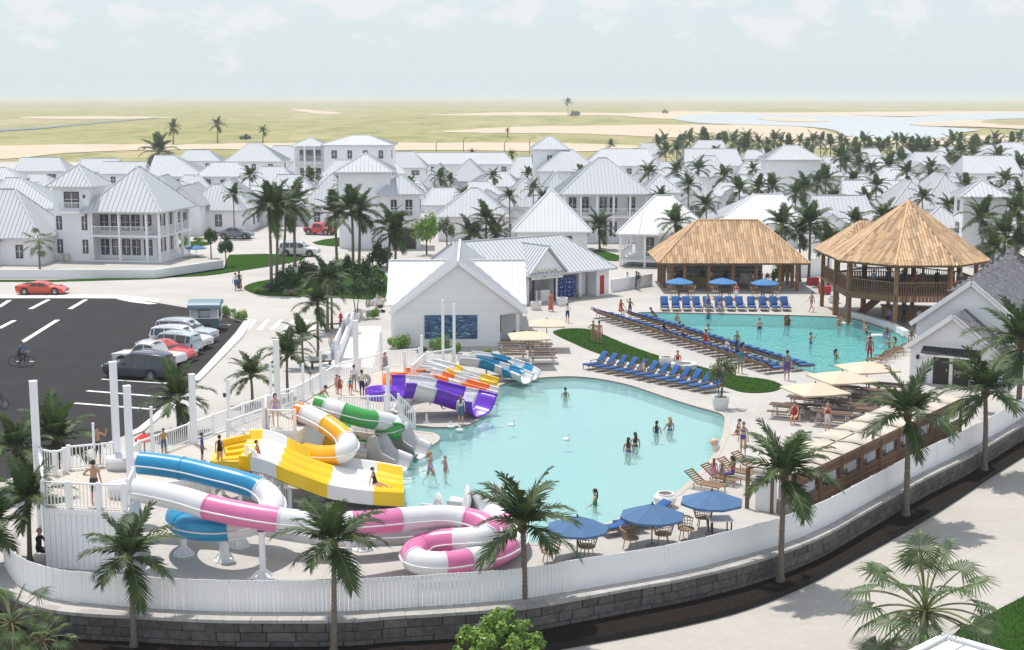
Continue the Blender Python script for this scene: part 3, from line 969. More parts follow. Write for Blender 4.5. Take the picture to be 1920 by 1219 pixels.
def railing(mb, a_, b_, h=1.0, gap=0.14, bw=0.032, post=True, rail=0.07):
 a_, b_ = V(a_), V(b_)
 mb.bar(a_ + V((0, 0, h)), b_ + V((0, 0, h)), rail * 1.2, rail)
 mb.bar(a_ + V((0, 0, 0.1)), b_ + V((0, 0, 0.1)), rail * 0.7, rail * 0.7)
 n = max(2, int((b_ - a_).length / gap))
 for i in range(1, n):
  q = a_.lerp(b_, i / n)
  mb.add([q + V((dx * bw, dy * bw, z)) for z in (0.1, h) for dx, dy in ((-.5, -.5), (.5, -.5), (.5, .5), (-.5, .5))],
    [(0, 1, 5, 4), (1, 2, 6, 5), (2, 3, 7, 6), (3, 0, 4, 7)])
def roof_on(par, b, mat=None, rmat=None, step=0.48):
 """roof of a block: local frame centred on the block"""
 mat, rmat = mat or roofm, rmat or ribm
 ov = b.get('ov', 0.5)
 W_, D_, z, rise = b['w'] + 2 * ov, b['d'] + 2 * ov, b['z0'] + b['h'], b['rise']
 cx, cy = b['x'], b['y']
 kind = b.get('roof', 'hip')
 T = Matrix.Translation((cx, cy, 0))
 if kind == 'gable_y':                          # ridge runs front to back, gable faces the front
  T = T @ Matrix.Rotation(R(90), 4, 'Z')
  W_, D_ = D_, W_
 if kind == 'hip':
  if D_ > W_:
   T = T @ Matrix.Rotation(R(90), 4, 'Z')
   W_, D_ = D_, W_
  xl, xr = b.get('ridge', (-(W_ - D_) / 2, (W_ - D_) / 2))
  pls = hip_planes(W_, D_, z, z + rise, xl, xr)
 else:
  xl, xr = -W_ / 2, W_ / 2
  pls = [hip_planes(W_, D_, z, z + rise, xl, xr)[i] for i in (0, 2)]
 mb = MB()
 th = 0.16
 for pl_ in pls:
  q = [T @ p for p in pl_]
  d = V((0, 0, -th))
  n = len(q)
  mb.add(q + [p + d for p in q], [tuple(range(n)), tuple(range(2 * n - 1, n - 1, -1))] + [(i, n + i, n + (i + 1) % n, (i + 1) % n) for i in range(n)])
 ro = mb.obj('roof', mat, par)
 rb = MB()
 for pl_ in pls:
  ribs(rb, [T @ p for p in pl_], step)
 for p, q in ([(0, 3), (1, 2)] if kind != 'hip' else []):
  pass
 ridge = [T @ V((xl, 0, z + rise + 0.03)), T @ V((xr, 0, z + rise + 0.03))]
 cap = MB()
 if (ridge[1] - ridge[0]).length > 0.3:
  cap.bar(ridge[0], ridge[1], 0.16, 0.07)
 if kind == 'hip':
  e = [T @ V((sx_ * W_ / 2, sy_ * D_ / 2, z + 0.03)) for sx_, sy_ in ((-1, -1), (-1, 1), (1, -1), (1, 1))]
  for i, c in enumerate(e):
   cap.bar(c, ridge[0 if i < 2 else 1], 0.15, 0.06)
 if rb.v:
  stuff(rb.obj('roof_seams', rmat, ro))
 if cap.v:
  cap.obj('ridge_cap', mat, ro)
 return ro
def walls_of(par, b, mat=None):
 mb = MB()
 w, d, z0, h = b['w'], b['d'], b['z0'], b['h']
 mb.box((b['x'], b['y'], z0 + (h - 0.02) / 2), (w, d, h - 0.02))
 kind = b.get('roof', 'hip')
 ov = b.get('ov', 0.5)
 if kind in ('gable_x', 'gable_y'):
  D_ = (d if kind == 'gable_x' else w)
  k = D_ / (D_ + 2 * ov)
  zt, zb = z0 + h + b['rise'] - 0.17, z0 + h + b['rise'] * (1 - k) - 0.17
  for s in (-1, 1):
   if kind == 'gable_x':
    X = b['x'] + s * (w / 2 - 0.06)
    P = [(X, b['y'] - d / 2, zb), (X, b['y'] + d / 2, zb), (X, b['y'], zt)]
    low_ = [(X, b['y'] - d / 2, z0 + h - 0.1), (X, b['y'] + d / 2, z0 + h - 0.1)]
    off = V((0.06 * s, 0, 0))
   else:
    Y = b['y'] + s * (d / 2 - 0.06)
    P = [(b['x'] - w / 2, Y, zb), (b['x'] + w / 2, Y, zb), (b['x'], Y, zt)]
    low_ = [(b['x'] - w / 2, Y, z0 + h - 0.1), (b['x'] + w / 2, Y, z0 + h - 0.1)]
    off = V((0, 0.06 * s, 0))
   q = [V(low_[0]), V(low_[1]), V(P[1]), V(P[2]), V(P[0])]
   A, B = [p - off for p in q], [p + off for p in q]
   mb.add(A + B, [(4, 3, 2, 1, 0), (5, 6, 7, 8, 9)] + [(i, (i + 1) % 5, 5 + (i + 1) % 5, 5 + i) for i in range(5)])
 return mb.obj('wall', mat or wallw, par)
def auto_windows(par, b, r, front=True, left=True, right=True, storey=2.9):
 ns = max(1, int(round(b['h'] / storey)))
 for k in range(ns):
  z = b['z0'] + k * (b['h'] / ns) + 0.75
  hh = min(1.45, b['h'] / ns - 1.3)
  def row(length, fx):
   n = max(1, int(length / 2.7))
   for i in range(n):
    if r.random() < 0.25 and n > 1:
     continue
    fx((i + 0.5) / n * length - length / 2, r.choice((0.8, 0.95, 1.5)))
  if front:
   row(b['w'] - 0.8, lambda u, w_: window(par, b['x'] + u, b['y'] - b['d'] / 2 - 0.01, z, w_, hh, 0))
  if right:
   row(b['d'] - 0.8, lambda u, w_: window(par, b['x'] + b['w'] / 2 + 0.01, b['y'] + u, z, w_, hh, R(90)))
  if left:
   row(b['d'] - 0.8, lambda u, w_: window(par, b['x'] - b['w'] / 2 - 0.01, b['y'] + u, z, w_, hh, R(-90)))
def porch(par, x0, x1, y0, y1, levels, top, nposts, side_posts=0, rail=True, base=0.3):
 """open gallery on the front: floors, posts and railings; y0 is the outer edge"""
 for z in levels:
  MB().box(((x0 + x1) / 2, (y0 + y1) / 2, z - 0.1), (x1 - x0, y1 - y0, 0.2)).obj('porch_floor', white, par)
 pm = MB().box((0, 0, 0.5), (0.24, 0.24, 1)).mesh('porch_post', trimw)
 xs_ = [x0 + 0.15 + (x1 - x0 - 0.3) * i / (nposts - 1) for i in range(nposts)]
 for x in xs_:
  put('post', pm, par, (x, y0 + 0.15, 0), None, (1, 1, top - 0.02))
 for i in range(1, side_posts + 1):
  put('post', pm, par, (x1 - 0.15, y0 + 0.15 + (y1 - y0) * i / (side_posts + 0.001), 0), None, (1, 1, top - 0.02))
 if rail:
  for z in levels:
   if z < 0.25:
    continue
   mb = MB()
   for a_, b_ in zip(xs_, xs_[1:]):
    railing(mb, (a_ + 0.13, y0 + 0.15, z), (b_ - 0.13, y0 + 0.15, z), 0.95, 0.17, 0.035)
   railing(mb, (x1 - 0.15, y0 + 0.3, z), (x1 - 0.15, y1, z), 0.95, 0.17, 0.035)
   railing(mb, (x0 + 0.15, y0 + 0.3, z), (x0 + 0.15, y1, z), 0.95, 0.17, 0.035)
   mb.obj('railing', trimw, par)
VG = 'white metal-roofed village houses'
HN = [0]
def fit_house(exl, exr, ey, rl, rr, ry, he, label, rot=0.0, wing=None, pitch=33, win=(1, 1, 1), por=False, smooth_=False, body=True):
 A, B = G(exl, ey, he), G(exr, ey, he)
 W_ = B.x - A.x
 yF = A.y
 lo, hi = 2.0, 40.0
 for _ in range(40):
  D_ = (lo + hi) / 2
  p = PROJ((0, yF + D_ / 2, he + D_ / 2 * math.tan(R(pitch))))[1]
  if p > ry:
   lo = D_
  else:
   hi = D_
 D_ = min(lo, 22.0)
 rise = D_ / 2 * math.tan(R(pitch))
 yc = yF + D_ / 2
 xl = AT(rl, ry, yc).x
 xr = AT(rr, ry, yc).x
 xc = (A.x + B.x) / 2
 r = random.Random(int(exl * 7 + ey))
 e = thing('house', label, 'house', (xc, yc, 0), R(rot), VG)
 ov = 0.45
 gable = rl <= exl + 2 and rr >= exr - 2
 b = dict(x=0, y=0, w=W_ - 2 * ov, d=D_ - 2 * ov, z0=0, h=he, rise=rise, ov=ov)
 if gable:
  b['roof'] = 'gable_x'
 else:
  b['ridge'] = (max(-W_ / 2 + 0.3, xl - xc), min(W_ / 2 - 0.3, xr - xc))
  if b['ridge'][1] < b['ridge'][0]:
   b['ridge'] = (0, 0.02)
  if D_ > W_:
   b['d'] = b['w'] * 0.999 if D_ < W_ * 1.3 else b['d']
   if D_ > W_ * 1.3:
    b.pop('ridge')
 walls_of(e, b)
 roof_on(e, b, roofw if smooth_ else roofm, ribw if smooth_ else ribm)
 auto_windows(e, b, r, *win)
 if por:
  porch(e, -b['w'] / 2, b['w'] / 2, -b['d'] / 2 - 1.6, -b['d'] / 2, [0.3] + ([he / 2 + 0.2] if he > 4.5 else []), he - 0.25, max(3, int(b['w'] / 2.6)))
 if wing:                                         # a small gabled wing or dormer towards the front: (px centre, width, eave, forward)
  for px, ww, wh, fw in wing:
   X = AT(px, ey, yF).x - xc
   wb = dict(x=X, y=-b['d'] / 2 - fw / 2 + 1.2, w=ww, d=fw + 2.4, z0=0, h=wh, rise=ww / 2 * math.tan(R(pitch + 3)), ov=0.35, roof='gable_y')
   walls_of(e, wb)
   roof_on(e, wb, roofw if smooth_ else roofm, ribw if smooth_ else ribm)
   window(e, X, wb['y'] - wb['d'] / 2 - 0.01, wh - 1.6, min(1.4, ww * 0.4), 1.35)
   if fw > 1.6:
    window(e, X + ww / 2 + 0.01, wb['y'] - 0.3, wh - 1.6, 0.8, 1.3, R(90))
 HN[0] += 1
 return e
fit_house(-60, 40, 336, -20, 12, 314, 4.8, 'hip-roofed house cut by the left picture edge, below the plain')
fit_house(25, 124, 321, 25, 110, 295, 5.0, 'gabled house with three small gable windows, farthest left on the village edge', wing=None)
fit_house(132, 228, 322, 155, 222, 297, 4.8, 'low house with long ridge directly behind the tower of the big galleried house')
fit_house(185, 268, 326, 185, 268, 303, 4.8, 'gable-ended house just right of the ridge of the big galleried house')
fit_house(-30, 112, 392, 10, 38, 333, 3.2, 'broad hip-roofed house behind the corner bungalow with fan palm')
fit_house(275, 385, 331, 290, 325, 291, 4.8, 'hip-roofed house in front of the big bushy palm at the village edge')
fit_house(327, 413, 302, 352, 390, 281, 4.8, 'small hip-roofed house right of the big bushy palm')
fit_house(364, 478, 331, 400, 444, 304, 5.0, 'house with long hip ridge and one window below its right eave')
fit_house(420, 530, 303, 466, 488, 268, 5.0, 'tall pyramid-roofed house below the smallest of the three plain palms', por=False)
fit_house(500, 566, 302, 512, 552, 273, 4.5, 'house half hidden left of the flat-topped three-storey house')
fit_house(530, 596, 322, 545, 582, 282, 4.5, 'gabled house with small dormer windows left of the three-storey house')
fit_house(240, 340, 386, 262, 300, 328, 3.6, 'hip-roofed house right behind the galleries of the big corner house')
fit_house(300, 372, 372, 318, 345, 340, 3.6, 'narrow house between the galleried house and the awning house')
fit_house(362, 475, 391, 398, 434, 334, 3.1, 'hip-roofed bungalow with grey car parked in front')
fit_house(470, 560, 348, 490, 530, 312, 4.4, 'pyramid-roofed house behind the palm cluster of the planted island')
fit_house(480, 616, 384, 520, 560, 327, 3.1, 'long-roofed house hidden behind the tallest palm cluster')
fit_house(560, 670, 385, 600, 640, 323, 3.1, 'house behind the pair of palms, left of the windowless white block')
fit_house(600, 700, 330, 628, 660, 300, 4.6, 'low hip roof tucked against the left of the windowless white block')
fit_house(728, 800, 315, 745, 775, 284, 4.4, 'house behind the right shoulder of the balcony tower')
fit_house(793, 846, 306, 806, 832, 288, 4.4, 'small hip-roofed house right of the balcony tower, under the lamps')
fit_house(764, 966, 308, 764, 945, 286, 4.4, 'long gable-roofed house in the back row below the street lamps')
fit_house(784, 856, 352, 784, 838, 306, 3.4, 'gable-ended house with arched attic window behind the balcony tower')
fit_house(836, 920, 340, 848, 880, 297, 3.8, 'hip-roofed house with dormer in the middle of the village', wing=[(905, 4, 3.6, 1.5)])
fit_house(945, 1046, 334, 972, 1008, 293, 4.0, 'hip-roofed house with round attic window left of the tall back house')
fit_house(790, 880, 385, 812, 850, 352, 3.0, 'low-roofed bungalow right of the dark garage door')
fit_house(928, 1040, 388, 948, 988, 331, 3.0, 'hip-roofed house right behind the fountain-side bungalow with eave windows')
fit_house(1003, 1082, 374, 1030, 1058, 321, 3.0, 'hip-roofed house left of the double-gallery house')
fit_house(1092, 1236, 311, 1128, 1212, 279, 4.8, 'house with long hip ridge directly behind the double-gallery house')
fit_house(1194, 1246, 290, 1204, 1226, 268, 4.4, 'smallest pyramid-roofed house at the back of the palm row')
fit_house(1225, 1300, 335, 1240, 1268, 303, 4.0, 'house in the shade of palms right of the double-gallery house', wing=[(1262, 4, 3.6, 1.5)])
fit_house(1284, 1394, 311, 1284, 1380, 279, 4.6, 'gable-ended house behind two smaller hips, right of the back palms')
fit_house(1290, 1372, 287, 1310, 1352, 263, 4.6, 'hip-roofed house peeking above a gable-ended one near the back palms')
fit_house(1280, 1374, 332, 1312, 1342, 292, 3.8, 'broad pyramid-roofed house left of the lakeside tower block')
fit_house(1262, 1352, 378, 1284, 1318, 323, 3.2, 'house with two front gables behind the small coconut palm', wing=[(1300, 4.5, 2.9, 2)])
fit_house(1384, 1474, 326, 1398, 1432, 303, 4.0, 'pyramid-roofed house in front of the lakeside tower block')
fit_house(1395, 1440, 298, 1402, 1434, 281, 4.4, 'thin roof strip left of the lakeside tower block')
fit_house(1436, 1500, 340, 1446, 1476, 300, 3.6, 'hip roof right below the lakeside tower block')
fit_house(1352, 1420, 352, 1370, 1396, 328, 3.2, 'low roof between two fan palms in the right village')
fit_house(1586, 1660, 300, 1600, 1644, 278, 4.6, 'front-gabled house with three attic windows near the lake', wing=[(1602, 5.5, 4.4, 1.5)])
fit_house(1612, 1690, 322, 1632, 1660, 292, 4.0, 'front-gabled house one row nearer than the attic-window house by the lake', wing=[(1634, 5, 3.8, 2)])
fit_house(1676, 1728, 300, 1690, 1714, 276, 4.6, 'small gabled house between lake palms', wing=[(1696, 4.5, 4.4, 1.5)])
fit_house(1700, 1790, 320, 1716, 1760, 285, 4.2, 'twin-gabled house right of the lake palms', wing=[(1722, 5, 4.0, 2), (1766, 4, 4.0, 2)])
fit_house(1756, 1800, 292, 1764, 1784, 276, 4.4, 'little hip-roofed house behind the twin-gabled one')
fit_house(1580, 1722, 374, 1580, 1690, 338, 3.6, 'house with long straight ridge above the two-storey thatched pavilion, left')
fit_house(1668, 1772, 392, 1684, 1734, 338, 3.4, 'broad hip-roofed house directly behind the pavilion peak')
fit_house(1730, 1836, 386, 1738, 1786, 325, 3.6, 'hip-roofed house between pavilion peak and the small square tower')
fit_house(1806, 1916, 325, 1806, 1912, 292, 5.0, 'large gabled house filling the right back corner')
fit_house(1850, 1960, 296, 1880, 1910, 267, 5.0, 'pyramid-roofed house at the far right edge, tallest in the back row')
fit_house(1888, 1990, 362, 1905, 1960, 338, 4.0, 'house cut by the right edge behind the palms', wing=[(1906, 4, 3.6, 1.5)])
fit_house(1832, 1900, 288, 1846, 1870, 272, 4.6, 'small back-row house left of the tallest right-edge roof')
fit_house(1520, 1652, 424, 1524, 1622, 366, 3.0, 'near house with large blue-grey roof behind the coconut palm group', wing=[(1556, 4.6, 2.9, 2.2)])
fit_house(1340, 1505, 419, 1414, 1466, 364, 3.0, 'smooth white hip-roofed house right behind the bar pavilion', smooth_=True)

# ---- houses with distinctive bodies
def block_house(name, label, x, y, rz, blocks, cat='house', grp=VG, win=True, seed=1, skip=()):
 e = thing(name, label, cat, (x, y, 0), R(rz), grp)
 r = random.Random(seed)
 for i, b in enumerate(blocks):
  walls_of(e, b)
  roof_on(e, b, b.get('mat'), b.get('rmat'), b.get('step', 0.48))
  if win and i not in skip:
   auto_windows(e, b, r)
 return e
# big corner house with two galleries and a square stair tower
c = G(228, 487)
e = thing('galleried_house', 'big white corner house with square tower and two-storey galleries behind the white garden wall', 'house', (c.x, c.y, 0), R(-9), VG)
tw = dict(x=-4.7, y=0.2, w=4.2, d=4.6, z0=0, h=8.3, rise=2.3, ov=0.6)
mbk = dict(x=0.7, y=3.4, w=6.8, d=6.6, z0=0, h=5.6, rise=4.8, ov=0)
walls_of(e, tw)
roof_on(e, tw)
walls_of(e, mbk)
rf = dict(x=1.3, y=2.6, w=8.4, d=9.4, z0=0, h=5.6, rise=4.7, ov=0.5)
roof_on(e, rf, step=0.55)
porch(e, -2.6, 4.1, -2.1, 0.1, [0.12, 2.95], 5.5, 3, 0)
pm = bpy.data.meshes['porch_post']
for zy in (0.3, 2.4, 4.5, 6.6):
 put('post', pm, e, (5.4, zy, 0), None, (1, 1, 5.45))
for z in (0.12, 2.95):
 MB().box((4.83, 2.6, z - 0.1), (1.4, 9.2, 0.2)).obj('porch_floor', white, e)
 mb = MB()
 railing(mb, (5.4, -1.9, z), (5.4, 6.8, z), 0.95, 0.17, 0.035)
 mb.obj('railing', trimw, e)
put('post', pm, e, (5.4, -1.95, 0), None, (1, 1, 5.45))
for z in (0.55, 3.3):
 for x in (-1.9, -0.6, 0.6, 1.8, 3.2):
  window(e, x, 0.09, z, 0.95, 1.75)
 for yy in (1.2, 3.0, 4.8):
  window(e, 4.11, yy, z, 0.9, 1.7, R(90))
for x in (-6.2, -3.2):
 for z in (0.9, 3.5):
  window(e, x, -2.11, z, 0.62, 1.5)
window(e, -4.6, -2.11, 5.95, 1.75, 1.75)
MB().box((-4.6, -2.55, 5.5), (2.4, 0.9, 0.3)).obj('balcony_floor', white, e)
mb = MB()
railing(mb, (-5.75, -2.9, 5.65), (-3.45, -2.9, 5.65), 0.9, 0.16, 0.035)
railing(mb, (-5.75, -2.9, 5.65), (-5.75, -2.15, 5.65), 0.9, 0.16, 0.035)
railing(mb, (-3.45, -2.9, 5.65), (-3.45, -2.15, 5.65), 0.9, 0.16, 0.035)
mb.obj('railing', trimw, e)
for x, z in ((-3.1, 7.2), (-2.95, 5.1)):
 MB().box((x, -2.2, z), (0.14, 0.2, 0.34)).obj('wall_lantern', black, e)
for i, x in enumerate((-5.9, -5.3)):
 MB().box((x, -2.45, 0.45), (0.5, 0.4, 0.8)).obj('condenser_unit', M('beige_unit', (0.6, 0.58, 0.54), 0.6), e)
# corner bungalow far left
c = G(40, 493)
e = block_house('bungalow', 'white corner bungalow with steep hip roof behind a fan palm, left edge', c.x - 2.6, c.y, -6,
    [dict(x=0, y=2.5, w=11, d=8.5, z0=0, h=3.0, rise=5.0, ov=0.5), dict(x=-1.5, y=-1.8, w=5.2, d=3, z0=0, h=2.7, rise=1.9, ov=0.4, roof='gable_y')], seed=4, skip=(1,))
window(e, -0.4, -3.31, 0.9, 0.9, 1.3)
window(e, -2.8, -3.31, 0.15, 1.0, 2.1)
# awning house
c = G(372, 438)
e = block_house('bungalow', 'white bungalow with front gable and small striped awning over its window', c.x, c.y, -4,
    [dict(x=1.6, y=4, w=7.6, d=6.5, z0=0, h=3.1, rise=3.3, ov=0.4), dict(x=-1.5, y=0, w=5.0, d=4.6, z0=0, h=3.9, rise=2.6, ov=0.35, roof='gable_y')], seed=6, skip=(0, 1))
window(e, -1.5, -2.31, 1.0, 1.7, 2.0, mull=2)
mb = MB()
mb.hexa([(-2.6, -2.32, 3.5), (-0.4, -2.32, 3.5), (-0.4, -3.1, 3.2), (-2.6, -3.1, 3.2), (-2.6, -2.32, 3.56), (-0.4, -2.32, 3.56), (-0.4, -3.1, 3.26), (-2.6, -3.1, 3.26)])
mb.obj('awning', M('awning_grey', (0.35, 0.38, 0.42), 0.6), e)
window(e, 2.6, 0.74, 0.9, 0.9, 1.6)
# three-storey house at the back
yb = 262
c = AT(650, 300, yb)
e = block_house('three_storey_house', 'three-storey white house with columned loggia, highest at the back of the village', c.x, yb, 0,
    [dict(x=2.5, y=0, w=12, d=9, z0=0, h=9.6, rise=1.6, ov=0.6), dict(x=-6.6, y=1.2, w=5.6, d=6, z0=0, h=9.3, rise=1.5, ov=0.5)], seed=9, skip=(1,))
b_ = e
for lv in (6.4,):
 mb = MB()
 railing(mb, (-9.2, -2.5, lv), (-3.6, -2.5, lv), 1, 0.2, 0.05)
 mb.obj('railing', trimw, e)
for x in (-9.1, -7.3, -5.5, -3.7):
 put('post', pm, e, (x, -2.6, 0), None, (1.3, 1.3, 9.2))
MB().box((-6.4, -2.35, 6.3), (6, 1.0, 0.2)).obj('porch_floor', white, e)
window(e, -6.4, -1.82, 6.7, 3.8, 1.9, mull=3)
window(e, -6.4, -1.82, 3.4, 3.8, 1.9, mull=3)
# windowless block with the balcony tower beside it
yb = 172
c = AT(690, 330, yb)
e = block_house('balcony_tower_house', 'tall windowless white block joined to a balcony tower with dark garage door', c.x, yb, 3,
    [dict(x=-0.4, y=3, w=6.2, d=7.5, z0=0, h=9.2, rise=2.1, ov=0.5), dict(x=3.9, y=1.2, w=4.6, d=5.4, z0=0, h=6.6, rise=2.3, ov=0.5)], win=False)
window(e, 3.1, -1.51, 4.0, 0.7, 1.9)
window(e, 4.9, -1.51, 4.0, 0.8, 1.9)
window(e, 6.21, 0.6, 4.2, 0.9, 1.6, R(90))
MB().box((4.2, -2.1, 3.7), (4.2, 1.2, 0.22)).obj('balcony_floor', white, e)
mb = MB()
railing(mb, (2.2, -2.6, 3.8), (6.3, -2.6, 3.8), 0.95, 0.18, 0.04)
railing(mb, (6.3, -2.6, 3.8), (6.3, -1.5, 3.8), 0.95, 0.18, 0.04)
mb.obj('railing', trimw, e)
MB().box((4.7, -1.56, 1.2), (2.0, 0.1, 2.4)).obj('garage_door', M('dark_bronze', (0.045, 0.035, 0.03), 0.5), e)
# tall back house with stacked roofs
yb = 236
c = AT(1058, 290, yb)
e = block_house('stacked_roof_house', 'tall back house with small upper hip roof stacked on larger roofs', c.x, yb, 0,
    [dict(x=0.6, y=0, w=9.5, d=8, z0=0, h=6.2, rise=3.4, ov=0.5), dict(x=-2.4, y=2.6, w=5.6, d=5, z0=0, h=9.6, rise=2.1, ov=0.5)], seed=12)
# fountain-side bungalow (mid) with front hip and small wing
c = G(888, 451)
e = block_house('bungalow', 'bungalow with broad hip roof behind the leafy tree and the short palms', c.x, c.y, 0,
    [dict(x=0, y=3.5, w=9.0, d=8.0, z0=0, h=3.1, rise=3.4, ov=0.5), dict(x=5.4, y=2.6, w=3.2, d=5.2, z0=0, h=2.9, rise=1.3, ov=0.4, roof='gable_y')], seed=14, skip=(1,))
for x in (4.8, 6.1):
 window(e, x, -0.01, 1.5, 0.9, 0.6)
# double-gallery house
c = G(1150, 452)
e = thing('gallery_house', 'white house with two long front galleries, behind the ribbed pyramid roof', 'house', (c.x, c.y, 0), R(2), VG)
b1 = dict(x=-1.2, y=4.2, w=10.4, d=7.6, z0=0, h=6.1, rise=0, ov=0)
walls_of(e, b1)
roof_on(e, dict(x=-1.2, y=3.2, w=10.6, d=9.6, z0=0, h=6.1, rise=4.3, ov=0.55, ridge=(-0.6, 0.6)))
porch(e, -6.5, 4.1, -1.6, 0.45, [0.15, 3.25], 6.0, 6)
wg = dict(x=6.2, y=3.6, w=4.6, d=6, z0=0, h=6.1, rise=2.2, ov=0.4)
walls_of(e, wg)
roof_on(e, wg)
for z in (0.6, 3.7):
 for x in (-5.2, -3.6, -1.3, 0.0, 2.3):
  window(e, x, 0.39, z, 0.9, 1.8)
 window(e, 5.4, 0.59, z, 0.9, 1.4)
# white hip house with porch near the plaza
c = G(1225, 500)
e = thing('porch_house', 'white house with smooth white hip roof and raised front porch, left of the bar pavilion', 'house', (c.x + 0.4, c.y, 0), R(-14), VG)
b1 = dict(x=0.6, y=4.0, w=6.4, d=5.6, z0=0, h=3.5, rise=0, ov=0)
walls_of(e, b1)
roof_on(e, dict(x=0.2, y=3.0, w=8.2, d=8.2, z0=0, h=3.6, rise=3.9, ov=0.4, ridge=(-0.9, 0.9)), roofw, ribw, 5.0)
porch(e, -4.0, 4.2, -1.0, 1.2, [0.75], 3.45, 4)
mb = MB()
railing(mb, (-3.9, -0.8, 0.75), (-3.9, 6.5, 0.75), 0.95, 0.17, 0.035)
mb.obj('railing', trimw, e)
for yy in (1.4, 3.6, 6.2):
 put('post', pm, e, (-3.85, yy, 0), None, (1, 1, 3.4))
MB().box((-3.3, 3.6, 0.65), (1.4, 5.6, 0.2)).obj('porch_floor', white, e)
window(e, -1.0, 1.19, 1.0, 0.9, 2.0)
window(e, 1.4, 1.19, 1.1, 1.5, 1.8)
window(e, -2.61, 3.6, 1.2, 1.2, 1.7, R(-90))
# ribbed pyramid roof behind the locker building
c = G(1035, 478)
e = thing('ribbed_roof_house', 'white house under a steep ribbed white pyramid roof behind the locker building', 'house', (c.x, c.y + 4.2, 0), R(0), VG)
b1 = dict(x=0, y=0, w=8.2, d=7.6, z0=0, h=2.7, rise=0, ov=0)
walls_of(e, b1)
roof_on(e, dict(x=0, y=0, w=8.4, d=7.8, z0=0, h=2.7, rise=4.6, ov=0.45, ridge=(-0.05, 0.05)), roofw, M('rib_pale_grey', (0.62, 0.63, 0.65), 0.5), 0.45)  # ribs in one even grey, a little darker than the white roof
auto_windows(e, b1, random.Random(3))
# little square tower and lakeside tower block, right
yb = 158
c = AT(1838, 370, yb)
block_house('square_tower_house', 'square white tower house with low hip roof near the right edge', c.x, yb, -5,
   [dict(x=0, y=0, w=4.6, d=4.6, z0=0, h=7.3, rise=1.7, ov=0.45), dict(x=-3.6, y=3.4, w=5, d=5, z0=0, h=3.6, rise=2.2, ov=0.4)], seed=21, skip=(1,))
yb = 232
c = AT(1482, 300, yb)
block_house('tower_block_house', 'tall blank white tower block with hip roof between back palms and lake', c.x, yb, 0,
   [dict(x=0, y=0, w=8.4, d=6.4, z0=0, h=8.2, rise=2.2, ov=0.5), dict(x=5.6, y=0.4, w=4.6, d=5.6, z0=0, h=5.6, rise=2.2, ov=0.45)], seed=22, win=False)
# garden wall in front of the big corner house
A, B, C_ = G(-60, 522), G(292, 522), G(418, 503)
gw = MB()
for p, q in ((A, B), (B, C_)):
 gw.bar((p.x, p.y, 0.45), (q.x, q.y, 0.45), 0.2, 0.9)
tag(gw.obj('garden_wall', wallw), 'low white rendered garden wall in front of the galleried house', 'wall')

# ------------------------------------------------------------ plaza buildings
def poly_fill(mb, poly, mi=0):
 n = len(poly)
 mb.add(poly, [tuple(range(n))], mi)
def lap_siding(mb, tri, step=0.2, out=V((0, -1, 0)), mi=0):
 """clapboards clipped to a wall polygon that stands upright; tri in 3d"""
 P = [V(p) for p in tri]
 u = V((0, 0, 1)).cross(out).normalized()
 o = P[0]
 z = min(p.z for p in P)
 top = max(p.z for p in P)
 while z < top - 0.02:
  z1 = min(z + step, top - 0.01)
  a_ = clip_line(P, V((0, 0, 1)), u, o, z + 0.005 - o.z)
  b_ = clip_line(P, V((0, 0, 1)), u, o, z1 - 0.005 - o.z)
  if a_ and b_:
   q0 = o + V((0, 0, z - o.z))
   q1 = o + V((0, 0, z1 - o.z))
   mb.add([q0 + u * a_[0] + out * 0.035, q0 + u * a_[1] + out * 0.035, q1 + u * b_[1] + out * 0.012, q1 + u * b_[0] + out * 0.012,
     q0 + u * a_[0], q0 + u * a_[1]], [(0, 1, 2, 3), (4, 5, 1, 0)], mi)
  z += step
siding = M('white_clapboard', (0.84, 0.84, 0.845), 0.6, isl=0.03)
def rake(par, w, d, y0, h, rise, x=0.0, mat=None):
 """white barge boards on a front gable"""
 mb = MB()
 for s in (-1, 1):
  mb.bar((x + s * w / 2, y0, h - 0.06), (x, y0, h + rise - 0.06), 0.07, 0.3)
 mb.obj('barge_board', mat or trimw, par)
# ---- gable-fronted changing house with the mural
c = G(738, 650)
e = thing('changing_house', 'white gable-fronted changing house with blue mural beside the slides', 'building', (c.x, c.y, 0), R(1.5), None)
gb = dict(x=4.75, y=7.5, w=9.3, d=15, z0=0, h=2.55, rise=3.75, ov=0.35, roof='gable_y')
mb = MB()
mb.box((3.9, 7.5, 1.25), (7.8, 15, 2.5))
mb.add([(0, 0, 2.4), (9.3, 0, 2.4), (9.3, 0, 2.62), (4.75, 0, 6.0), (0.1, 0, 2.62)], [(0, 1, 2, 3, 4)])
mb.box((8.6, 7.5, 2.46), (1.7, 15, 0.08))
mb.obj('wall', wallw, e)
sm = MB()
lap_siding(sm, [(0.02, -0.004, 0.0), (7.8, -0.004, 0.0), (7.8, -0.004, 2.5), (9.25, -0.004, 2.5), (4.75, -0.004, 5.95), (0.02, -0.004, 2.6)], 0.21)
stuff(sm.obj('siding', siding, e))
roof_on(e, gb, roofw, ribw, 0.6)
rake(e, 10.0, 0, -0.36, 2.55, 3.75, 4.75)
cg = dict(x=4.6, y=6.2, w=9.9, d=6.5, z0=0, h=2.7, rise=2.95, ov=0.3, roof='gable_x')
roof_on(e, cg, roofw, M('rib_grey', (0.70, 0.71, 0.735), 0.5), 0.42)
walls_of(e, dict(x=4.6, y=6.2, w=9.9, d=6.5, z0=0, h=2.7, rise=2.95, ov=0.3, roof='gable_x'))
for yy in (0.25, 4.0, 8.0):
 MB().box((9.1, yy, 1.22), (0.26, 0.26, 2.44)).obj('porch_post', trimw, e)
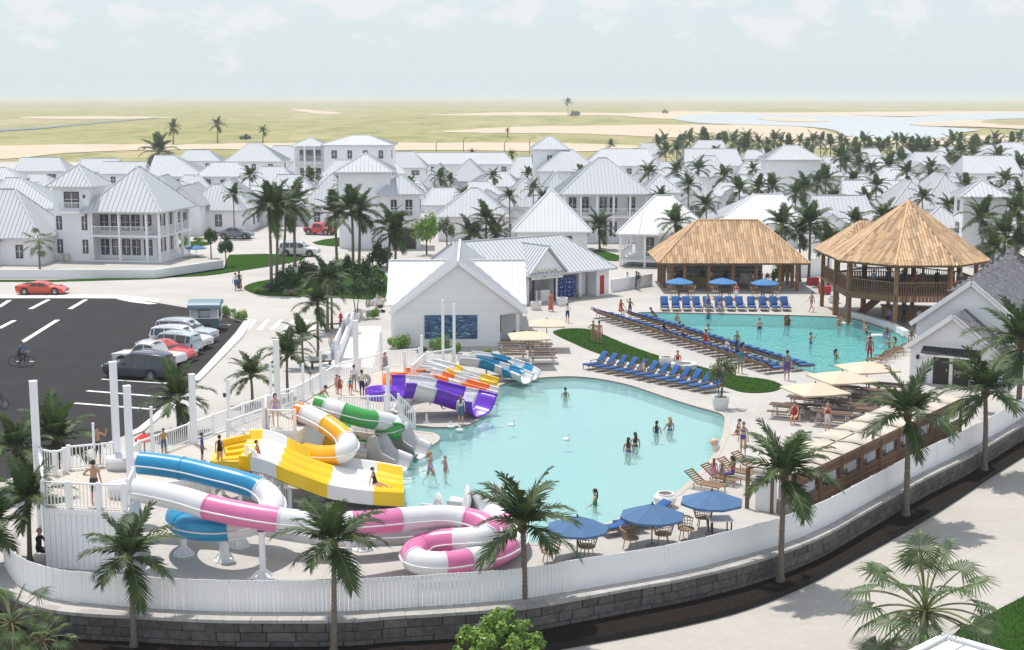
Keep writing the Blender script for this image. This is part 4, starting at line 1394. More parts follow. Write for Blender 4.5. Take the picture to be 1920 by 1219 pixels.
window(e, 7.81, 1.2, 0.9, 1.2, 1.2, R(90))
mur, t, N, b, o = nodes('mural_print')
g_ = N('ShaderNodeTexCoord')
nz_ = N('ShaderNodeTexNoise')
nz_.inputs['Scale'].default_value = 2.2
nz_.inputs['Detail'].default_value = 5
nz_.inputs['Distortion'].default_value = 1.2
mp_ = N('ShaderNodeMapping')
mp_.inputs['Scale'].default_value = (0.8, 1, 2.6)
t.links.new(g_.outputs['Object'], mp_.inputs[0])
t.links.new(mp_.outputs[0], nz_.inputs['Vector'])
cr_ = ramp(t, N, nz_.outputs[0], [(0.25, (0.008, 0.015, 0.05)), (0.45, (0.02, 0.06, 0.17)), (0.58, (0.05, 0.17, 0.30)), (0.68, (0.35, 0.45, 0.5)), (0.78, (0.6, 0.55, 0.4))])
t.links.new(cr_, b.inputs['Base Color'])
b.inputs['Roughness'].default_value = 0.4
MB().box((4.2, -0.06, 1.45), (3.85, 0.05, 1.75)).obj('mural', mur, e)
mb = MB()
for k in range(3):
 mb.box((-0.5, 7.6, 4.6 - k * 0.28), (0.5, 0.7 - 0.1 * k, 0.2))
mb.obj('vent_hood', trimw, e)
MB().box((-0.15, 7.6, 4.4), (0.5, 0.3, 0.8)).obj('vent_duct', trimw, e)
# ---- locker building
c = G(1050, 563)
LB = thing('locker_building', 'long white locker building with grey metal roof and gabled entrance', 'building', (c.x, c.y, 0), R(37), None)
dirx = V((math.cos(R(37)), math.sin(R(37)), 0))
def lx(px, org=c, d=dirx):
 lo, hi = -14.0, 12.0
 for _ in range(40):
  m_ = (lo + hi) / 2
  if PROJ(org + d * m_)[0] < px:
   lo = m_
  else:
   hi = m_
 return lo
xr_ = lx(1142)
xl_ = -9.5
mb = MB()
cx_, wd = (xl_ + xr_) / 2, xr_ - xl_
mb.box((cx_, 4.7, 1.25), (wd, 6.4, 2.5))
for a_, b_ in ((lx(981), lx(993)), (lx(1040), lx(1046)), (lx(1119), xr_)):
 mb.box(((a_ + b_) / 2, 0.78, 1.25), (b_ - a_, 1.44, 2.5))
mb.box(((lx(1095) + lx(1099)) / 2, 1.1, 1.25), (0.35, 0.8, 2.5))
mb.obj('wall', wallw, LB)
rf = dict(x=cx_, y=3.9, w=wd, d=7.8, z0=0, h=2.55, rise=2.9, ov=0.55, ridge=(-wd / 2 + 0.5, wd / 2 - 2.6))
roof_on(LB, rf, roofm, ribm, 0.42)
gx = (lx(998) + lx(1046)) / 2
gw_ = lx(1046) - lx(998) + 0.7
gd = dict(x=gx, y=1.6, w=gw_, d=3.8, z0=0, h=2.75, rise=2.3, ov=0.3, roof='gable_y')
roof_on(LB, gd, roofm, ribm, 0.42)
mb = MB()
mb.add([(gx - gw_ / 2, -0.3, 2.1), (gx + gw_ / 2, -0.3, 2.1), (gx + gw_ / 2, -0.3, 2.8), (gx, -0.3, 4.75), (gx - gw_ / 2, -0.3, 2.8),
  (gx - gw_ / 2, -0.1, 2.1), (gx + gw_ / 2, -0.1, 2.1)], [(0, 1, 2, 3, 4), (5, 6, 1, 0)])
mb.obj('entrance_gable', trimw, LB)
# painted sign over the entrance: rows of small uneven coloured marks
sg = MB().box((gx, -0.33, 2.6), (gw_ * 0.74, 0.04, 0.9)).obj('sign_board', M('sign_white', (0.8, 0.78, 0.74), 0.6), LB)
mk_ = MB()
rs = random.Random(5)
for row, zz in ((0, 2.8), (1, 2.42)):
 x = gx - gw_ * 0.34
 while x < gx + gw_ * 0.33:
  w_ = rs.uniform(0.10, 0.22)
  ci = rs.choice((0, 0, 1, 2))
  for k in range(3):
   mk_.box((x + rs.uniform(0, w_), -0.357, zz + rs.uniform(-0.1, 0.1)), (rs.uniform(0.04, 0.12), 0.012, rs.uniform(0.03, 0.14)), 0, ci)
  x += w_ + 0.07
mk_.obj('sign_lettering', [M('sign_dark', (0.05, 0.05, 0.06), 0.6), M('sign_gold', (0.55, 0.40, 0.12), 0.5), M('sign_orange', (0.6, 0.2, 0.06), 0.5)], sg)
# entrance recess with counter
ea, eb = lx(1000), lx(1040)
MB().box(((ea + eb) / 2, 1.46, 1.2), (eb - ea, 0.05, 2.4)).obj('entrance_back', M('snack_wall', (0.55, 0.56, 0.56), 0.6), LB)
MB().box(((ea + eb) / 2 - 0.3, 1.42, 2.0), ((eb - ea) * 0.5, 0.05, 0.35)).obj('menu_board', M('teal_panel', (0.03, 0.36, 0.34), 0.5), LB)
mb = MB()
for x in (ea, eb):
 mb.box((x, 0.0, 1.1), (0.14, 0.12, 2.2))
mb.obj('entrance_frame', black, LB)
MB().box((eb - 1.1, 0.6, 0.5), (1.6, 0.6, 1.0)).obj('counter', trimw, LB)
locker_m = M('locker_blue', (0.012, 0.07, 0.30), 0.45, isl=0.25)
mark_m = [M('mark_white', (0.65, 0.68, 0.7), 0.5), M('mark_red', (0.5, 0.06, 0.04), 0.5), M('mark_yellow', (0.6, 0.5, 0.15), 0.5)]
for a_, b_ in ((lx(945), lx(981)), (lx(1046), lx(1091))):
 base = MB().box(((a_ + b_) / 2, 1.2, 0.96), (b_ - a_, 0.5, 1.92)).obj('locker_bank', M('locker_body', (0.012, 0.05, 0.2), 0.5), LB)
 dm, mm = MB(), MB()
 nc = int((b_ - a_) / 0.42)
 for i in range(nc):
  for j in range(5):
   x = a_ + (i + 0.5) * (b_ - a_) / nc
   z = 0.1 + (j + 0.5) * 0.36
   dm.box((x, 0.94, z), ((b_ - a_) / nc - 0.03, 0.03, 0.335))
   for k in range(2):
    mm.box((x + rs.uniform(-.12, .12), 0.92, z + rs.uniform(-.08, .08)), (rs.uniform(.05, .12), 0.012, rs.uniform(.05, .12)), 0, rs.choice((0, 0, 0, 1, 2)))
 stuff(dm.obj('locker_doors', locker_m, base))
 stuff(mm.obj('locker_numbers', mark_m, base))
dx_ = lx(1109)
MB().box((dx_, 1.46, 1.05), (1.15, 0.06, 2.1)).obj('door_frame', black, LB)
MB().box((dx_, 1.42, 1.02), (0.95, 0.05, 2.0)).obj('door', trimw, LB)
MB().box((lx(1129), 0.02, 1.0), (0.42, 0.08, 1.7)).obj('red_banner', M('banner_red', (0.5, 0.02, 0.02), 0.6), LB)
for px in (1052, 1066, 952):
 window(LB, lx(px), 1.49, 1.95, 0.7, 0.5)
# low white screen wall right of the lockers
A, B = G(1146, 548), G(1222, 536)
mb = MB()
mb.bar((A.x, A.y, 0.6), (B.x, B.y, 0.6), 0.15, 1.2)
tag(mb.obj('screen_wall', wallw), 'low white screen wall between locker building and bar pavilion', 'wall')
A, B, C2 = G(1500, 530), G(1575, 524), G(1590, 520)
mb = MB()
mb.bar((A.x, A.y + 4, 0.9), (B.x, B.y + 4, 0.9), 0.15, 1.8)
tag(mb.obj('screen_wall', wallw), 'white screen wall between the two thatched pavilions', 'wall')
# ---- clapboard house on the right with shingle roofs
c = G(1782, 722)
RB = thing('clapboard_house', 'white clapboard house with grey shingle roofs and paired dark doors', 'building', (c.x, c.y, 0), R(-30), None)
shing = M('grey_shingle', (0.165, 0.17, 0.185), 0.85, isl=0.3, var=0.15, vs=2)
under = M('shingle_underlay', (0.12, 0.12, 0.13), 0.9)
def shingle_roof(par, b, w=0.30, L=0.22):
 ro = roof_on_plain(par, b, under)
 mb = MB()
 for pl_ in roof_polys(b):
  shingles(mb, pl_, w, L, 0.02)
 stuff(mb.obj('shingles', shing, ro))
 return ro
def roof_polys(b):
 ov = b.get('ov', 0.5)
 W_, D_, z, rise = b['w'] + 2 * ov, b['d'] + 2 * ov, b['z0'] + b['h'], b['rise']
 T = Matrix.Translation((b['x'], b['y'], 0))
 if b.get('roof') == 'gable_y':
  T = T @ Matrix.Rotation(R(90), 4, 'Z')
  W_, D_ = D_, W_
 if b.get('roof', 'hip') == 'hip':
  xl, xr = b.get('ridge', (-(W_ - D_) / 2, (W_ - D_) / 2))
  pls = hip_planes(W_, D_, z, z + rise, xl, xr)
 else:
  pls = [hip_planes(W_, D_, z, z + rise, -W_ / 2, W_ / 2)[i] for i in (0, 2)]
 return [[T @ p for p in q] for q in pls]
def roof_on_plain(par, b, mat):
 mb = MB()
 for q in roof_polys(b):
  n = len(q)
  d = V((0, 0, -0.14))
  mb.add(q + [p + d for p in q], [tuple(range(n)), tuple(range(2 * n - 1, n - 1, -1))] + [(i, n + i, n + (i + 1) % n, (i + 1) % n) for i in range(n)])
 return mb.obj('roof', mat, par)
big = dict(x=0.35, y=10.2, w=6.9, d=14, z0=0, h=3.3, rise=3.0, ov=0.3, roof='gable_y')
small = dict(x=0, y=2.0, w=5.2, d=4.0, z0=0, h=2.2, rise=2.3, ov=0.3, roof='gable_y')
for b in (big, small):
 walls_of(RB, b)
 shingle_roof(RB, b)
 sm = MB()
 y0 = b['y'] - b['d'] / 2 - 0.004
 k = b['w'] / (b['w'] + 0.6)
 X0, X1 = b['x'] - b['w'] / 2, b['x'] + b['w'] / 2
 zz = b['h'] + b['rise'] * (1 - k) - 0.17
 lap_siding(sm, [(X0, y0, 0), (X1, y0, 0), (X1, y0, zz), (b['x'], y0, b['h'] + b['rise'] - 0.18), (X0, y0, zz)], 0.17)
 stuff(sm.obj('siding', siding, RB))
 rake(RB, b['w'] + 0.7, 0, b['y'] - b['d'] / 2 - 0.32, b['h'], b['rise'], b['x'])
hp = dict(x=0.0, y=17.5, w=6.5, d=7, z0=0, h=4.2, rise=2.9, ov=0.3)
walls_of(RB, hp)
shingle_roof(RB, hp)
aw = MB()
aw.hexa([(-1.7, -0.02, 2.05), (1.7, -0.02, 2.05), (1.8, -0.75, 1.85), (-1.8, -0.75, 1.85), (-1.7, -0.02, 2.35), (1.7, -0.02, 2.35), (1.8, -0.75, 1.98), (-1.8, -0.75, 1.98)])
a_ = aw.obj('door_canopy', trimw, RB)
sm = MB()
shingles(sm, [V((-1.8, -0.78, 2.0)), V((1.8, -0.78, 2.0)), V((1.7, -0.02, 2.38)), V((-1.7, -0.02, 2.38))], 0.3, 0.2, 0.02)
stuff(sm.obj('shingles', M('black_shingle', (0.04, 0.04, 0.045), 0.85, isl=0.3), a_))
for x in (-0.62, 0.62):
 d_ = MB().box((x, -0.04, 0.95), (0.98, 0.07, 1.9)).obj('door', M('dark_door', (0.03, 0.022, 0.02), 0.4), RB)
 MB().box((x + (0.36 if x < 0 else -0.36), -0.1, 0.95), (0.05, 0.06, 0.16)).obj('handle', steel, d_)
MB().box((0, -0.05, 0.97), (0.2, 0.06, 1.94)).obj('door_post', trimw, RB)
for x in (-2.1, 2.1):
 MB().lathe([(0.02, 0), (0.09, 0.02), (0.11, 0.2), (0.04, 0.3), (0.0, 0.33)], 8, (x, -0.14, 1.5)).obj('wall_lantern', black, RB)

# ------------------------------------------------------------ thatched pavilions
bambm = M('bamboo_shingle', (0.60, 0.41, 0.25), 0.65, isl=0.32, col2=(0.51, 0.335, 0.19), vs=1.2)
bambu = M('bamboo_underlay', (0.16, 0.09, 0.04), 0.9)
post_t = MB().box((0, 0, 0.5), (0.3, 0.3, 1)).mesh('timber_post', woodb)
A, B = G(1250, 546), G(1494, 546)
PV = thing('bar_pavilion', 'single-storey poolside bar pavilion with golden bamboo hip roof on timber posts', 'pavilion', ((A.x + B.x) / 2, A.y + 3.6, 0), 0)
hw = (B.x - A.x) / 2
b = dict(x=0, y=0, w=2 * hw + 0.9, d=8.4, z0=0, h=2.75, rise=3.6, ov=0.5, ridge=(-2.9, 2.9))
ro = roof_on_plain(PV, b, bambu)
mb = MB()
for q in roof_polys(b):
 shingles(mb, q, 0.25, 1.25, 0.05, 0, rnd, True)
stuff(mb.obj('bamboo_shingles', bambm, ro))
mb = MB()
W2, D2 = b['w'] / 2 + 0.5, b['d'] / 2 + 0.5
for s in (-1, 1):
 for s2 in (-1, 1):
  mb.tube([(s * W2, s2 * D2, 2.82), (s * 2.9, 0, 6.42)], 0.09, 6)
mb.tube([(-2.9, 0, 6.42), (2.9, 0, 6.42)], 0.1, 6)
mb.obj('hip_poles', bambm, ro)
for px in (1258, 1283, 1328, 1373, 1417, 1461, 1494):
 X = AT(px, 545, A.y + 0.1).x - PV.location.x
 put('post', post_t, PV, (X, -3.5, 0), None, (1, 1, 2.8))
for X in (-hw, hw):
 for Y in (-1.2, 1.2, 3.6):
  put('post', post_t, PV, (X, Y, 0), None, (1, 1, 2.8))
for X in (-3, 0, 3):
 put('post', post_t, PV, (X, 3.6, 0), None, (1, 1, 2.8))
mb = MB()
for Y in (-3.5, 3.6):
 mb.box((0, Y, 2.68), (2 * hw + 0.3, 0.22, 0.24))
for X in (-hw, hw):
 mb.box((X, 0, 2.66), (0.22, 7.0, 0.22))
mb.obj('beam', woodb, PV)
BP = V((PV.location.x, PV.location.y, 0))
def bar_counter(label, loc, L, rz=0, mat=None):
 t_ = thing('bar_counter', label, 'bar', loc, rz)
 MB().box((0, 0, 0.5), (L, 0.55, 1.0)).obj('front', mat or woodb, t_)
 mb = MB()
 n = int(L / 0.3)
 for i in range(n):
  mb.box((-L / 2 + (i + 0.5) * L / n, -0.29, 0.5), (L / n - 0.02, 0.03, 0.94))
 mb.obj('planks', woodl, t_)
 MB().box((0, -0.05, 1.04), (L + 0.2, 0.8, 0.07)).obj('counter_top', M('dark_counter', (0.07, 0.06, 0.055), 0.3), t_)
 return t_
bar_counter('timber bar counter inside the single-storey pavilion', (BP.x - 2.0, BP.y - 0.3, 0), 6.4)
t_ = thing('back_bar', 'white back bar with shelves of bottles inside the single-storey pavilion', 'bar', (BP.x - 0.8, BP.y + 2.2, 0))
MB().box((0, 0, 0.5), (9.4, 0.5, 1.0)).obj('cabinet', trimw, t_)
MB().box((0, 0.3, 1.35), (9.4, 0.06, 2.7)).obj('back_panel', M('bar_back', (0.32, 0.32, 0.31), 0.5), t_)
for z in (1.35, 1.75):
 MB().box((0, 0.12, z), (9.2, 0.3, 0.05)).obj('shelf', trimw, t_)
bt = [MB().lathe([(0.0, 0), (0.04, 0), (0.04, 0.17), (0.015, 0.22), (0.015, 0.29), (0, 0.29)], 8).mesh('bottle', M('bottle_%d' % i, c_, 0.15)) for i, c_ in enumerate(((0.02, 0.10, 0.03), (0.18, 0.06, 0.01), (0.5, 0.5, 0.5), (0.03, 0.05, 0.15)))]
for i in range(34):
 tag(put('bottle', rnd.choice(bt), None, (BP.x - 5.2 + (i % 17) * 0.54 + rnd.uniform(-.1, .1), BP.y + 2.3, 1.376 if i < 17 else 1.776)),
  '%s small bottle from the left on the %s shelf of the back bar' % (ORD[i % 17], 'lower' if i < 17 else 'upper'), 'bottle', 'bottles on the back bar, %s shelf' % ('lower' if i < 17 else 'upper'))
# two-storey octagonal pavilion
c = G(1721, 613)
PC = V((c.x, c.y + 4.2, 0))
PV2 = thing('two_storey_pavilion', 'two-storey octagonal pool pavilion with pointed golden bamboo roof', 'pavilion', PC, R(0))
rp, re_, ze, za, zf = 5.5, 6.5, 5.1, 9.7, 2.65
def octp(r, z, k, off=22.5):
 a_ = R(k * 45 + off)
 return V((r * math.cos(a_), r * math.sin(a_), z))
mb, sh, hp_ = MB(), MB(), MB()
for k in range(8):
 a_, b_, top = octp(re_, ze, k), octp(re_, ze, k + 1), V((0, 0, za))
 mb.add([a_, b_, top, a_ - V((0, 0, .15)), b_ - V((0, 0, .15)), top - V((0, 0, .2))], [(0, 1, 2), (5, 4, 3), (0, 3, 4, 1)])
 shingles(sh, [a_, b_, top], 0.26, 1.25, 0.05, 0, rnd, True)
 hp_.tube([octp(re_, ze + 0.07, k), V((0, 0, za + 0.06))], 0.085, 6)
ro = mb.obj('roof', bambu, PV2)
stuff(sh.obj('bamboo_shingles', bambm, ro))
hp_.obj('hip_poles', bambm, ro)
for k in range(8):
 p = octp(rp, 0, k)
 put('post', post_t, PV2, (p.x, p.y, -0.9 if p.y < 0 else 0), (0, 0, R(k * 45 + 22.5)), (1.1, 1.1, ze + 0.05 + (0.9 if p.y < 0 else 0)))
pl8 = [octp(rp + 0.15, 0, k) for k in range(8)]
MB().prism([(p.x, p.y) for p in pl8], zf - 0.12, zf).obj('upper_floor', M('upper_deck', (0.30, 0.2, 0.13), 0.7, var=0.2, vs=3), PV2)
fs_, rl_ = MB(), MB()
for k in range(8):
 a_, b_ = octp(rp + 0.2, zf, k), octp(rp + 0.2, zf, k + 1)
 n = 15
 for i in range(n):
  p, q = a_.lerp(b_, (i + 0.06) / n), a_.lerp(b_, (i + 0.94) / n)
  fs_.bar(p + V((0, 0, -0.26)), q + V((0, 0, -0.26)), 0.06, 0.56)
 a_, b_ = octp(rp, zf, k), octp(rp, zf, k + 1)
 railing(rl_, a_, b_, 1.0, 0.2, 0.05, rail=0.09)
stuff(fs_.obj('fascia_boards', woodb, PV2))
rl_.obj('railing', M('rail_timber', (0.26, 0.14, 0.075), 0.6), PV2)
bar_counter('round-cornered timber bar on the upper floor of the octagonal pavilion', (PC.x + 1.4, PC.y - 0.4, zf), 4.2)
# lower annex roof behind it to the left
c2 = AT(1622, 440, PC.y + 4.5)
AX = thing('pavilion_annex', 'smaller bamboo-roofed annex behind the left side of the octagonal pavilion', 'pavilion', (c2.x, PC.y + 4.6, 0))
b = dict(x=0, y=0, w=6.0, d=5.4, z0=0, h=5.0, rise=2.7, ov=0.6, ridge=(-0.4, 0.4))
ro = roof_on_plain(AX, b, bambu)
mb = MB()
for q in roof_polys(b):
 shingles(mb, q, 0.26, 1.25, 0.05, 0, rnd, True)
stuff(mb.obj('bamboo_shingles', bambm, ro))
for X in (-2.9, 2.9):
 for Y in (-2.5, 2.5):
  put('post', post_t, AX, (X, Y, 0), None, (1, 1, 5.15))
MB().box((0, 0, 2.55), (6.2, 5.4, 0.2)).obj('upper_floor', woodb, AX)
mb = MB()
railing(mb, (-2.9, -2.5, 2.65), (2.9, -2.5, 2.65), 1, 0.2, 0.05)
railing(mb, (-2.9, -2.5, 2.65), (-2.9, 2.5, 2.65), 1, 0.2, 0.05)
mb.obj('railing', MATS['rail_timber'], AX)
# stair under the pavilion and swim-up bar wall
mb = MB()
for i in range(12):
 mb.box((-3.4 + i * 0.24, 1.2, 0.12 + i * 0.21), (0.3, 1.1, 0.08))
for yy in (0.62, 1.78):
 mb.bar((-3.6, yy, 0.0), (-0.6, yy, 2.6), 0.07, 0.3)
mb.obj('stair', woodb, PV2)
arc = [G(x, y) for x, y in ((1593, 594), (1620, 600), (1650, 609), (1680, 620), (1700, 632))]
arc = smooth_path(arc, 5)
mb = MB()
for p, q in zip(arc, arc[1:]):
 mb.bar((p.x, p.y + 0.25, 0.22), (q.x, q.y + 0.25, 0.22), 0.45, 0.44)
tag(mb.obj('swim_up_wall', trimw), 'curved white swim-up bar wall under the octagonal pavilion', 'wall')
bar_counter('dark bar counter under the octagonal pavilion', (PC.x + 0.6, PC.y + 0.3, 0), 4.6, R(-14))
for i, (px, py) in enumerate(((1587, 607), (1643, 630))):
 p = G(px, py, -0.1)
 t_ = thing('pool_table', 'white in-water table near the %s pavilion post' % ('left' if i == 0 else 'front'), 'table', (p.x, p.y, -1.05), 0, 'in-water tables')
 MB().box((0, 0, 1.0), (0.9, 0.6, 0.12)).obj('top', trimw, t_)
 MB().box((0, 0, 0.5), (0.25, 0.25, 1.0)).obj('leg', trimw, t_)

# ------------------------------------------------------------ cabanas along the fence
O_, al, dn = V((10.3, 61.0, 0)), V((0.6, 0.8, 0)), V((0.8, -0.6, 0))
cab_rz = math.atan2(al.y, al.x)
cabw = M('cabana_timber', (0.17, 0.088, 0.048), 0.65, var=0.3, vs=5, rand=0.25)
NCB, CW, CD, CHh = 9, 2.25, 2.6, 1.8
for i in range(NCB):
 loc = O_ + al * (CW * i)
 t_ = thing('cabana', '%s timber cabana with beige canvas roof counted from the pool end of the fence row' % ORD[i], 'cabana', loc, cab_rz, 'cabanas along the white fence')
 # local: x along the fence, y = away from the fence side (left), fence side is -y
 for x in (0.1, CW - 0.1):
  for y in (-0.08, -CD / 2, -CD + 0.08):
   MB().box((x, y, CHh / 2), (0.14, 0.14, CHh)).obj('post', cabw, t_)
 mb = MB()
 for y in (-0.08, -CD / 2, -CD + 0.08):
  mb.box((CW / 2, y, CHh + 0.02), (CW - 0.04, 0.10, 0.14))
 mb.obj('roof_beam', woodb, t_)
 for y0, y1 in ((-0.02, -CD / 2 + 0.05), (-CD / 2 - 0.05, -CD + 0.02)):
  mb = MB()
  n = 8
  vs, fs = [], []
  for k in range(n + 1):
   yy = y0 + (y1 - y0) * k / n
   zz = CHh + 0.13 + 0.05 * math.sin(math.pi * k / n)
   vs += [(0.1, yy, zz), (CW - 0.12, yy, zz), (0.1, yy, zz - 0.025), (CW - 0.12, yy, zz - 0.025)]
  for k in range(n):
   a_ = 4 * k
   fs += [(a_, a_ + 1, a_ + 5, a_ + 4), (a_ + 2, a_ + 6, a_ + 7, a_ + 3), (a_, a_ + 4, a_ + 6, a_ + 2), (a_ + 1, a_ + 3, a_ + 7, a_ + 5)]
  mb.add(vs, fs).obj('canopy', sailf, t_, True)
 for k, (z, hh) in enumerate(((1.66, 0.16), (1.48, 0.16), (0.72, 0.2), (0.49, 0.2), (0.26, 0.2))):
  MB().box((CW / 2, -CD + 0.05, z), (CW - 0.36, 0.045, hh)).obj('slat', cabw, t_)
 MB().box((CW / 2 + 0.3, -CD + 0.16, 1.2), (CW * 0.42, 0.03, 0.62)).obj('curtain', M('curtain_grey', (0.45, 0.47, 0.5), 0.9), t_)
 MB().box((CW / 2, -CD + 0.75, 0.22), (CW - 0.5, 0.8, 0.4)).obj('sofa', M('sofa_fabric', (0.30, 0.28, 0.26), 0.9), t_)
 MB().box((0.1, -CD / 2 + 0.3, 0.85), (0.05, 1.0, 1.65)).obj('side_panel', M('panel_white', (0.7, 0.7, 0.71), 0.6), t_)

# ------------------------------------------------------------ slide towers, decks, railings
def planks(mb, poly, z, w=0.15, ang=0.0, mi=0):
 P = [V((p[0], p[1], 0)) for p in poly]
 u, v_ = V((math.cos(ang), math.sin(ang), 0)), V((-math.sin(ang), math.cos(ang), 0))
 o = P[0]
 ss = [(p - o).dot(u) for p in P]
 s = min(ss) + 0.01
 while s < max(ss) - w:
  a_, b_ = clip_line(P, u, v_, o, s + 0.008), clip_line(P, u, v_, o, s + w - 0.008)
  if a_ and b_:
   q = [o + u * (s + 0.008) + v_ * a_[0], o + u * (s + w - 0.008) + v_ * b_[0], o + u * (s + w - 0.008) + v_ * b_[1], o + u * (s + 0.008) + v_ * a_[1]]
   mb.add([(p.x, p.y, z) for p in q], [(0, 1, 2, 3)], mi)
  s += w
def platform(name, label, pts, z, skirt=True, ang=0.6, board_w=0.22, cat='deck'):
 P = [G(x, y, z) for x, y in pts]
 c_ = sum(P, V()) / len(P)
 c_.z = 0
 t_ = thing(name, label, cat, c_)
 L = [(p.x - c_.x, p.y - c_.y) for p in P]
 MB().prism(L, z - 0.2, z - 0.02).obj('deck_frame', trimw, t_)
 pm_ = MB()
 planks(pm_, L, z + 0.004, 0.15, ang)
 stuff(pm_.obj('deck_boards', decking, t_))
 if skirt:
  sm = MB()
  n = len(L)
  for i in range(n):
   a_, b_ = V((*L[i], 0)), V((*L[(i + 1) % n], 0))
   k = max(1, int((b_ - a_).length / board_w))
   for j in range(k):
    p, q = a_.lerp(b_, (j + 0.03) / k), a_.lerp(b_, (j + 0.97) / k)
    sm.bar((p.x, p.y, (z - 0.2) / 2), (q.x, q.y, (z - 0.2) / 2), 0.05, z - 0.22)
   sm.bar((*a_[:2], z - 0.1), (*b_[:2], z - 0.1), 0.12, 0.2)
  stuff(sm.obj('skirt_boards', white, t_))
 return t_, P
def fence_run(par, org, pts, z, h=0.95, gap=0.15, pw=0.15, every=2.0, zs=None):
 """railing with posts through photo points on level z (or a list of levels)"""
 Q = [G(x, y, (zs[i] if zs else z)) - org for i, (x, y) in enumerate(pts)]
 pm_ = bpy.data.meshes.get('rail_post') or MB().box((0, 0, 0.5), (1, 1, 1)).mesh('rail_post', trimw)
 mb = MB()
 for a_, b_ in zip(Q, Q[1:]):
  n = max(1, int(round((b_ - a_).length / every)))
  for i in range(n):
   p, q = a_.lerp(b_, i / n), a_.lerp(b_, (i + 1) / n)
   railing(mb, p, q, h, gap, 0.035)
   put('post', pm_, par, p, None, (pw, pw, h + 0.08))
 put('post', pm_, par, Q[-1], None, (pw, pw, h + 0.08))
 return mb.obj('railing', trimw, par)
ZT = 2.4
TW, P_ = platform('slide_tower', 'tall white boarded slide tower with plank deck at the left end', [(82, 952), (236, 960), (262, 918), (232, 872), (130, 880), (74, 884)], ZT, ang=0.9)
o_ = TW.location
fence_run(TW, o_, [(83, 951), (130, 953), (186, 956), (235, 958)], ZT, 1.0, 0.14, 0.17, 1.6)
fence_run(TW, o_, [(83, 951), (76, 886)], ZT, 1.0, 0.14, 0.17, 2.0)
fence_run(TW, o_, [(130, 881), (222, 872)], ZT, 1.0, 0.15, 0.15, 2.0)
fence_run(TW, o_, [(76, 886), (104, 892), (122, 886)], ZT, 1.0, 0.15, 0.15, 2.0)
fence_run(TW, o_, [(242, 948), (252, 925)], ZT, 1.0, 0.15, 0.15, 2.0)
ZB = 1.0
BW, P_ = platform('boardwalk', 'long plank boardwalk behind the slides between white railings',
     [(236, 889), (262, 866), (400, 815), (509, 773), (560, 757), (634, 714), (715, 692), (724, 688), (790, 682), (800, 694), (752, 742), (735, 768), (660, 778), (600, 784), (560, 812), (480, 826), (420, 862), (385, 896), (300, 905)], ZB, ang=0.75)
o_ = BW.location
fence_run(BW, o_, [(240, 886), (262, 865), (400, 813), (509, 771), (560, 755), (634, 712), (715, 691), (724, 687), (786, 681)], ZB, 0.95, 0.16, 0.13, 2.4)
fence_run(BW, o_, [(636, 777), (690, 776), (722, 774)], ZB, 0.95, 0.14, 0.13, 2.4)
fence_run(BW, o_, [(796, 692), (772, 716)], ZB, 0.95, 0.16, 0.13, 2.4)
fence_run(BW, o_, [(800, 688), (850, 680)], ZB, 0.9, 0.16, 0.13, 2.4)
CT, P_ = platform('slide_tower', 'white slide tower with small railed platform at the start of the green and yellow tubes', [(496, 806), (556, 808), (612, 776), (600, 755), (548, 772), (498, 778)], ZT, ang=0.2)
o_ = CT.location
fence_run(CT, o_, [(498, 805), (553, 807)], ZT, 0.95, 0.14, 0.14, 3)
fence_run(CT, o_, [(498, 805), (499, 779), (548, 772)], ZT, 0.95, 0.14, 0.14, 3)
fence_run(CT, o_, [(428, 826), (497, 800)], 1.6, 0.95, 0.14, 0.14, 3)
# stairs with sloping rails
def stairs(label, top, bot, zt, zb, width, n):
 """top / bottom given as photo points on their own level, along the centre line"""
 a_, b_ = G(*top, zt), G(*bot, zb)
 c_ = V((b_.x, b_.y, 0))
 t_ = thing('stairs', label, 'stairs', c_)
 d = (b_ - a_)
 h = V((d.x, d.y, 0)).normalized()
 s = V((-h.y, h.x, 0))
 for i in range(n):
  p = a_.lerp(b_, (i + 0.5) / n) - c_
  MB().box((p.x, p.y, p.z), (d.length / n * 0.95, width, 0.06), math.atan2(h.y, h.x)).obj('step', decking, t_)
 for k in (-1, 1):
  off = s * (width / 2 + 0.05) * k
  mb = MB()
  mb.bar(a_ - c_ + off + V((0, 0, -0.1)), b_ - c_ + off + V((0, 0, -0.1)), 0.08, 0.3)
  mb.obj('stringer', trimw, t_)
  mb = MB()
  railing(mb, a_ - c_ + off, b_ - c_ + off, 0.95, 0.16, 0.035)
  mb.obj('railing', trimw, t_)
  for q in (a_, b_):
   MB().box((*(q - c_ + off)[:2], q.z - c_.z + 0.5), (0.13, 0.13, 1.05)).obj('newel_post', trimw, t_)
 return t_
stairs('short white stairs from boardwalk down to the purple slide terrace', (736, 768), (766, 797), ZB, 0, 1.3, 6)
stairs('white stairs with slatted rails descending in front of the four-lane slide', (470, 882), (538, 952), 1.9, 0, 1.0, 9)
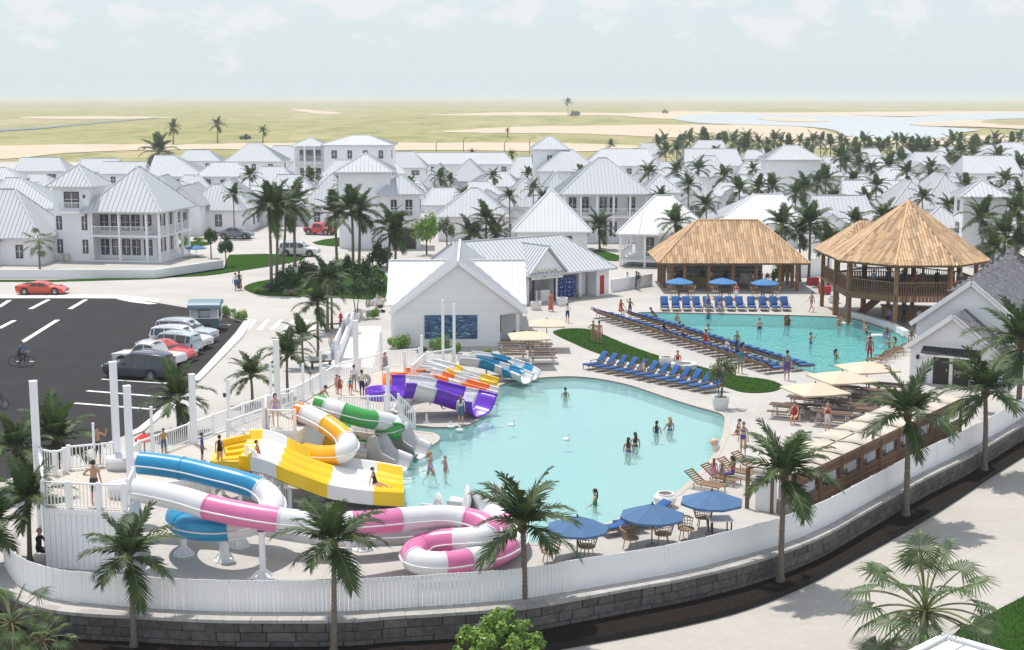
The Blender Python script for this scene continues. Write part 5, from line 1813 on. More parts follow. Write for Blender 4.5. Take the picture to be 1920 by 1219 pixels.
# tall square light posts
post_w = MB().box((0, 0, 0.5), (1, 1, 1)).mesh('tall_post', white)
capm = MB().box((0, 0, 0), (1, 1, 1)).mesh('post_cap', trimw)
POSTS = [(71, 716, 884, 16, ZT, 'tallest white square post at the left corner of the slide tower'), (220, 680, 872, 15, ZT, 'tall white square post at the back of the left slide tower'),
   (246, 725, 915, 15, ZT, 'tall white square post beside the blue tube entrance'), (364, 703, 832, 13, ZB, 'tall white square post on the boardwalk above the blue tube'),
   (430, 713, 803, 6, ZB, 'thin white post with small lamp on the outer boardwalk rail'), (521, 638, 775, 11, ZT, 'tall white square post on the yellow tube tower'),
   (668, 602, 704, 10, ZB, 'tall white square post at the bend of the boardwalk rail'), (509, 683, 773, 5, ZB, 'thin white post behind the woman in lilac'),
   (569, 683, 752, 5, ZB, 'thin white post right of the yellow tube tower'), (602, 658, 732, 5, ZB, 'thin white post by the pale kerb wall'),
   (608, 691, 760, 6, ZB, 'thin white post left of the boardwalk children'), (631, 639, 712, 6, ZB, 'slim white post behind the boardwalk bend'),
   (715, 624, 692, 5, ZB, 'slim white post at the walkway gate'), (728, 689, 770, 6, ZB, 'slim white post at the purple slide start'),
   (759, 660, 706, 5, ZB, 'slim white post behind the orange slides'), (791, 630, 682, 5, ZB, 'slim white post at the boardwalk end'),
   (831, 564, 690, 5, 0, 'very tall thin white post left of the mural centre'), (852, 571, 694, 5, 0, 'very tall thin white post right of the mural centre'),
   (495, 747, 806, 6, ZT, 'short white post at the yellow tower corner'), (459, 807, 876, 7, ZB, 'white post at the start of the four-lane slide'),
   (287, 764, 862, 6, ZB, 'thin white post left of the mother with child'), (178, 795, 876, 5, ZT, 'thin white post behind the waving man')]
for px, yt, yb, wp, z, lab in POSTS:
 p = G(px, yb, z)
 t_ = thing('tall_post', lab, 'post', p, 0.5, 'white posts around the slides')
 sc = wp / PXM(p) * 0.8
 top = AT(px, yt, p.y).z
 put('shaft', post_w, t_, (0, 0, -z), None, (sc, sc, top))
 put('cap', capm, t_, (0, 0, top - z + 0.02), None, (sc * 1.08, sc * 1.08, 0.05))

# ------------------------------------------------------------ slides
def gel(nm, c_):
 return M('gelcoat_' + nm, c_, 0.28, var=0.06, vs=1.5, coat=0.15, spec=0.45)
WHT, PNK, BLU, YEL, GRN, ORG, PUR, GRY = (gel('white', (0.74, 0.74, 0.75)), gel('pink', (0.74, 0.20, 0.40)), gel('blue', (0.015, 0.27, 0.50)), gel('yellow', (0.85, 0.56, 0.012)), gel('green', (0.055, 0.36, 0.075)),
          gel('orange', (0.90, 0.20, 0.012)), gel('purple', (0.16, 0.035, 0.55)), gel('grey', (0.50, 0.51, 0.53)))
AMB = gel('amber', (0.85, 0.43, 0.008))
flg = M('slide_flange', (0.62, 0.62, 0.64), 0.4)
def frames(path):
 F_ = []
 for i, p in enumerate(path):
  t_ = (path[min(i + 1, len(path) - 1)] - path[max(i - 1, 0)]).normalized()
  l = t_.cross(V((0, 0, 1))).normalized()
  F_.append((p, t_, l, l.cross(t_)))
 return F_
def sweep(mb, fr, prof, mi=0, closed=False):
 n = len(prof)
 vs = [p + l * a_ + u * b_ for p, t_, l, u in fr for a_, b_ in prof]
 m_ = n if closed else n - 1
 fs = [(i * n + k, i * n + (k + 1) % n, (i + 1) * n + (k + 1) % n, (i + 1) * n + k) for i in range(len(fr) - 1) for k in range(m_)]
 mb.add(vs, fs, mi)
def slide_sections(par, org, pts, colours, prof, closed, seam=None, flange=0.05, sub=9, thick=0.0):
 """pts (px,py,z) in the photo; colours: list of (material, weight)"""
 path = [G(*p) - org for p in pts]
 path = resample(smooth_path(path, sub), 0.16)
 fr = frames(path)
 tot = sum(w for _, w in colours)
 a_ = 0.0
 N_ = len(fr) - 1
 for m_, w in colours:
  i0, i1 = int(round(a_ / tot * N_)), int(round((a_ + w) / tot * N_))
  a_ += w
  if i1 <= i0:
   continue
  mb = MB()
  seg = fr[i0:i1 + 1]
  sweep(mb, seg, prof, 0, closed)
  if thick:
   inner = [(x, y + thick) if abs(x) < 1e9 else (x, y) for x, y in prof]
  if seam:
   for s in seam:
    sweep(mb, seg, s, 1, True)
  o = mb.obj('slide_section', [m_, WHT], par, True)
  for q in ((fr[i0],) if i0 else ()):
   fb = MB()
   ring = [(x * (1 + flange), y * (1 + flange)) for x, y in prof]
   p, t_, l, u = q
   two = [(p - t_ * 0.035, t_, l, u), (p + t_ * 0.035, t_, l, u)]
   sweep(fb, two, ring, 0, closed)
   for sgn, fq in ((-1, two[0]), (1, two[1])):
    pp = fq[0]
    n = len(prof)
    vs = [pp + l * x + u * y for x, y in prof] + [pp + l * x + u * y for x, y in ring]
    fb.add(vs, [(k, (k + 1) % n, n + (k + 1) % n, n + k) for k in range(n if closed else n - 1)])
   fb.obj('flange', m_ if m_ not in (WHT,) else flg, par)
 return fr
def circ(r, n=22):
 return [(r * math.cos(2 * math.pi * k / n), r * math.sin(2 * math.pi * k / n)) for k in range(n)]
def seams(r):
 return [[(s * (r - 0.01), -0.025), (s * (r + 0.07), -0.025), (s * (r + 0.07), 0.025), (s * (r - 0.01), 0.025)] for s in (1, -1)]
def column(par, org, px, py, ztop, r=0.16):
 p = G(px, py) - org
 mb = MB()
 mb.lathe([(0.42, 0.0), (0.42, 0.05), (r * 1.15, 0.06), (r, 0.25), (r, ztop - 0.1), (r * 1.6, ztop)], 14, (p.x, p.y, 0))
 for k in range(6):
  a_ = k * math.pi / 3
  mb.bar((p.x + r * math.cos(a_), p.y + r * math.sin(a_), 0.3), (p.x + 0.38 * math.cos(a_), p.y + 0.38 * math.sin(a_), 0.06), 0.03, 0.1)
 return mb.obj('support_column', white, par)
RT = 0.48
org = G(260, 960)
SP = thing('tube_slide', 'long pink and white tube slide winding along the front fence', 'slide', org)
slide_sections(SP, org, [(256, 918, 2.95), (300, 926, 2.9), (350, 938, 2.78), (400, 953, 2.62), (493, 971, 2.36), (572, 980, 2.18), (669, 982, 2.02), (772, 973, 1.9), (834, 970, 1.8), (885, 977, 1.68), (915, 992, 1.5), (908, 1008, 1.3),
       (875, 1012, 1.18), (830, 1015, 1.08), (795, 1022, 0.98), (775, 1037, 0.88), (785, 1053, 0.8), (830, 1058, 0.74), (885, 1050, 0.68), (935, 1036, 0.62), (966, 1012, 0.58), (955, 985, 0.55), (920, 965, 0.52)],
    [(WHT, 4.3), (PNK, 3.6), (WHT, 3.4), (PNK, 2.6), (WHT, 3.3), (PNK, 1.9), (WHT, 1.8), (PNK, 1.6), (PNK, 1.7), (WHT, 1.7), (PNK, 1.1), (WHT, 1.2), (PNK, 2.0), (WHT, 2.0), (PNK, 2.4), (WHT, 1.8)], circ(RT), True, seams(RT))
for px, py, z in ((493, 1084, 1.85), (815, 1050, 1.35), (889, 1035, 1.2), (655, 1062, 1.5), (345, 1040, 2.25)):
 column(SP, org, px, py, z, 0.12)
def exit_bowl(par, org, pts, w0, w1, m_, shield=0.75):
 path = [G(*p) - org for p in pts]
 path = resample(smooth_path(path, 8), 0.14)
 fr = frames(path)
 mb = MB()
 n = 15
 rows = []
 for i, (p, t_, l, u) in enumerate(fr):
  k = i / (len(fr) - 1)
  w = w0 + (w1 - w0) * k
  hgt = (0.62 + shield * math.sin(min(1, k * 2.0) * math.pi)) * (1 - 0.55 * k)
  row = []
  for j in range(n):
   a_ = -1 + 2 * j / (n - 1)
   x = w * a_
   y = -RT + abs(a_) ** 3 * (hgt + RT) * (0.55 + 0.45 * (1 if a_ > 0 else 0.75))
   row.append(p + l * x + u * y)
  rows.append(row)
 vs = [q for r_ in rows for q in r_]
 fs = [(i * n + j, i * n + j + 1, (i + 1) * n + j + 1, (i + 1) * n + j) for i in range(len(rows) - 1) for j in range(n - 1)]
 mb.add(vs, fs)
 o = mb.obj('exit_scoop', m_, par, True)
 md = o.modifiers.new('shell', 'SOLIDIFY')
 md.thickness = 0.05
 return o
exit_bowl(SP, org, [(922, 966, 0.5), (893, 950, 0.42), (862, 940, 0.36)], 0.6, 0.75, GRY)
org = G(270, 930)
SB = thing('tube_slide', 'blue and white spiral tube slide below the left slide tower', 'slide', org)
slide_sections(SB, org, [(262, 868, 3.0), (300, 872, 2.95), (350, 880, 2.85), (400, 892, 2.7), (445, 903, 2.55), (487, 918, 2.3), (510, 938, 2.05), (505, 960, 1.85), (470, 982, 1.72), (410, 993, 1.62), (355, 988, 1.52), (332, 973, 1.42), (348, 960, 1.34),
       (400, 962, 1.26), (470, 978, 1.15), (560, 995, 1.02), (640, 1003, 0.94), (710, 1003, 0.86), (780, 998, 0.76), (830, 985, 0.64), (862, 970, 0.55)],
    [(BLU, 2.2), (BLU, 4.2), (WHT, 2.4), (WHT, 2.2), (BLU, 2.6), (BLU, 2.6), (WHT, 1.7), (WHT, 5.0), (WHT, 2.5), (GRY, 2.6), (BLU, 2.2), (WHT, 1.0)], circ(RT), True, seams(RT))
column(SB, org, 421, 1051, 1.2, 0.19)
column(SB, org, 449, 1025, 1.2, 0.26)
column(SB, org, 680, 1030, 0.6, 0.12)
exit_bowl(SB, org, [(858, 968, 0.5), (838, 955, 0.4), (815, 945, 0.34)], 0.6, 0.75, WHT)
# starter tubs on the left tower
for lab, px, py in (('white starter tub of the pink tube on the left tower deck', 244, 930), ('white starter tub of the blue tube on the left tower deck', 238, 878)):
 p = G(px, py, ZT)
 t_ = thing('starter_tub', lab, 'tub', p, 0.3, 'slide starter tubs')
 mb = MB()
 n = 16
 prof = [(0.0, 0.12), (0.42, 0.12), (0.5, 0.55), (0.58, 0.56), (0.56, 0.0), (0.0, 0.0)]
 mb.lathe(prof, n)
 for i in range(len(mb.v)):
  x, y, z = mb.v[i]
  mb.v[i] = (x * 1.5, y, z)
 mb.obj('basin', WHT, t_, True)
 MB().box((0, 0, -0.01), (0.9, 0.7, 0.05)).obj('foot', flg, t_)
org = G(600, 800)
SG = thing('tube_slide', 'green and white tube slide curling from the middle tower', 'slide', org)
slide_sections(SG, org, [(592, 757, 2.95), (612, 762, 2.85), (640, 772, 2.66), (680, 784, 2.32), (712, 789, 2.05), (736, 795, 1.8), (740, 806, 1.55), (718, 810, 1.36), (680, 806, 1.22), (645, 804, 1.1), (632, 812, 0.98), (655, 818, 0.88), (695, 820, 0.78), (738, 827, 0.68)],
    [(GRN, 0.9), (WHT, 1.3), (GRN, 2.3), (WHT, 2.0), (GRN, 1.3), (WHT, 1.0), (WHT, 1.8), (GRN, 2.2), (WHT, 1.4), (GRN, 2.0), (WHT, 0.7)], circ(RT), True, seams(RT))
exit_bowl(SG, org, [(735, 827, 0.62), (765, 835, 0.46), (795, 844, 0.34)], 0.6, 0.75, GRY)
column(SG, org, 722, 843, 0.9, 0.12)
org = G(590, 840)
SY = thing('tube_slide', 'amber and white tube slide looping beside the four-lane slide', 'slide', org)
slide_sections(SY, org, [(556, 772, 2.95), (576, 778, 2.85), (602, 790, 2.66), (628, 806, 2.38), (648, 824, 2.05), (652, 840, 1.8), (635, 852, 1.58), (602, 854, 1.4), (570, 848, 1.25), (556, 838, 1.12), (575, 829, 1.0), (612, 832, 0.9), (655, 843, 0.78), (692, 849, 0.66)],
    [(ORG, 0.5), (WHT, 1.4), (AMB, 1.6), (WHT, 1.3), (AMB, 2.6), (WHT, 1.6), (WHT, 1.2), (AMB, 1.6), (AMB, 1.8), (GRY, 0.6)], circ(RT), True, seams(RT))
exit_bowl(SY, org, [(690, 849, 0.6), (725, 858, 0.44), (762, 868, 0.32)], 0.6, 0.75, GRY)
column(SY, org, 680, 872, 0.9, 0.12)
# four-lane racer
org = G(600, 900)
SR = thing('racer_slide', 'four-lane yellow and white mat racer slide', 'slide', org)
far = [(468, 823, 2.25), (500, 823, 2.22), (530, 832, 2.0), (552, 844, 1.72), (590, 859, 1.25), (628, 871, 0.92), (668, 877, 0.7), (707, 882, 0.55), (755, 892, 0.4)]
near = [(448, 874, 2.25), (476, 877, 2.22), (508, 886, 2.0), (534, 898, 1.72), (574, 913, 1.25), (614, 927, 0.92), (656, 935, 0.7), (700, 940, 0.5), (758, 943, 0.25)]
fp = smooth_path([G(*p) - org for p in far], 5)
np_ = smooth_path([G(*p) - org for p in near], 5)
cols = [(YEL, 4), (WHT, 8), (YEL, 13), (WHT, 10), (YEL, 5)]
lanes = 4
def racer_row(a_, b_):
 row = []
 up = V((0, 0, 1))
 M_ = 40
 for j in range(M_ + 1):
  k = j / M_
  ph = (k * lanes) % 1.0
  hgt = 0.30 * (abs(2 * ph - 1) ** 3) if 0 < j < M_ else 0.45
  if j in (1, M_ - 1):
   hgt = 0.40
  row.append(a_.lerp(b_, k) + up * hgt)
 return row
rows = [racer_row(a_, b_) for a_, b_ in zip(fp, np_)]
i0 = 0
for m_, w in cols:
 i1 = min(len(rows) - 1, i0 + w)
 mb = MB()
 n = len(rows[0])
 seg = rows[i0:i1 + 1]
 vs = [q for r_ in seg for q in r_]
 mb.add(vs, [(i * n + j, i * n + j + 1, (i + 1) * n + j + 1, (i + 1) * n + j) for i in range(len(seg) - 1) for j in range(n - 1)])
 for j in (0, n - 1):                            # outer skins
  a_ = [r_[j] for r_ in seg]
  b_ = [r_[j] - V((0, 0, 0.62)) for r_ in seg]
  k = len(a_)
  mb.add(a_ + b_, [(i, i + 1, k + i + 1, k + i) for i in range(k - 1)])
 mb.obj('slide_section', m_, SR, True)
 i0 = i1
vs = [q - V((0, 0, 0.2)) for r_ in (fp, np_) for q in r_]
MB().add(vs, [(i, i + 1, len(fp) + i + 1, len(fp) + i) for i in range(len(fp) - 1)]).obj('under_shell', WHT, SR, True)
for px, py, z in ((520, 905, 1.5), (600, 935, 0.8), (560, 880, 1.2)):
 column(SR, org, px, py, z, 0.1)
p0, p1, p2, p3 = [G(x, y, 2.3) - org for x, y in ((398, 876), (448, 876), (468, 824), (415, 836))]
mb = MB().prism([(p.x, p.y) for p in (p0, p1, p2, p3)], 2.0, 2.28)
for a_, b_ in ((p0, p3), (p0, p1), (p3, p2)):
 mb.bar((a_.x, a_.y, 2.4), (b_.x, b_.y, 2.4), 0.2, 0.35)
for k in (0.25, 0.5, 0.75):
 a_, b_ = p0.lerp(p3, k), p1.lerp(p2, k)
 mb.bar((*a_.lerp(b_, 0.3)[:2], 2.33), (*b_[:2], 2.33), 0.1, 0.16)
mb.obj('start_tub', YEL, SR)
for q in (p0, p1, p2, p3):
 MB().box((q.x * 0.995, q.y, 1.0), (0.16, 0.16, 2.0)).obj('tub_leg', white, SR)
# open body slides
def trough(w, h, n=17, sq=4):
 return [(w * (-1 + 2 * j / (n - 1)), abs(-1 + 2 * j / (n - 1)) ** sq * h) for j in range(n)]
def open_slide(label, lanes_, cols_, w, h, tub=None, legs=(), tubcol=None):
 x, y, z = lanes_[0][0]
 org = G(x, y, 0)
 t_ = thing('body_slide', label, 'slide', org)
 for ln in lanes_:
  path = resample(smooth_path([G(*p) - org for p in ln], 9), 0.14)
  fr = frames(path)
  tot = sum(q for _, q in cols_)
  a_ = 0
  for m_, q in cols_:
   i0, i1 = int(round(a_ / tot * (len(fr) - 1))), int(round((a_ + q) / tot * (len(fr) - 1)))
   a_ += q
   if i1 <= i0:
    continue
   mb = MB()
   sweep(mb, fr[i0:i1 + 1], trough(w, h))
   lip = [(s * (w + 0.0), h - 0.02) for s in (-1, 1)]
   for s in (-1, 1):
    sweep(mb, fr[i0:i1 + 1], [(s * (w - 0.02), h - 0.03), (s * (w + 0.09), h - 0.03), (s * (w + 0.09), h + 0.03), (s * (w - 0.02), h + 0.03)], 0, True)
   o = mb.obj('slide_section', m_, t_, True)
   md = o.modifiers.new('shell', 'SOLIDIFY')
   md.thickness = 0.04
 for px, py, zz in legs:
  p = G(px, py) - org
  MB().lathe([(0.2, 0), (0.2, 0.03), (0.06, 0.05), (0.06, zz)], 10, (p.x, p.y, 0)).obj('support_leg', white, t_)
 if tub:
  p = G(*tub) - org
  mb = MB()
  prof = [(0.0, 0.1), (0.75, 0.1), (0.86, 0.62), (0.96, 0.62), (0.94, 0.0)]
  mb.lathe(prof, 24, tuple(p))
  mb.obj('start_tub', tubcol, t_, True)
 return t_
open_slide('wide purple and white open raft slide with a woman riding', [[(745, 744, 1.15), (775, 745, 1.05), (810, 752, 0.82), (845, 762, 0.5), (878, 771, 0.25), (908, 780, 0.08)]],
   [(PUR, 1.5), (WHT, 2.6), (PUR, 3.1), (WHT, 1.0), (PUR, 1.9)], 1.35, 1.0, (716, 748, 0.95), [(800, 792, 0.5), (845, 800, 0.3), (862, 806, 0.25)], PUR)
open_slide('twin-lane orange and white body slide', [[(752, 718, 1.15), (790, 718, 0.95), (825, 727, 0.72), (865, 738, 0.42), (900, 747, 0.22), (928, 755, 0.08)], [(770, 708, 1.1), (805, 709, 0.9), (835, 719, 0.68), (872, 730, 0.4), (908, 740, 0.2), (930, 746, 0.08)]],
   [(ORG, 1.2), (WHT, 2.0), (ORG, 1.6), (WHT, 1.4), (ORG, 2.4), (WHT, 1.2)], 0.5, 0.5, (746, 722, 0.95), [(850, 752, 0.4)], ORG)
open_slide('twin-lane white slide with yellow bands', [[(785, 698, 1.05), (815, 702, 0.9), (840, 711, 0.68), (865, 721, 0.42), (895, 729, 0.24), (924, 737, 0.08)], [(804, 690, 1.0), (835, 697, 0.85), (860, 708, 0.62), (888, 716, 0.36), (910, 722, 0.2), (928, 728, 0.08)]],
   [(WHT, 3.4), (YEL, 1.3), (WHT, 3.2), (YEL, 2.4)], 0.5, 0.5, None, [(842, 722, 0.4), (870, 735, 0.4)])
open_slide('twin-lane blue and white body slide beside the picnic tables', [[(858, 684, 1.05), (890, 687, 0.9), (920, 694, 0.62), (950, 704, 0.34), (972, 712, 0.2), (990, 720, 0.06)], [(885, 677, 1.0), (920, 681, 0.82), (948, 688, 0.56), (972, 697, 0.3), (988, 706, 0.16), (998, 713, 0.06)]],
   [(WHT, 2.6), (BLU, 2.4), (WHT, 1.6), (BLU, 1.8), (WHT, 2.0)], 0.55, 0.55, None, [(912, 705, 0.5), (942, 712, 0.35)])

# ------------------------------------------------------------ poolside furniture
def tree_of(proto, loc, rz, label, group=None, sc=None):
 o = clone(proto)
 o.location = loc
 o.rotation_euler = (0, 0, rz)
 o['label'] = label
 if group:
  o['group'] = group
 if sc:
  o.scale = sc
 return o
def cushion(mb, a_, b_, w, th, segs=1):
 """soft slab from a_ to b_ along its length, pillow-edged"""
 a_, b_ = V(a_), V(b_)
 t_ = (b_ - a_).normalized()
 l = t_.cross(V((0, 0, 1))).normalized()
 u = l.cross(t_)
 L = (b_ - a_).length
 nx, ny = 6, 4
 vs, fs = [], []
 for side in (1, -1):
  for i in range(nx + 1):
   for j in range(ny + 1):
    x, y = i / nx, j / ny
    e = min(1, min(x, 1 - x) * 9) * min(1, min(y, 1 - y) * 6)
    vs.append(a_ + t_ * L * x + l * w * (y - 0.5) + u * (th / 2 + side * th / 2 * (0.35 + 0.65 * e ** 0.5)))
 n = (nx + 1) * (ny + 1)
 for k in (0, 1):
  for i in range(nx):
   for j in range(ny):
    q = [k * n + i * (ny + 1) + j, k * n + (i + 1) * (ny + 1) + j, k * n + (i + 1) * (ny + 1) + j + 1, k * n + i * (ny + 1) + j + 1]
    fs.append(tuple(q if k else reversed(q)))
 rim = [i * (ny + 1) for i in range(nx + 1)] + [nx * (ny + 1) + j for j in range(1, ny + 1)] + [i * (ny + 1) + ny for i in range(nx - 1, -1, -1)] + [j for j in range(ny - 1, 0, -1)]
 m_ = len(rim)
 fs += [(rim[i], rim[(i + 1) % m_], n + rim[(i + 1) % m_], n + rim[i]) for i in range(m_)]
 mb.add(vs, fs)
def make_lounger(back=58, wood=woodl, arms=True):
 """feet towards -y, head towards +y; origin on the ground at the middle"""
 t_ = thing('sun_lounger', 'lounger', 'sun lounger')
 fr = MB()
 for x in (-0.31, 0.31):
  fr.bar((x, -0.95, 0.3), (x, 0.3, 0.3), 0.05, 0.07)
 for i in range(11):
  fr.box((0, -0.92 + i * 0.115, 0.31), (0.6, 0.06, 0.025))
 by, bz = math.cos(R(back)) * 0.85, math.sin(R(back)) * 0.85
 fr.obj('frame', wood, t_)
 bk = MB()
 for x in (-0.31, 0.31):
  bk.bar((x, 0.26, 0.31), (x, 0.26 + by, 0.31 + bz), 0.045, 0.06)
 for i in range(7):
  k = (i + 0.7) / 7
  bk.bar((-0.3, 0.26 + by * k, 0.31 + bz * k), (0.3, 0.26 + by * k, 0.31 + bz * k), 0.025, 0.06)
 bk.obj('back_frame', wood, t_)
 lg = MB().tube([(0, 0, 0), (0, 0, 0.3)], 0.024, 6).mesh('lounger_leg', wood)
 for x in (-0.31, 0.31):
  put('leg', lg, t_, (x, -0.88, 0))
  put('leg', lg, t_, (x, 0.42, 0))
 if arms:
  for x in (-0.35, 0.35):
   ar = MB()
   ar.bar((x, -0.28, 0.52), (x, 0.36, 0.55), 0.06, 0.04)
   ar.bar((x, -0.25, 0.3), (x, -0.25, 0.52), 0.04)
   ar.obj('armrest', wood, t_)
 sc_ = MB()
 cushion(sc_, (0, -0.97, 0.335), (0, 0.3, 0.335), 0.62, 0.09)
 sc_.obj('seat_cushion', bluef, t_, True)
 bc = MB()
 n = V((0, -math.sin(R(back)), math.cos(R(back)))) * 0.03
 cushion(bc, V((0, 0.25, 0.38)) + n, V((0, 0.25 + by * 1.02, 0.38 + bz * 1.02)) + n, 0.62, 0.09)
 bc.obj('back_cushion', bluef, t_, True)
 return t_
LP = make_lounger(52)
LOUT = make_lounger(34, arms=False)
LFLAT = make_lounger(28, arms=False)
first = True
def add_lounger(proto, loc, rz, label, group):
 return tree_of(proto, loc, rz, label, group)
# twelve along the slide pool
a_, b_ = G(1119, 691), G(1337, 735)
d = (b_ - a_).normalized()
for i in range(12):
 p = a_.lerp(b_, i / 11)
 add_lounger(LP, p, math.atan2(d.y, d.x) + R(-12) + rnd.uniform(-.05, .05), '%s blue-cushioned lounger from the left in the row along the slide pool' % ORD[i], 'loungers along the slide pool')
# two long rows beside the swimming pool
a_, b_ = G(1130, 596), G(1450, 699)
d = (b_ - a_).normalized()
nrm = V((-d.y, d.x, 0))
NL = 27
for row, off in ((0, 0.0), (1, 2.15)):
 for i in range(NL):
  if row == 1 and i < 2:
   continue
  p = a_.lerp(b_, i / (NL - 1)) + nrm * off + d * rnd.uniform(-.06, .06)
  add_lounger(LOUT if row == 0 else LFLAT, p, math.atan2(nrm.y, nrm.x) + R(90) + rnd.uniform(-.05, .05),
     '%s lounger from the far end in the %s long row by the swimming pool' % (ORD[i - (2 if row else 0)], 'outer' if row == 0 else 'inner'),
     '%s row of blue loungers by the swimming pool' % ('outer' if row == 0 else 'inner'))
for i, px in enumerate((1246, 1267, 1287, 1307, 1327, 1348, 1368, 1388, 1409, 1431, 1452, 1472)):
 p = G(px, 581.5)
 add_lounger(LP, p, R(rnd.uniform(-4, 4)), '%s blue lounger from the left in the row facing the pool before the bar pavilion' % ORD[i], 'loungers before the bar pavilion')
for i, (px, py) in enumerate(((1166, 1000), (1192, 990), (1216, 980))):
 add_lounger(LFLAT, G(px, py), R(-62), '%s blue lounger from the left beside the nearest blue parasols' % ORD[i], 'loungers under the near blue parasols')
LBARE = make_lounger(35, woodl, False)
for ch in list(LBARE.children):
 if 'cushion' in ch.name:
  bpy.data.objects.remove(ch)
for i, (px, py) in enumerate(((1322, 918), (1352, 906), (1382, 894), (1408, 882))):
 add_lounger(LBARE, G(px, py), R(50), '%s bare wooden lounger from the left at the near right pool edge' % ORD[i], 'bare wooden loungers')
for i, (px, py) in enumerate(((1648, 680), (1664, 673), (1680, 667), (1695, 660))):
 add_lounger(LBARE, G(px, py), R(-60), '%s bare wooden lounger from the left beside the clapboard house' % ORD[i], 'bare loungers by the clapboard house')
for q in (LP, LFLAT, LBARE, LOUT):
 for ch in list(q.children):
  bpy.data.objects.remove(ch)
 bpy.data.objects.remove(q)
# parasols
def make_umbrella(label, loc, rad, htop, mat, sides=8, drop=0.45, square=False, group=None, tilt=(0, 0), rz=0.0):
 t_ = thing('parasol', label, 'umbrella', loc, rz, group)
 n = 4 if square else sides
 MB().tube([(0, 0, 0.05), (0, 0, htop - 0.02)], 0.028, 8).obj('pole', M('bronze_pole', (0.16, 0.10, 0.06), 0.5), t_)
 MB().lathe([(0, 0.09), (0.05, 0.09), (0.24, 0.07), (0.26, 0.0)], 14).obj('base', M('parasol_base', (0.25, 0.24, 0.23), 0.7), t_)
 mb = MB()
 rings = [(0.03, 0.0), (0.5, -drop * 0.45), (1.0, -drop), (1.0, -drop - 0.10)]
 vs = []
 sub = 3
 for k, (r_, z) in enumerate(rings):
  for i in range(n * sub):
   ang = 2 * math.pi * i / (n * sub) + (math.pi / 4 if square else 0.2)
   ph = (i % sub) / sub
   s_ = math.cos(math.pi / n) / math.cos((ph - 0.5) * 2 * math.pi / n)
   sag = (-0.05 if k in (1, 2) else 0) * (1 - abs(2 * ph - 1)) * rad * 0.5 if ph else 0
   vs.append((rad * r_ * s_ * math.cos(ang), rad * r_ * s_ * math.sin(ang), htop + z + sag))
 N_ = n * sub
 fs = [(j * N_ + i, j * N_ + (i + 1) % N_, (j + 1) * N_ + (i + 1) % N_, (j + 1) * N_ + i) for j in range(len(rings) - 1) for i in range(N_)]
 fs.append(tuple(range(N_)))
 cn = mb.add(vs, fs).obj('canopy', mat, t_)
 cn.modifiers.new('cloth', 'SOLIDIFY').thickness = 0.015
 rb = MB()
 for i in range(n):
  ang = 2 * math.pi * i / n + (math.pi / 4 if square else 0.2)
  c_, s_ = math.cos(ang), math.sin(ang)
  rb.bar((0, 0, htop - 0.05), (rad * 0.97 * c_, rad * 0.97 * s_, htop - drop - 0.03), 0.02)
  rb.bar((0, 0, htop - drop - 0.25), (rad * 0.5 * c_, rad * 0.5 * s_, htop - drop * 0.5 - 0.04), 0.018)
 rb.obj('ribs', MATS['bronze_pole'], t_)
 MB().lathe([(0.0, 0.12), (0.03, 0.1), (0.04, 0.02), (0.03, -0.02)], 8, (0, 0, htop)).obj('finial', black, t_)
 return t_
def umb_at(label, px, py_base, py_top, wpx, mat, square=False, group=None, drop=0.45, rz=0.0, sides=8):
 p = G(px, py_base)
 top = AT(px, py_top, p.y).z
 rad = wpx / 2 / PXM(V((p.x, p.y, top - 0.3)))
 return make_umbrella(label, p, rad * (1.12 if square else 1.0), top, mat, sides, drop, square, group, rz=rz)
GU = 'blue parasols by the near pool edge'
umb_at('blue parasol half covered by the near coconut palm fronds', 1082, 1048, 969, 122, umbf, group=GU)
umb_at('middle blue parasol of the three at the near pool edge', 1222, 1024, 946, 124, umbf, group=GU)
umb_at('blue parasol right of the large white urn', 1333, 1002, 920, 120, umbf, group=GU)
for lab, px in (('left', 1273), ('middle', 1354), ('right', 1433)):
 umb_at('%s sky-blue parasol of three before the bar pavilion' % lab, px, 560, 521 if lab != 'right' else 523, 54, umbs, group='blue parasols before the bar pavilion', drop=0.4)
umb_at('beige square parasol nearer the changing house porch', 992, 686, 621, 92, tanf, True, 'beige parasols left', 0.35, 0.1)
umb_at('beige square parasol behind the left picnic tables', 1025, 655, 598, 84, tanf, True, 'beige parasols left', 0.35, 0.0)
umb_at('beige square parasol nearest the lawn tip', 1527, 776, 718, 122, tanf, True, 'beige parasols right', 0.4, 0.3)
umb_at('middle beige square parasol of the right picnic area', 1577, 756, 696, 122, tanf, True, 'beige parasols right', 0.4, 0.3)
umb_at('beige square parasol nearest the clapboard house', 1624, 738, 678, 112, tanf, True, 'beige parasols right', 0.4, 0.3)
umb_at('small blue parasol in the garden of the galleried house', 368, 482, 460, 38, umbs, group=None, drop=0.3)
umb_at('red parasol half hidden behind the boardwalk rail', 272, 862, 812, 34, M('parasol_red', (0.6, 0.04, 0.04), 0.8), drop=0.3)
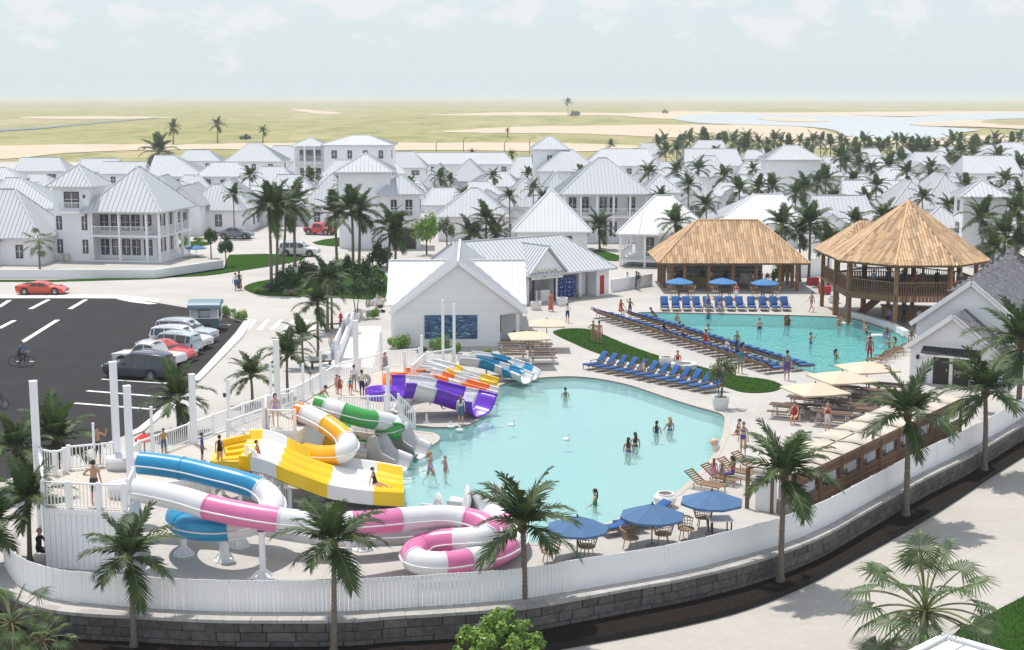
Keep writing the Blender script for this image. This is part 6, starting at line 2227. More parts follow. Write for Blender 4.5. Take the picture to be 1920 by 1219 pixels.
# picnic tables
def make_picnic():
 t_ = thing('picnic_table', 'x', 'picnic table')
 for i in range(4):
  MB().box((0, -0.27 + i * 0.18, 0.74), (1.85, 0.165, 0.04)).obj('plank', woodd, t_)
 for y in (-0.68, 0.68):
  for k in (-0.09, 0.09):
   MB().box((0, y + k, 0.45), (1.85, 0.165, 0.04)).obj('bench_plank', woodd, t_)
 for x in (-0.68, 0.68):
  mb = MB()
  mb.bar((x, -0.3, 0.71), (x, 0.3, 0.71), 0.04)
  for s in (-1, 1):
   mb.bar((x, s * 0.2, 0.71), (x, s * 0.5, 0.0), 0.045)
   mb.bar((x, s * 0.36, 0.36), (x, s * 0.72, 0.43), 0.04)
   mb.bar((x, s * 0.7, 0.43), (x, s * 0.76, 0.0), 0.04)
  mb.obj('trestle', M('white_steel', (0.72, 0.72, 0.70), 0.5), t_)
 return t_
PT = make_picnic()
TL = [(958, 662), (962, 674), (998, 652), (1012, 664), (1018, 680), (985, 640)]
for i, (px, py) in enumerate(TL):
 tree_of(PT, G(px, py), R(4), '%s picnic table of the left group beside the changing house porch' % ['near left', 'front left', 'middle', 'right-hand middle', 'front right', 'rearmost'][i], 'picnic tables by the changing house')
TR = [(1478, 783, 'with a person in red seated at it'), (1510, 768, 'second along the front row'), (1537, 757, 'third along the front row'), (1576, 746, 'fourth along the front row'), (1602, 735, 'fifth along the front row, under the far parasol'),
  (1560, 797, 'beside the standing woman in red top'), (1590, 780, 'in the middle of the second row'), (1620, 766, 'second from the far end of the second row'), (1645, 754, 'at the far end of the second row'), (1668, 742, 'nearest the clapboard house doors'),
  (1640, 792, 'closest to the cabana roofs'), (1668, 776, 'behind the big palm crown')]
for i, (px, py, lb) in enumerate(TR):
 tree_of(PT, G(px, py), R(-24), 'right-hand picnic table ' + lb, 'picnic tables by the cabanas', (1.15, 1.0, 1.0))
for ch in list(PT.children):
 bpy.data.objects.remove(ch)
bpy.data.objects.remove(PT)
# wicker chairs and cafe tables
def make_chair():
 t_ = thing('wicker_chair', 'x', 'chair')
 st = MB()
 st.lathe([(0.0, 0.43), (0.27, 0.42), (0.28, 0.38), (0.0, 0.37)], 14)
 st.obj('seat', wick, t_, True)
 bk = MB()
 for k in range(13):
  a_ = R(-20 + k * (220 / 12))
  top = 0.78 if 2 < k < 10 else 0.68
  bk.tube([(0.26 * math.cos(a_), 0.26 * math.sin(a_), 0.4), (0.34 * math.cos(a_), 0.32 * math.sin(a_), top)], 0.012, 5)
 for zz, rr in ((0.5, 0.285), (0.6, 0.305), (0.7, 0.325)):
  bk.tube([(rr * math.cos(R(-20 + k * 20)), rr * 0.96 * math.sin(R(-20 + k * 20)), zz) for k in range(12)], 0.012, 5)
 bk.tube([(0.345 * math.cos(R(-20 + k * 20)), 0.325 * math.sin(R(-20 + k * 20)), 0.69 + 0.1 * math.sin(math.pi * k / 11)) for k in range(12)], 0.024, 6)
 bk.obj('backrest', wick, t_)
 lg = MB().tube([(0, 0, 0.4), (0.05, 0.05, 0)], 0.016, 6).mesh('chair_leg', wick)
 for k in range(4):
  put('leg', lg, t_, (0.17 * math.cos(R(45 + 90 * k)), 0.17 * math.sin(R(45 + 90 * k)), 0), (0, 0, R(90 * k)))
 return t_
WC = make_chair()
for px, py, rz, lb in ((1031, 1056, 20, 'leftmost wicker chair behind the board fence'), (1100, 1046, 150, 'wicker chair at the foot of the first near blue parasol'), (1182, 1030, 40, 'wicker chair between first and second near parasols'),
      (1243, 1022, 170, 'wicker chair right of the second near parasol pole'), (1286, 1012, 60, 'small wicker chair left of the white cafe table'), (1318, 990, 0, 'tall wicker chair behind the white cafe table'),
      (1262, 556, 60, 'wicker chair left of the left sky-blue parasol'), (1296, 556, -60, 'wicker chair right of the left sky-blue parasol'), (1340, 556, 60, 'wicker chair left of the middle sky-blue parasol'),
      (1415, 558, 60, 'wicker chair left of the right sky-blue parasol'), (1455, 558, -60, 'wicker chair right of the right sky-blue parasol')):
 tree_of(WC, G(px, py), R(rz), lb, None, (1.25, 1.25, 1.2))
for ch in list(WC.children):
 bpy.data.objects.remove(ch)
bpy.data.objects.remove(WC)
for px, py, lb in ((1338, 1004, 'white square cafe table under the right near parasol'), (1276, 561, 'low table under the left sky-blue parasol'), (1354, 562, 'low table under the middle sky-blue parasol'), (1432, 563, 'low table under the right sky-blue parasol')):
 p = G(px, py)
 t_ = thing('cafe_table', lb, 'table', p + V((0.25, 0, 0)), 0.1)
 MB().box((0, 0, 0.72), (0.95, 0.85, 0.05)).obj('top', trimw if py > 700 else woodd, t_)
 for x in (-0.4, 0.4):
  for y in (-0.35, 0.35):
   MB().box((x, y, 0.35), (0.05, 0.05, 0.7)).obj('leg', black, t_)
# planters, urns, fire ring
def urn(label, px, py, wpx, hpx, kind='tub', group=None):
 p = G(px, py)
 r = wpx / 2 / PXM(p)
 h = hpx / PXM(p) * 1.02
 t_ = thing('planter', label, 'planter', p, 0, group)
 prof = {'tub': [(0.0, 0), (r * 0.82, 0), (r * 0.98, h * 0.55), (r, h * 0.9), (r * 0.96, h), (r * 0.8, h), (r * 0.78, h * 0.88), (0, h * 0.88)],
   'urn': [(0.0, 0), (r * 0.7, 0), (r * 0.92, h * 0.4), (r, h * 0.72), (r * 0.8, h * 0.92), (r * 0.78, h), (r * 0.62, h), (r * 0.6, h * 0.85), (0, h * 0.85)],
   'ring': [(0, 0), (r * 0.95, 0), (r, h * 0.3), (r, h), (r * 0.68, h), (r * 0.66, h * 0.5), (0, h * 0.5)]}[kind]
 MB().lathe(prof, 28).obj('bowl', potm, t_, False)
 MB().lathe([(r * 0.77, 0), (r * 0.4, 0.04), (0, 0.05)], 20, (0, 0, h * (0.9 if kind == 'tub' else 0.87 if kind == 'urn' else 0.52))).obj('earth', mulch, t_)
 return t_
urn('white tub planter left of the locker entrance', 1005, 581, 21, 15)
urn('white tub planter in front of the blue lockers', 1054, 573, 21, 15)
urn('white tub planter on the upper edge of the lawn', 1249, 687, 28, 18)
urn('low white fire ring on the lawn edge', 1282, 692, 48, 11, 'ring')
urn('white tub planter with small olive tree at the lounger row end', 1351, 767, 31, 23)
urn('large round white urn at the near pool edge', 1247, 950, 43, 26, 'urn')
urn('front white tub planter by the entry walkway', 664, 603, 22, 15)
urn('rear white tub planter by the entry walkway', 672, 594, 20, 14)
urn('low white tub planter left of the changing house', 693, 573, 18, 10)
urn('white tub planter behind the stroller', 711, 574, 20, 14)
urn('white box planter near the pavilion stair', 1563, 568, 22, 12)

# ------------------------------------------------------------ vegetation
def frond_mesh(name, e0, droop, mat, n=30, seed=0, lw=0.030, ll=0.29):
 r = random.Random(seed)
 mb = MB()
 pts = []
 x = z = 0.0
 a_ = R(e0)
 N_ = 14
 for i in range(N_ + 1):
  pts.append(V((x, 0, z)))
  x += math.cos(a_) / N_
  z += math.sin(a_) / N_
  a_ -= R(droop) / N_ * (0.5 + 1.1 * i / N_)
 mb.tube(pts, [0.014 * (1 - 0.8 * i / N_) for i in range(N_ + 1)], 4, 1)
 for k in range(n):
  t_ = 0.14 + 0.86 * k / n
  i = min(N_ - 1, int(t_ * N_))
  f_ = t_ * N_ - i
  p = pts[i].lerp(pts[i + 1], f_)
  tan = (pts[i + 1] - pts[i]).normalized()
  up = V((0, -1, 0)).cross(tan)
  if up.z < 0:
   up = -up
  L = ll * (0.45 + 0.75 * math.sin(math.pi * min(1, t_ * 0.86 + 0.12))) * r.uniform(0.85, 1.1)
  for s in (-1, 1):
   sweepa = 0.45 + 0.6 * t_
   d = (V((0, s, 0)) * math.cos(sweepa) + tan * math.sin(sweepa) + up * r.uniform(0.0, 0.28)).normalized()
   tip = p + d * L + V((0, 0, -0.30 * L * r.uniform(0.5, 1.2)))
   mid = p + d * L * 0.5 + V((0, 0, -0.08 * L))
   w = tan * lw * (0.8 + 0.3 * r.random())
   mb.add([p - w * 0.5, p + w * 0.5, mid + w, tip, mid - w * 0.6], [(0, 1, 2, 4), (4, 2, 3)], 0)
 return mb.mesh(name, [mat, M('frond_rib', (0.16, 0.18, 0.07), 0.6)])
FR = []
for cls, (e0, dr) in enumerate(((80, 42), (60, 62), (40, 80), (18, 75), (-10, 55), (-38, 35))):
 FR.append([frond_mesh('frond', e0, dr, leafp, 30, cls * 7 + k) for k in range(2)])
def fan_mesh(name, n, rad, pet, e0, droop, mat, seed):
 """palmate leaf: petiole then a pleated fan of narrow segments"""
 r = random.Random(seed)
 mb = MB()
 a_ = R(e0)
 pts = [V((0, 0, 0))]
 for i in range(6):
  pts.append(pts[-1] + V((math.cos(a_), 0, math.sin(a_))) * pet / 6)
  a_ -= R(droop) / 6
 mb.tube(pts, 0.013, 4, 1)
 hub = pts[-1]
 tan = (pts[-1] - pts[-2]).normalized()
 up = V((0, -1, 0)).cross(tan)
 up = up if up.z > 0 else -up
 sd_ = V((0, 1, 0))
 for k in range(n):
  b_ = R(-128 + 256 * k / (n - 1))
  d = tan * math.cos(b_) + sd_ * math.sin(b_)
  q = tan * -math.sin(b_) + sd_ * math.cos(b_)
  L = rad * (0.72 + 0.3 * math.cos(b_ * 0.6)) * r.uniform(0.92, 1.06)
  w = q * rad * 0.036
  m_ = hub + d * L * 0.5 + up * 0.02
  tip = hub + d * L + V((0, 0, -L * r.uniform(0.12, 0.4)))
  mb.add([hub, m_ - w, tip, m_ + w, m_ + up * 0.02 * rad], [(0, 1, 4), (0, 4, 3), (1, 2, 4), (4, 2, 3)], 0)
 return mb.mesh(name, [mat, M('frond_rib', (0.16, 0.18, 0.07), 0.6)])
FAN = [[fan_mesh('fan_leaf', 24, 0.36, 0.72, e0, dr, leaff, c * 5 + k) for k in range(2)] for c, (e0, dr) in enumerate(((80, 20), (52, 35), (24, 45), (-8, 40), (-40, 25)))]
def trunk_mesh(name, rings, bend, seed, flare=1.6):
 r = random.Random(seed)
 path, rad = [], []
 for i in range(rings * 2 + 1):
  t_ = i / (rings * 2)
  path.append((bend * t_ * t_, 0.3 * bend * math.sin(t_ * 3), t_))
  rr = 1.0 - 0.32 * t_ + (flare - 1) * math.exp(-t_ * 22) + (0.16 if t_ > 0.95 else 0)
  rad.append(rr * (1.0 if i % 2 else 0.88) * r.uniform(0.97, 1.03))
 mb = MB()
 # build in unscaled space: horizontal unit = trunk radius
 n = 10
 vs = [(p[0] + rad[i] * math.cos(2 * math.pi * k / n), p[1] + rad[i] * math.sin(2 * math.pi * k / n), p[2]) for i, p in enumerate(path) for k in range(n)]
 fs = [(i * n + k, i * n + (k + 1) % n, (i + 1) * n + (k + 1) % n, (i + 1) * n + k) for i in range(len(path) - 1) for k in range(n)]
 return mb.add(vs, fs).mesh(name, trunkm, True)
TRK = [trunk_mesh('trunk', 22, b_, i) for i, b_ in enumerate((0.3, -0.5, 0.8))]
HUSK = MB().lathe([(0.0, -0.25), (0.10, -0.2), (0.15, -0.05), (0.12, 0.1), (0.05, 0.2), (0, 0.22)], 10).mesh('husk', huskm, True)
def palm(label, px, py_base, px_c, py_c, Lpx, z=0.0, n=16, kind='coco', group=None, trad=None, seed=None):
 """base pixel on level z; crown centre pixel; frond length in photo pixels"""
 p = G(px, py_base, z)
 cr = AT(px_c, py_c, p.y)
 s = PXM(cr)
 L = Lpx / s
 h = max(0.3, cr.z - z)
 r = random.Random(seed if seed is not None else int(px * 3 + py_base * 7))
 t_ = thing('coconut_palm' if kind == 'coco' else 'fan_palm', label, 'palm tree', p, r.uniform(0, 6.28), group)
 rz = t_.rotation_euler.z
 tr = trad or max(0.10, min(0.19, L * 0.06))
 lean = Matrix.Rotation(-rz, 3, 'Z') @ V((cr.x - p.x, 0, 0))
 ti = r.randrange(3)
 tk = put('trunk', TRK[ti], t_, None, (0, math.atan2(lean.x, h), 0), (tr, tr, h))
 bend = (0.3, -0.5, 0.8)[ti] * tr
 top = V((lean.x + bend, 0, h))
 put('husk', HUSK, t_, top, None, (tr * 9, tr * 9, tr * 9) if kind == 'coco' else (tr * 7, tr * 7, tr * 7))
 M_ = FR if kind == 'coco' else FAN
 for k in range(n):
  u = (k + 0.5) / n
  c_ = 0 if u < .1 else 1 if u < .34 else 2 if u < .62 else 3 if u < .85 else 4
  if kind == 'coco':
   c_ = 0 if u < 0.14 else 1 if u < 0.36 else 2 if u < 0.6 else 3 if u < 0.82 else 4 if u < 0.95 else 5
  put('frond', r.choice(M_[c_]), t_, top, (r.uniform(-.12, .12), 0, k * 2.39996 + r.uniform(-.25, .25)), [L * r.uniform(0.88, 1.1)] * 3)
 return t_
def footprints():
 outp = []
 for o in bpy.data.objects:
  if o.parent and o.name.startswith('wall') and o.parent.get('category') in ('house', 'building'):
   Mx = Matrix.Translation(o.parent.location) @ Matrix.Rotation(o.parent.rotation_euler.z, 4, 'Z')
   q = [Mx @ V(c_) for c_ in o.bound_box]
   outp.append((min(p.x for p in q), max(p.x for p in q), min(p.y for p in q), max(p.y for p in q)))
 return outp
HB = footprints()
def palm_between(label, px, cy, Lpx, kind, group, n=14):
 """a palm whose crown shows at this point of the view, rooted on open ground between the houses"""
 best = None
 for h in (5.0, 5.6, 6.2, 6.8, 7.4, 8.0, 4.4, 3.8):
  q = AT(px, cy, 100)
  Y = 100 * (CH - h) / (CH - q.z)
  x = q.x * Y / 100
  if not any(a_ - .7 < x < b_ + .7 and c_ - .7 < Y < d_ + .7 for a_, b_, c_, d_ in HB):
   best = (x, Y)
   break
 if best is None:
  return None
 return palm(label, px, PROJ((best[0], best[1], 0))[1], px, cy, Lpx, 0, n, kind, group)
# front row on the planting strip
GF = 'coconut palms outside the retaining wall'
palm('front coconut palm before the left slide tower', 251, 1212, 247, 1046, 106, ZS, 16, 'coco', GF)
palm('front coconut palm before the pink tube slide, second from left', 626, 1224, 628, 1020, 112, ZS, 16, 'coco', GF)
palm('front coconut palm right of the pink loop, third from left', 982, 1168, 985, 985, 122, ZS, 16, 'coco', GF)
palm('front coconut palm at the left end of the cabanas', 1463, 1090, 1467, 893, 112, ZS, 16, 'coco', GF)
palm('front coconut palm in the middle of the cabana row', 1698, 966, 1705, 778, 110, ZS, 16, 'coco', GF)
palm('front coconut palm at the far right of the cabana row', 1845, 881, 1848, 735, 100, ZS, 16, 'coco', GF)
palm('tall coconut palm cut by the right edge beside the clapboard house', 1908, 780, 1908, 645, 104, 0, 18, 'coco')
GL = 'dark palms at the left edge'
palm('bushy palm at the left edge above the seated person', 56, 1052, 52, 940, 88, 0, 18, 'coco', GL)
palm('palm cut by the left edge at the fence corner', -14, 1070, -12, 985, 85, 0, 16, 'coco', GL)
palm('dark palm against the car park, left of the slide tower', 30, 925, 30, 845, 88, 0, 18, 'coco', GL)
palm('dark palm against the car park, behind the first tall post', 112, 905, 104, 830, 95, 0, 18, 'coco', GL)
GM = 'coconut palms between car park and boardwalk'
palm('coconut palm in front of the parked blue car', 336, 812, 334, 748, 76, 0, 18, 'coco', GM)
palm('coconut palm left of the lamp post on the outer boardwalk', 473, 760, 473, 705, 55, 0, 16, 'coco', GM)
palm('coconut palm behind the yellow tower post', 540, 748, 539, 667, 54, 0, 17, 'coco', GM)
palm('coconut palm second behind the yellow tower post', 569, 690, 566, 632, 48, 0, 16, 'coco', GM)
palm('coconut palm nearest the crossing', 597, 668, 596, 570, 50, 0, 17, 'coco', GM)
palm('tallest coconut palm between crossing and entry walkway', 614, 622, 616, 525, 54, 0, 18, 'coco', GM)
palm('slim coconut palm beside the bench at the entry walkway', 622, 616, 624, 530, 44, 0, 13, 'coco', GM)
GI = 'coconut palms on the planted island'
palm('leftmost coconut palm on the planted island', 509, 545, 500, 392, 58, 0, 17, 'coco', GI)
palm('second coconut palm on the planted island', 518, 540, 524, 388, 56, 0, 17, 'coco', GI)
palm('third coconut palm on the planted island', 530, 530, 540, 398, 52, 0, 16, 'coco', GI)
palm('rear coconut palm of the planted island by the white car', 553, 500, 555, 385, 54, 0, 16, 'coco', GI)
palm('coconut palm behind the shrubs, left of the walkway pair', 632, 498, 630, 402, 52, 0, 16, 'coco', GI)
palm('left coconut palm of the tall pair right of the white car', 662, 505, 655, 395, 54, 0, 16, 'coco', GI)
palm('right coconut palm of the tall pair right of the white car', 673, 502, 677, 398, 52, 0, 16, 'coco', GI)
palm('coconut palm left behind the changing house', 728, 505, 731, 428, 52, 0, 16, 'coco', GI)
palm('short coconut palm behind the changing house', 741, 505, 748, 440, 48, 0, 15, 'coco', GI)
GQ = 'palms behind the locker building'
palm('short palm in front of the broad bungalow, left', 880, 476, 880, 440, 42, 0, 15, 'coco', GQ)
palm('short palm in front of the broad bungalow, right', 930, 472, 930, 438, 42, 0, 15, 'coco', GQ)
palm('taller palm in front of the broad bungalow', 912, 474, 914, 412, 40, 0, 15, 'coco', GQ)
palm('coconut palm right of the ribbed pyramid roof', 1125, 468, 1121, 425, 40, 0, 16, 'coco', GQ)
palm('coconut palm rising behind the left of the bar pavilion', 1264, 505, 1265, 420, 42, 0, 16, 'coco', GQ)
GP = 'coconut palms between the pavilions'
for lb, px, pb, cx, cy, L in (('leftmost coconut palm between the two pavilions', 1462, 512, 1467, 422, 46), ('middle coconut palm between the two pavilions', 1516, 530, 1518, 420, 52), ('right coconut palm between the two pavilions', 1553, 540, 1552, 456, 42),
        ('thin coconut palm behind the three between the pavilions', 1500, 528, 1498, 440, 40), ('coconut palm behind the annex roof', 1603, 500, 1603, 420, 38), ('coconut palm peeping over the left slope of the pointed roof', 1657, 490, 1657, 408, 40)):
 palm(lb, px, pb, cx, cy, L, 0, 16, 'coco', GP)
GR = 'palms right of the pavilion'
for lb, px, pb, cx, cy, L in (('coconut palm just right of the pavilion peak', 1778, 470, 1777, 390, 34), ('coconut palm before the square tower', 1843, 500, 1843, 412, 50), ('coconut palm right of the square tower', 1880, 520, 1880, 440, 52),
        ('coconut palm at the right edge above the shingle roof', 1907, 500, 1907, 398, 46), ('low palm behind the shingle roof', 1860, 530, 1862, 470, 46), ('low palm at the right edge behind the shingle roof', 1905, 520, 1905, 465, 44)):
 palm(lb, px, pb, cx, cy, L, 0, 16, 'coco', GR)
GV = 'palms among the right-hand houses'
for i, (px, pb, cy, L) in enumerate(((1325, 412, 385, 28), (1385, 385, 358, 30), (1446, 378, 352, 30), (1506, 400, 354, 32), (1546, 372, 340, 32), (1586, 336, 305, 26), (1612, 330, 312, 22), (1634, 345, 318, 24), (1664, 342, 312, 26), (1722, 310, 285, 26),
          (1745, 330, 314, 20), (1790, 330, 304, 22), (1412, 330, 318, 18), (1300, 320, 300, 20), (1248, 312, 285, 20), (1268, 306, 282, 18), (845, 356, 338, 15), (925, 350, 332, 18), (990, 340, 328, 18), (1052, 330, 318, 14), (1145, 290, 272, 12), (885, 300, 288, 10), (960, 305, 290, 12))):
 palm_between('%s palm among the houses, counting from the %s' % (ORD[i if i < 16 else i - 16], 'right village front' if i < 16 else 'middle village back'), px, cy, L * 1.1, 'coco', GV if i < 16 else 'palms among the middle houses', 17)
palm('fan palm in front of the corner bungalow at the left', 75, 506, 76, 455, 34, 0, 20, 'fan')
palm('fan palm between corner bungalow and galleried house', 112, 430, 113, 400, 26, 0, 18, 'fan')
palm('huge bushy palm at the village edge on the left', 298, 318, 298, 286, 40, 0, 18, 'coco')
GW = 'lone palms out on the plain'
for lb, px, pb, cy, L in (('left lone palm on the plain', 325, 271, 240, 19), ('tallest lone palm on the plain', 408, 268, 235, 19), ('smallest lone palm on the plain', 493, 268, 246, 13), ('distant lone palm beside a dark bush', 1065, 217, 193, 11), ('tiny distant palm left of the stacked roofs', 952, 258, 245, 7)):
 palm(lb, px, pb, px, cy, L, 0, 16, 'coco', GW, trad=0.28)
# dense row behind the right village
pr = random.Random(44)
N_ROW = 46
for i in range(N_ROW):
 px = 1236 + (1925 - 1236) * i / (N_ROW - 1) + pr.uniform(-5, 5)
 cy = pr.uniform(262, 280)
 palm('%s palm from the left in the long row behind the right-hand houses' % ORD[i], px, cy + pr.uniform(30, 38), px + pr.uniform(-3, 3), cy, pr.uniform(20, 27), 0, 12, 'coco', 'palm row behind the right-hand village')
# broadleaf shrubs and small trees
def leaf_cloud(name, mat, n, clumps, leaf, seed, flat=0.75, cs=1.0):
 r = random.Random(seed)
 C_ = []
 for k in range(clumps):
  v_ = V((r.gauss(0, 1), r.gauss(0, 1), abs(r.gauss(0, 1)) * 0.9)).normalized() * r.uniform(0.35, 0.78 + (0.25 if cs < 1 else 0))
  C_.append((V((v_.x, v_.y, 0.32 + v_.z * flat)), r.uniform(0.2, 0.36) * cs))
 mb = MB()
 for i in range(n):
  c_, rad = r.choice(C_)
  d = V((r.gauss(0, 1), r.gauss(0, 1), r.gauss(0, 1))).normalized()
  p = c_ + d * rad * r.uniform(0.55, 1.0)
  if p.z < 0.02:
   p.z = r.uniform(0.02, 0.15)
  nrm_ = (d + V((r.uniform(-.6, .6), r.uniform(-.6, .6), r.uniform(0, .9)))).normalized()
  a_ = nrm_.cross(V((r.gauss(0, 1), r.gauss(0, 1), r.gauss(0, 1)))).normalized()
  b_ = nrm_.cross(a_)
  L, w = leaf * r.uniform(0.7, 1.2), leaf * 0.42
  mb.add([p, p + a_ * L * 0.5 + b_ * w, p + a_ * L, p + a_ * L * 0.5 - b_ * w], [(0, 1, 2, 3)])
 return mb.mesh(name, mat)
SHD = [leaf_cloud('foliage', leafd, 1500, 16, 0.13, s) for s in range(2)]
SHL = [leaf_cloud('foliage', leafl, 1500, 18, 0.12, s + 5) for s in range(2)]
SHO = [leaf_cloud('foliage', olivel, 900, 14, 0.12, s + 9) for s in range(2)]
FLW = [leaf_cloud('blossom', M('blossom_lilac', (0.42, 0.30, 0.50), 0.7, isl=0.5, col2=(0.5, 0.25, 0.35), vs=4), 260, 22, 0.09, 31), leaf_cloud('blossom', M('blossom_pink', (0.55, 0.28, 0.33), 0.7, isl=0.5, col2=(0.45, 0.4, 0.42), vs=4), 260, 22, 0.09, 32)]
STEM = MB()
for k in range(5):
 STEM.tube([(0, 0, 0), (0.12 * math.cos(k * 1.26), 0.12 * math.sin(k * 1.26), 0.3), (0.35 * math.cos(k * 1.26), 0.35 * math.sin(k * 1.26), 0.75)], [0.03, 0.022, 0.01], 5)
STEM = STEM.mesh('stems', barkm)
def shrub(label, px, pb, wpx, hpx, meshes, z=0.0, flower=None, name='shrub', cat='shrub', group=None):
 p = G(px, pb, z)
 s = PXM(p)
 w, h = wpx / s / 2, hpx / s / 1.12
 t_ = thing(name, label, cat, p, rnd.uniform(0, 6.28), group)
 put('foliage', rnd.choice(meshes), t_, None, None, (w, w, h))
 put('stems', STEM, t_, None, None, (w * 0.9, w * 0.9, h * 0.9))
 if flower is not None:
  put('blossom', FLW[flower], t_, (0, 0, h * 0.06), None, (w * 1.02, w * 1.02, h * 1.02))
 return t_
def small_tree(label, px, pb, cy_top, wpx, meshes, z=0.0, stems=1, group=None, trunk_frac=0.42):
 p = G(px, pb, z)
 s = PXM(p)
 H_ = AT(px, cy_top, p.y).z - z
 w = wpx / s / 2
 t_ = thing('tree', label, 'tree', p, rnd.uniform(0, 6), group)
 tk = MB()
 r = random.Random(int(px))
 for k in range(stems):
  a_ = k * 2 * math.pi / max(1, stems) + 0.4
  ox, oy = (0.08 * math.cos(a_), 0.08 * math.sin(a_)) if stems > 1 else (0, 0)
  rr = 0.035 * H_ ** 0.7 / stems ** 0.5
  top = (ox * 4, oy * 4, H_ * (trunk_frac + 0.3))
  tk.tube([(ox, oy, 0), (ox * 1.8, oy * 1.8, H_ * trunk_frac * 0.6), (ox * 3, oy * 3, H_ * trunk_frac), top], [rr, rr * 0.8, rr * 0.65, rr * 0.25], 7)
  for j in range(5):
   b_ = r.uniform(0, 6.28)
   e_ = (ox * 3 + w * 0.6 * math.cos(b_), oy * 3 + w * 0.6 * math.sin(b_), H_ * r.uniform(trunk_frac + 0.15, 0.85))
   tk.tube([(ox * 3, oy * 3, H_ * trunk_frac), ((ox * 3 + e_[0]) / 2, (oy * 3 + e_[1]) / 2, (H_ * trunk_frac + e_[2]) / 2 + 0.05 * H_), e_], [rr * 0.5, rr * 0.35, rr * 0.1], 5)
 tk.obj('trunk', barkm, t_)
 ch = H_ * (1 - trunk_frac) / 1.12
 put('crown', rnd.choice(meshes), t_, (0, 0, H_ * trunk_frac * 0.95), None, (w, w, ch))
 return t_
shrub('light green hedge clump by the food trailer, left', 428, 593, 32, 25, SHL)
shrub('light green hedge clump by the food trailer, right', 452, 602, 36, 26, SHL)
for i, (px, pb, w, h, ms, fl, lb) in enumerate(((540, 545, 62, 50, SHD, None, 'large dark shrub in the centre of the planted island'), (575, 530, 52, 48, SHD, None, 'dark shrub right of the island palms'), (508, 547, 36, 20, SHD, 0, 'low lilac-flowering shrub at the left tip of the island'),
           (485, 549, 26, 13, SHL, 1, 'small pink-flowering clump at the island edge'), (545, 554, 40, 14, SHL, 0, 'lilac-flowering clump at the front of the island'), (580, 554, 34, 18, SHL, None, 'lime shrub at the front of the island'),
           (605, 545, 52, 36, SHD, 0, 'flowering shrub behind the crossing palms'), (655, 520, 56, 44, SHD, None, 'dark shrub left of the walkway planters'), (690, 540, 68, 58, SHD, None, 'big dark shrub behind the walkway planters'),
           (705, 562, 52, 52, SHD, None, 'dark shrub against the changing house'), (630, 552, 46, 30, SHD, None, 'low shrub between the tall crossing palms'), (700, 598, 30, 26, SHL, None, 'round green shrub beside the stroller'),
           (750, 654, 52, 34, SHL, None, 'green bush in front of the changing house, left'), (826, 660, 46, 40, SHL, None, 'green bush below the mural'), (856, 663, 26, 26, SHL, None, 'small bush right of the mural bush'),
           (905, 672, 48, 22, SHL, None, 'low bush at the right corner of the changing house'), (790, 661, 26, 14, SHD, None, 'low plant left of the thin posts'), (710, 500, 60, 50, SHD, None, 'dark hedge mass behind the changing house'),
           (345, 452, 24, 12, SHL, 1, 'flower bed shrub beside the awning house'), (372, 452, 26, 10, SHL, 1, 'low flower bed before the awning house'), (460, 262, 28, 11, SHD, None, 'lone dark bush on the plain left of the small palm'),
           (1078, 219, 24, 13, SHD, None, 'dark bush beside the distant lone palm'), (1247, 213, 16, 8, SHD, None, 'tiny dark bush near the lake'), (1470, 515, 50, 26, SHD, None, 'shrubs behind the bar pavilion right end'), (330, 445, 20, 30, SHD, None, 'dark shrub at the corner of the galleried house'))):
 shrub(lb, px, pb, w, h, ms, 0, fl)
small_tree('small tree in the middle of the garden verge', 396, 484, 422, 34, SHD)
small_tree('small tree beside the garden wall end', 424, 500, 440, 38, SHD)
small_tree('leafy young tree left of the broad bungalow', 800, 478, 385, 60, SHL, trunk_frac=0.25)
small_tree('slim tree right of the leafy young tree', 838, 470, 400, 40, SHO, trunk_frac=0.35)
small_tree('twin-stemmed tree in the walkway planters', 668, 590, 520, 48, SHD, 0.3, 2)
small_tree('small tree behind the walkway planters', 690, 577, 515, 46, SHD, 0.2, 2)
small_tree('olive tree in the white tub at the lounger row end', 1351, 750, 662, 66, SHO, 0.45, 3, None, 0.38)
small_tree('small tree inside the bar pavilion right end', 1448, 540, 502, 30, SHL)
small_tree('bright green tree at the bottom edge before the wall', 942, 1262, 1148, 178, [leaf_cloud('crown', leafl, 7000, 75, 0.085, 77, 0.75, 0.5)], ZR, 2, None, 0.12)
# foreground fan palm, fan palms in the left corner, grass corner
palm('big foreground fan palm at the lower right', 1732, 1240, 1735, 1150, 158, ZR, 34, 'fan', None, 0.2, 3)
palm('fan palm low in the left corner before the wall', 28, 1245, 30, 1170, 95, ZR, 24, 'fan', None, 0.15, 5)
palm('small fan palm at the bottom left corner', 84, 1262, 84, 1200, 66, ZR, 18, 'fan', None, 0.12, 8)
cg_ = [G(x, y, ZR) for x, y in ((1795, 1185), (1860, 1150), (1940, 1108), (2100, 1030), (2200, 1200), (2000, 1330), (1760, 1330), (1700, 1260))]
v, f = tess([cg_], ZR + 0.03)
struct(MB().add(v, f).obj('corner_lawn', lawnm))
gr = random.Random(3)
gb_ = MB()
pol = [(p.x, p.y) for p in cg_]
def inside(x, y, P):
 c_ = False
 for i in range(len(P)):
  (x1, y1), (x2, y2) = P[i], P[i - 1]
  if (y1 > y) != (y2 > y) and x < (x2 - x1) * (y - y1) / (y2 - y1) + x1:
   c_ = not c_
 return c_
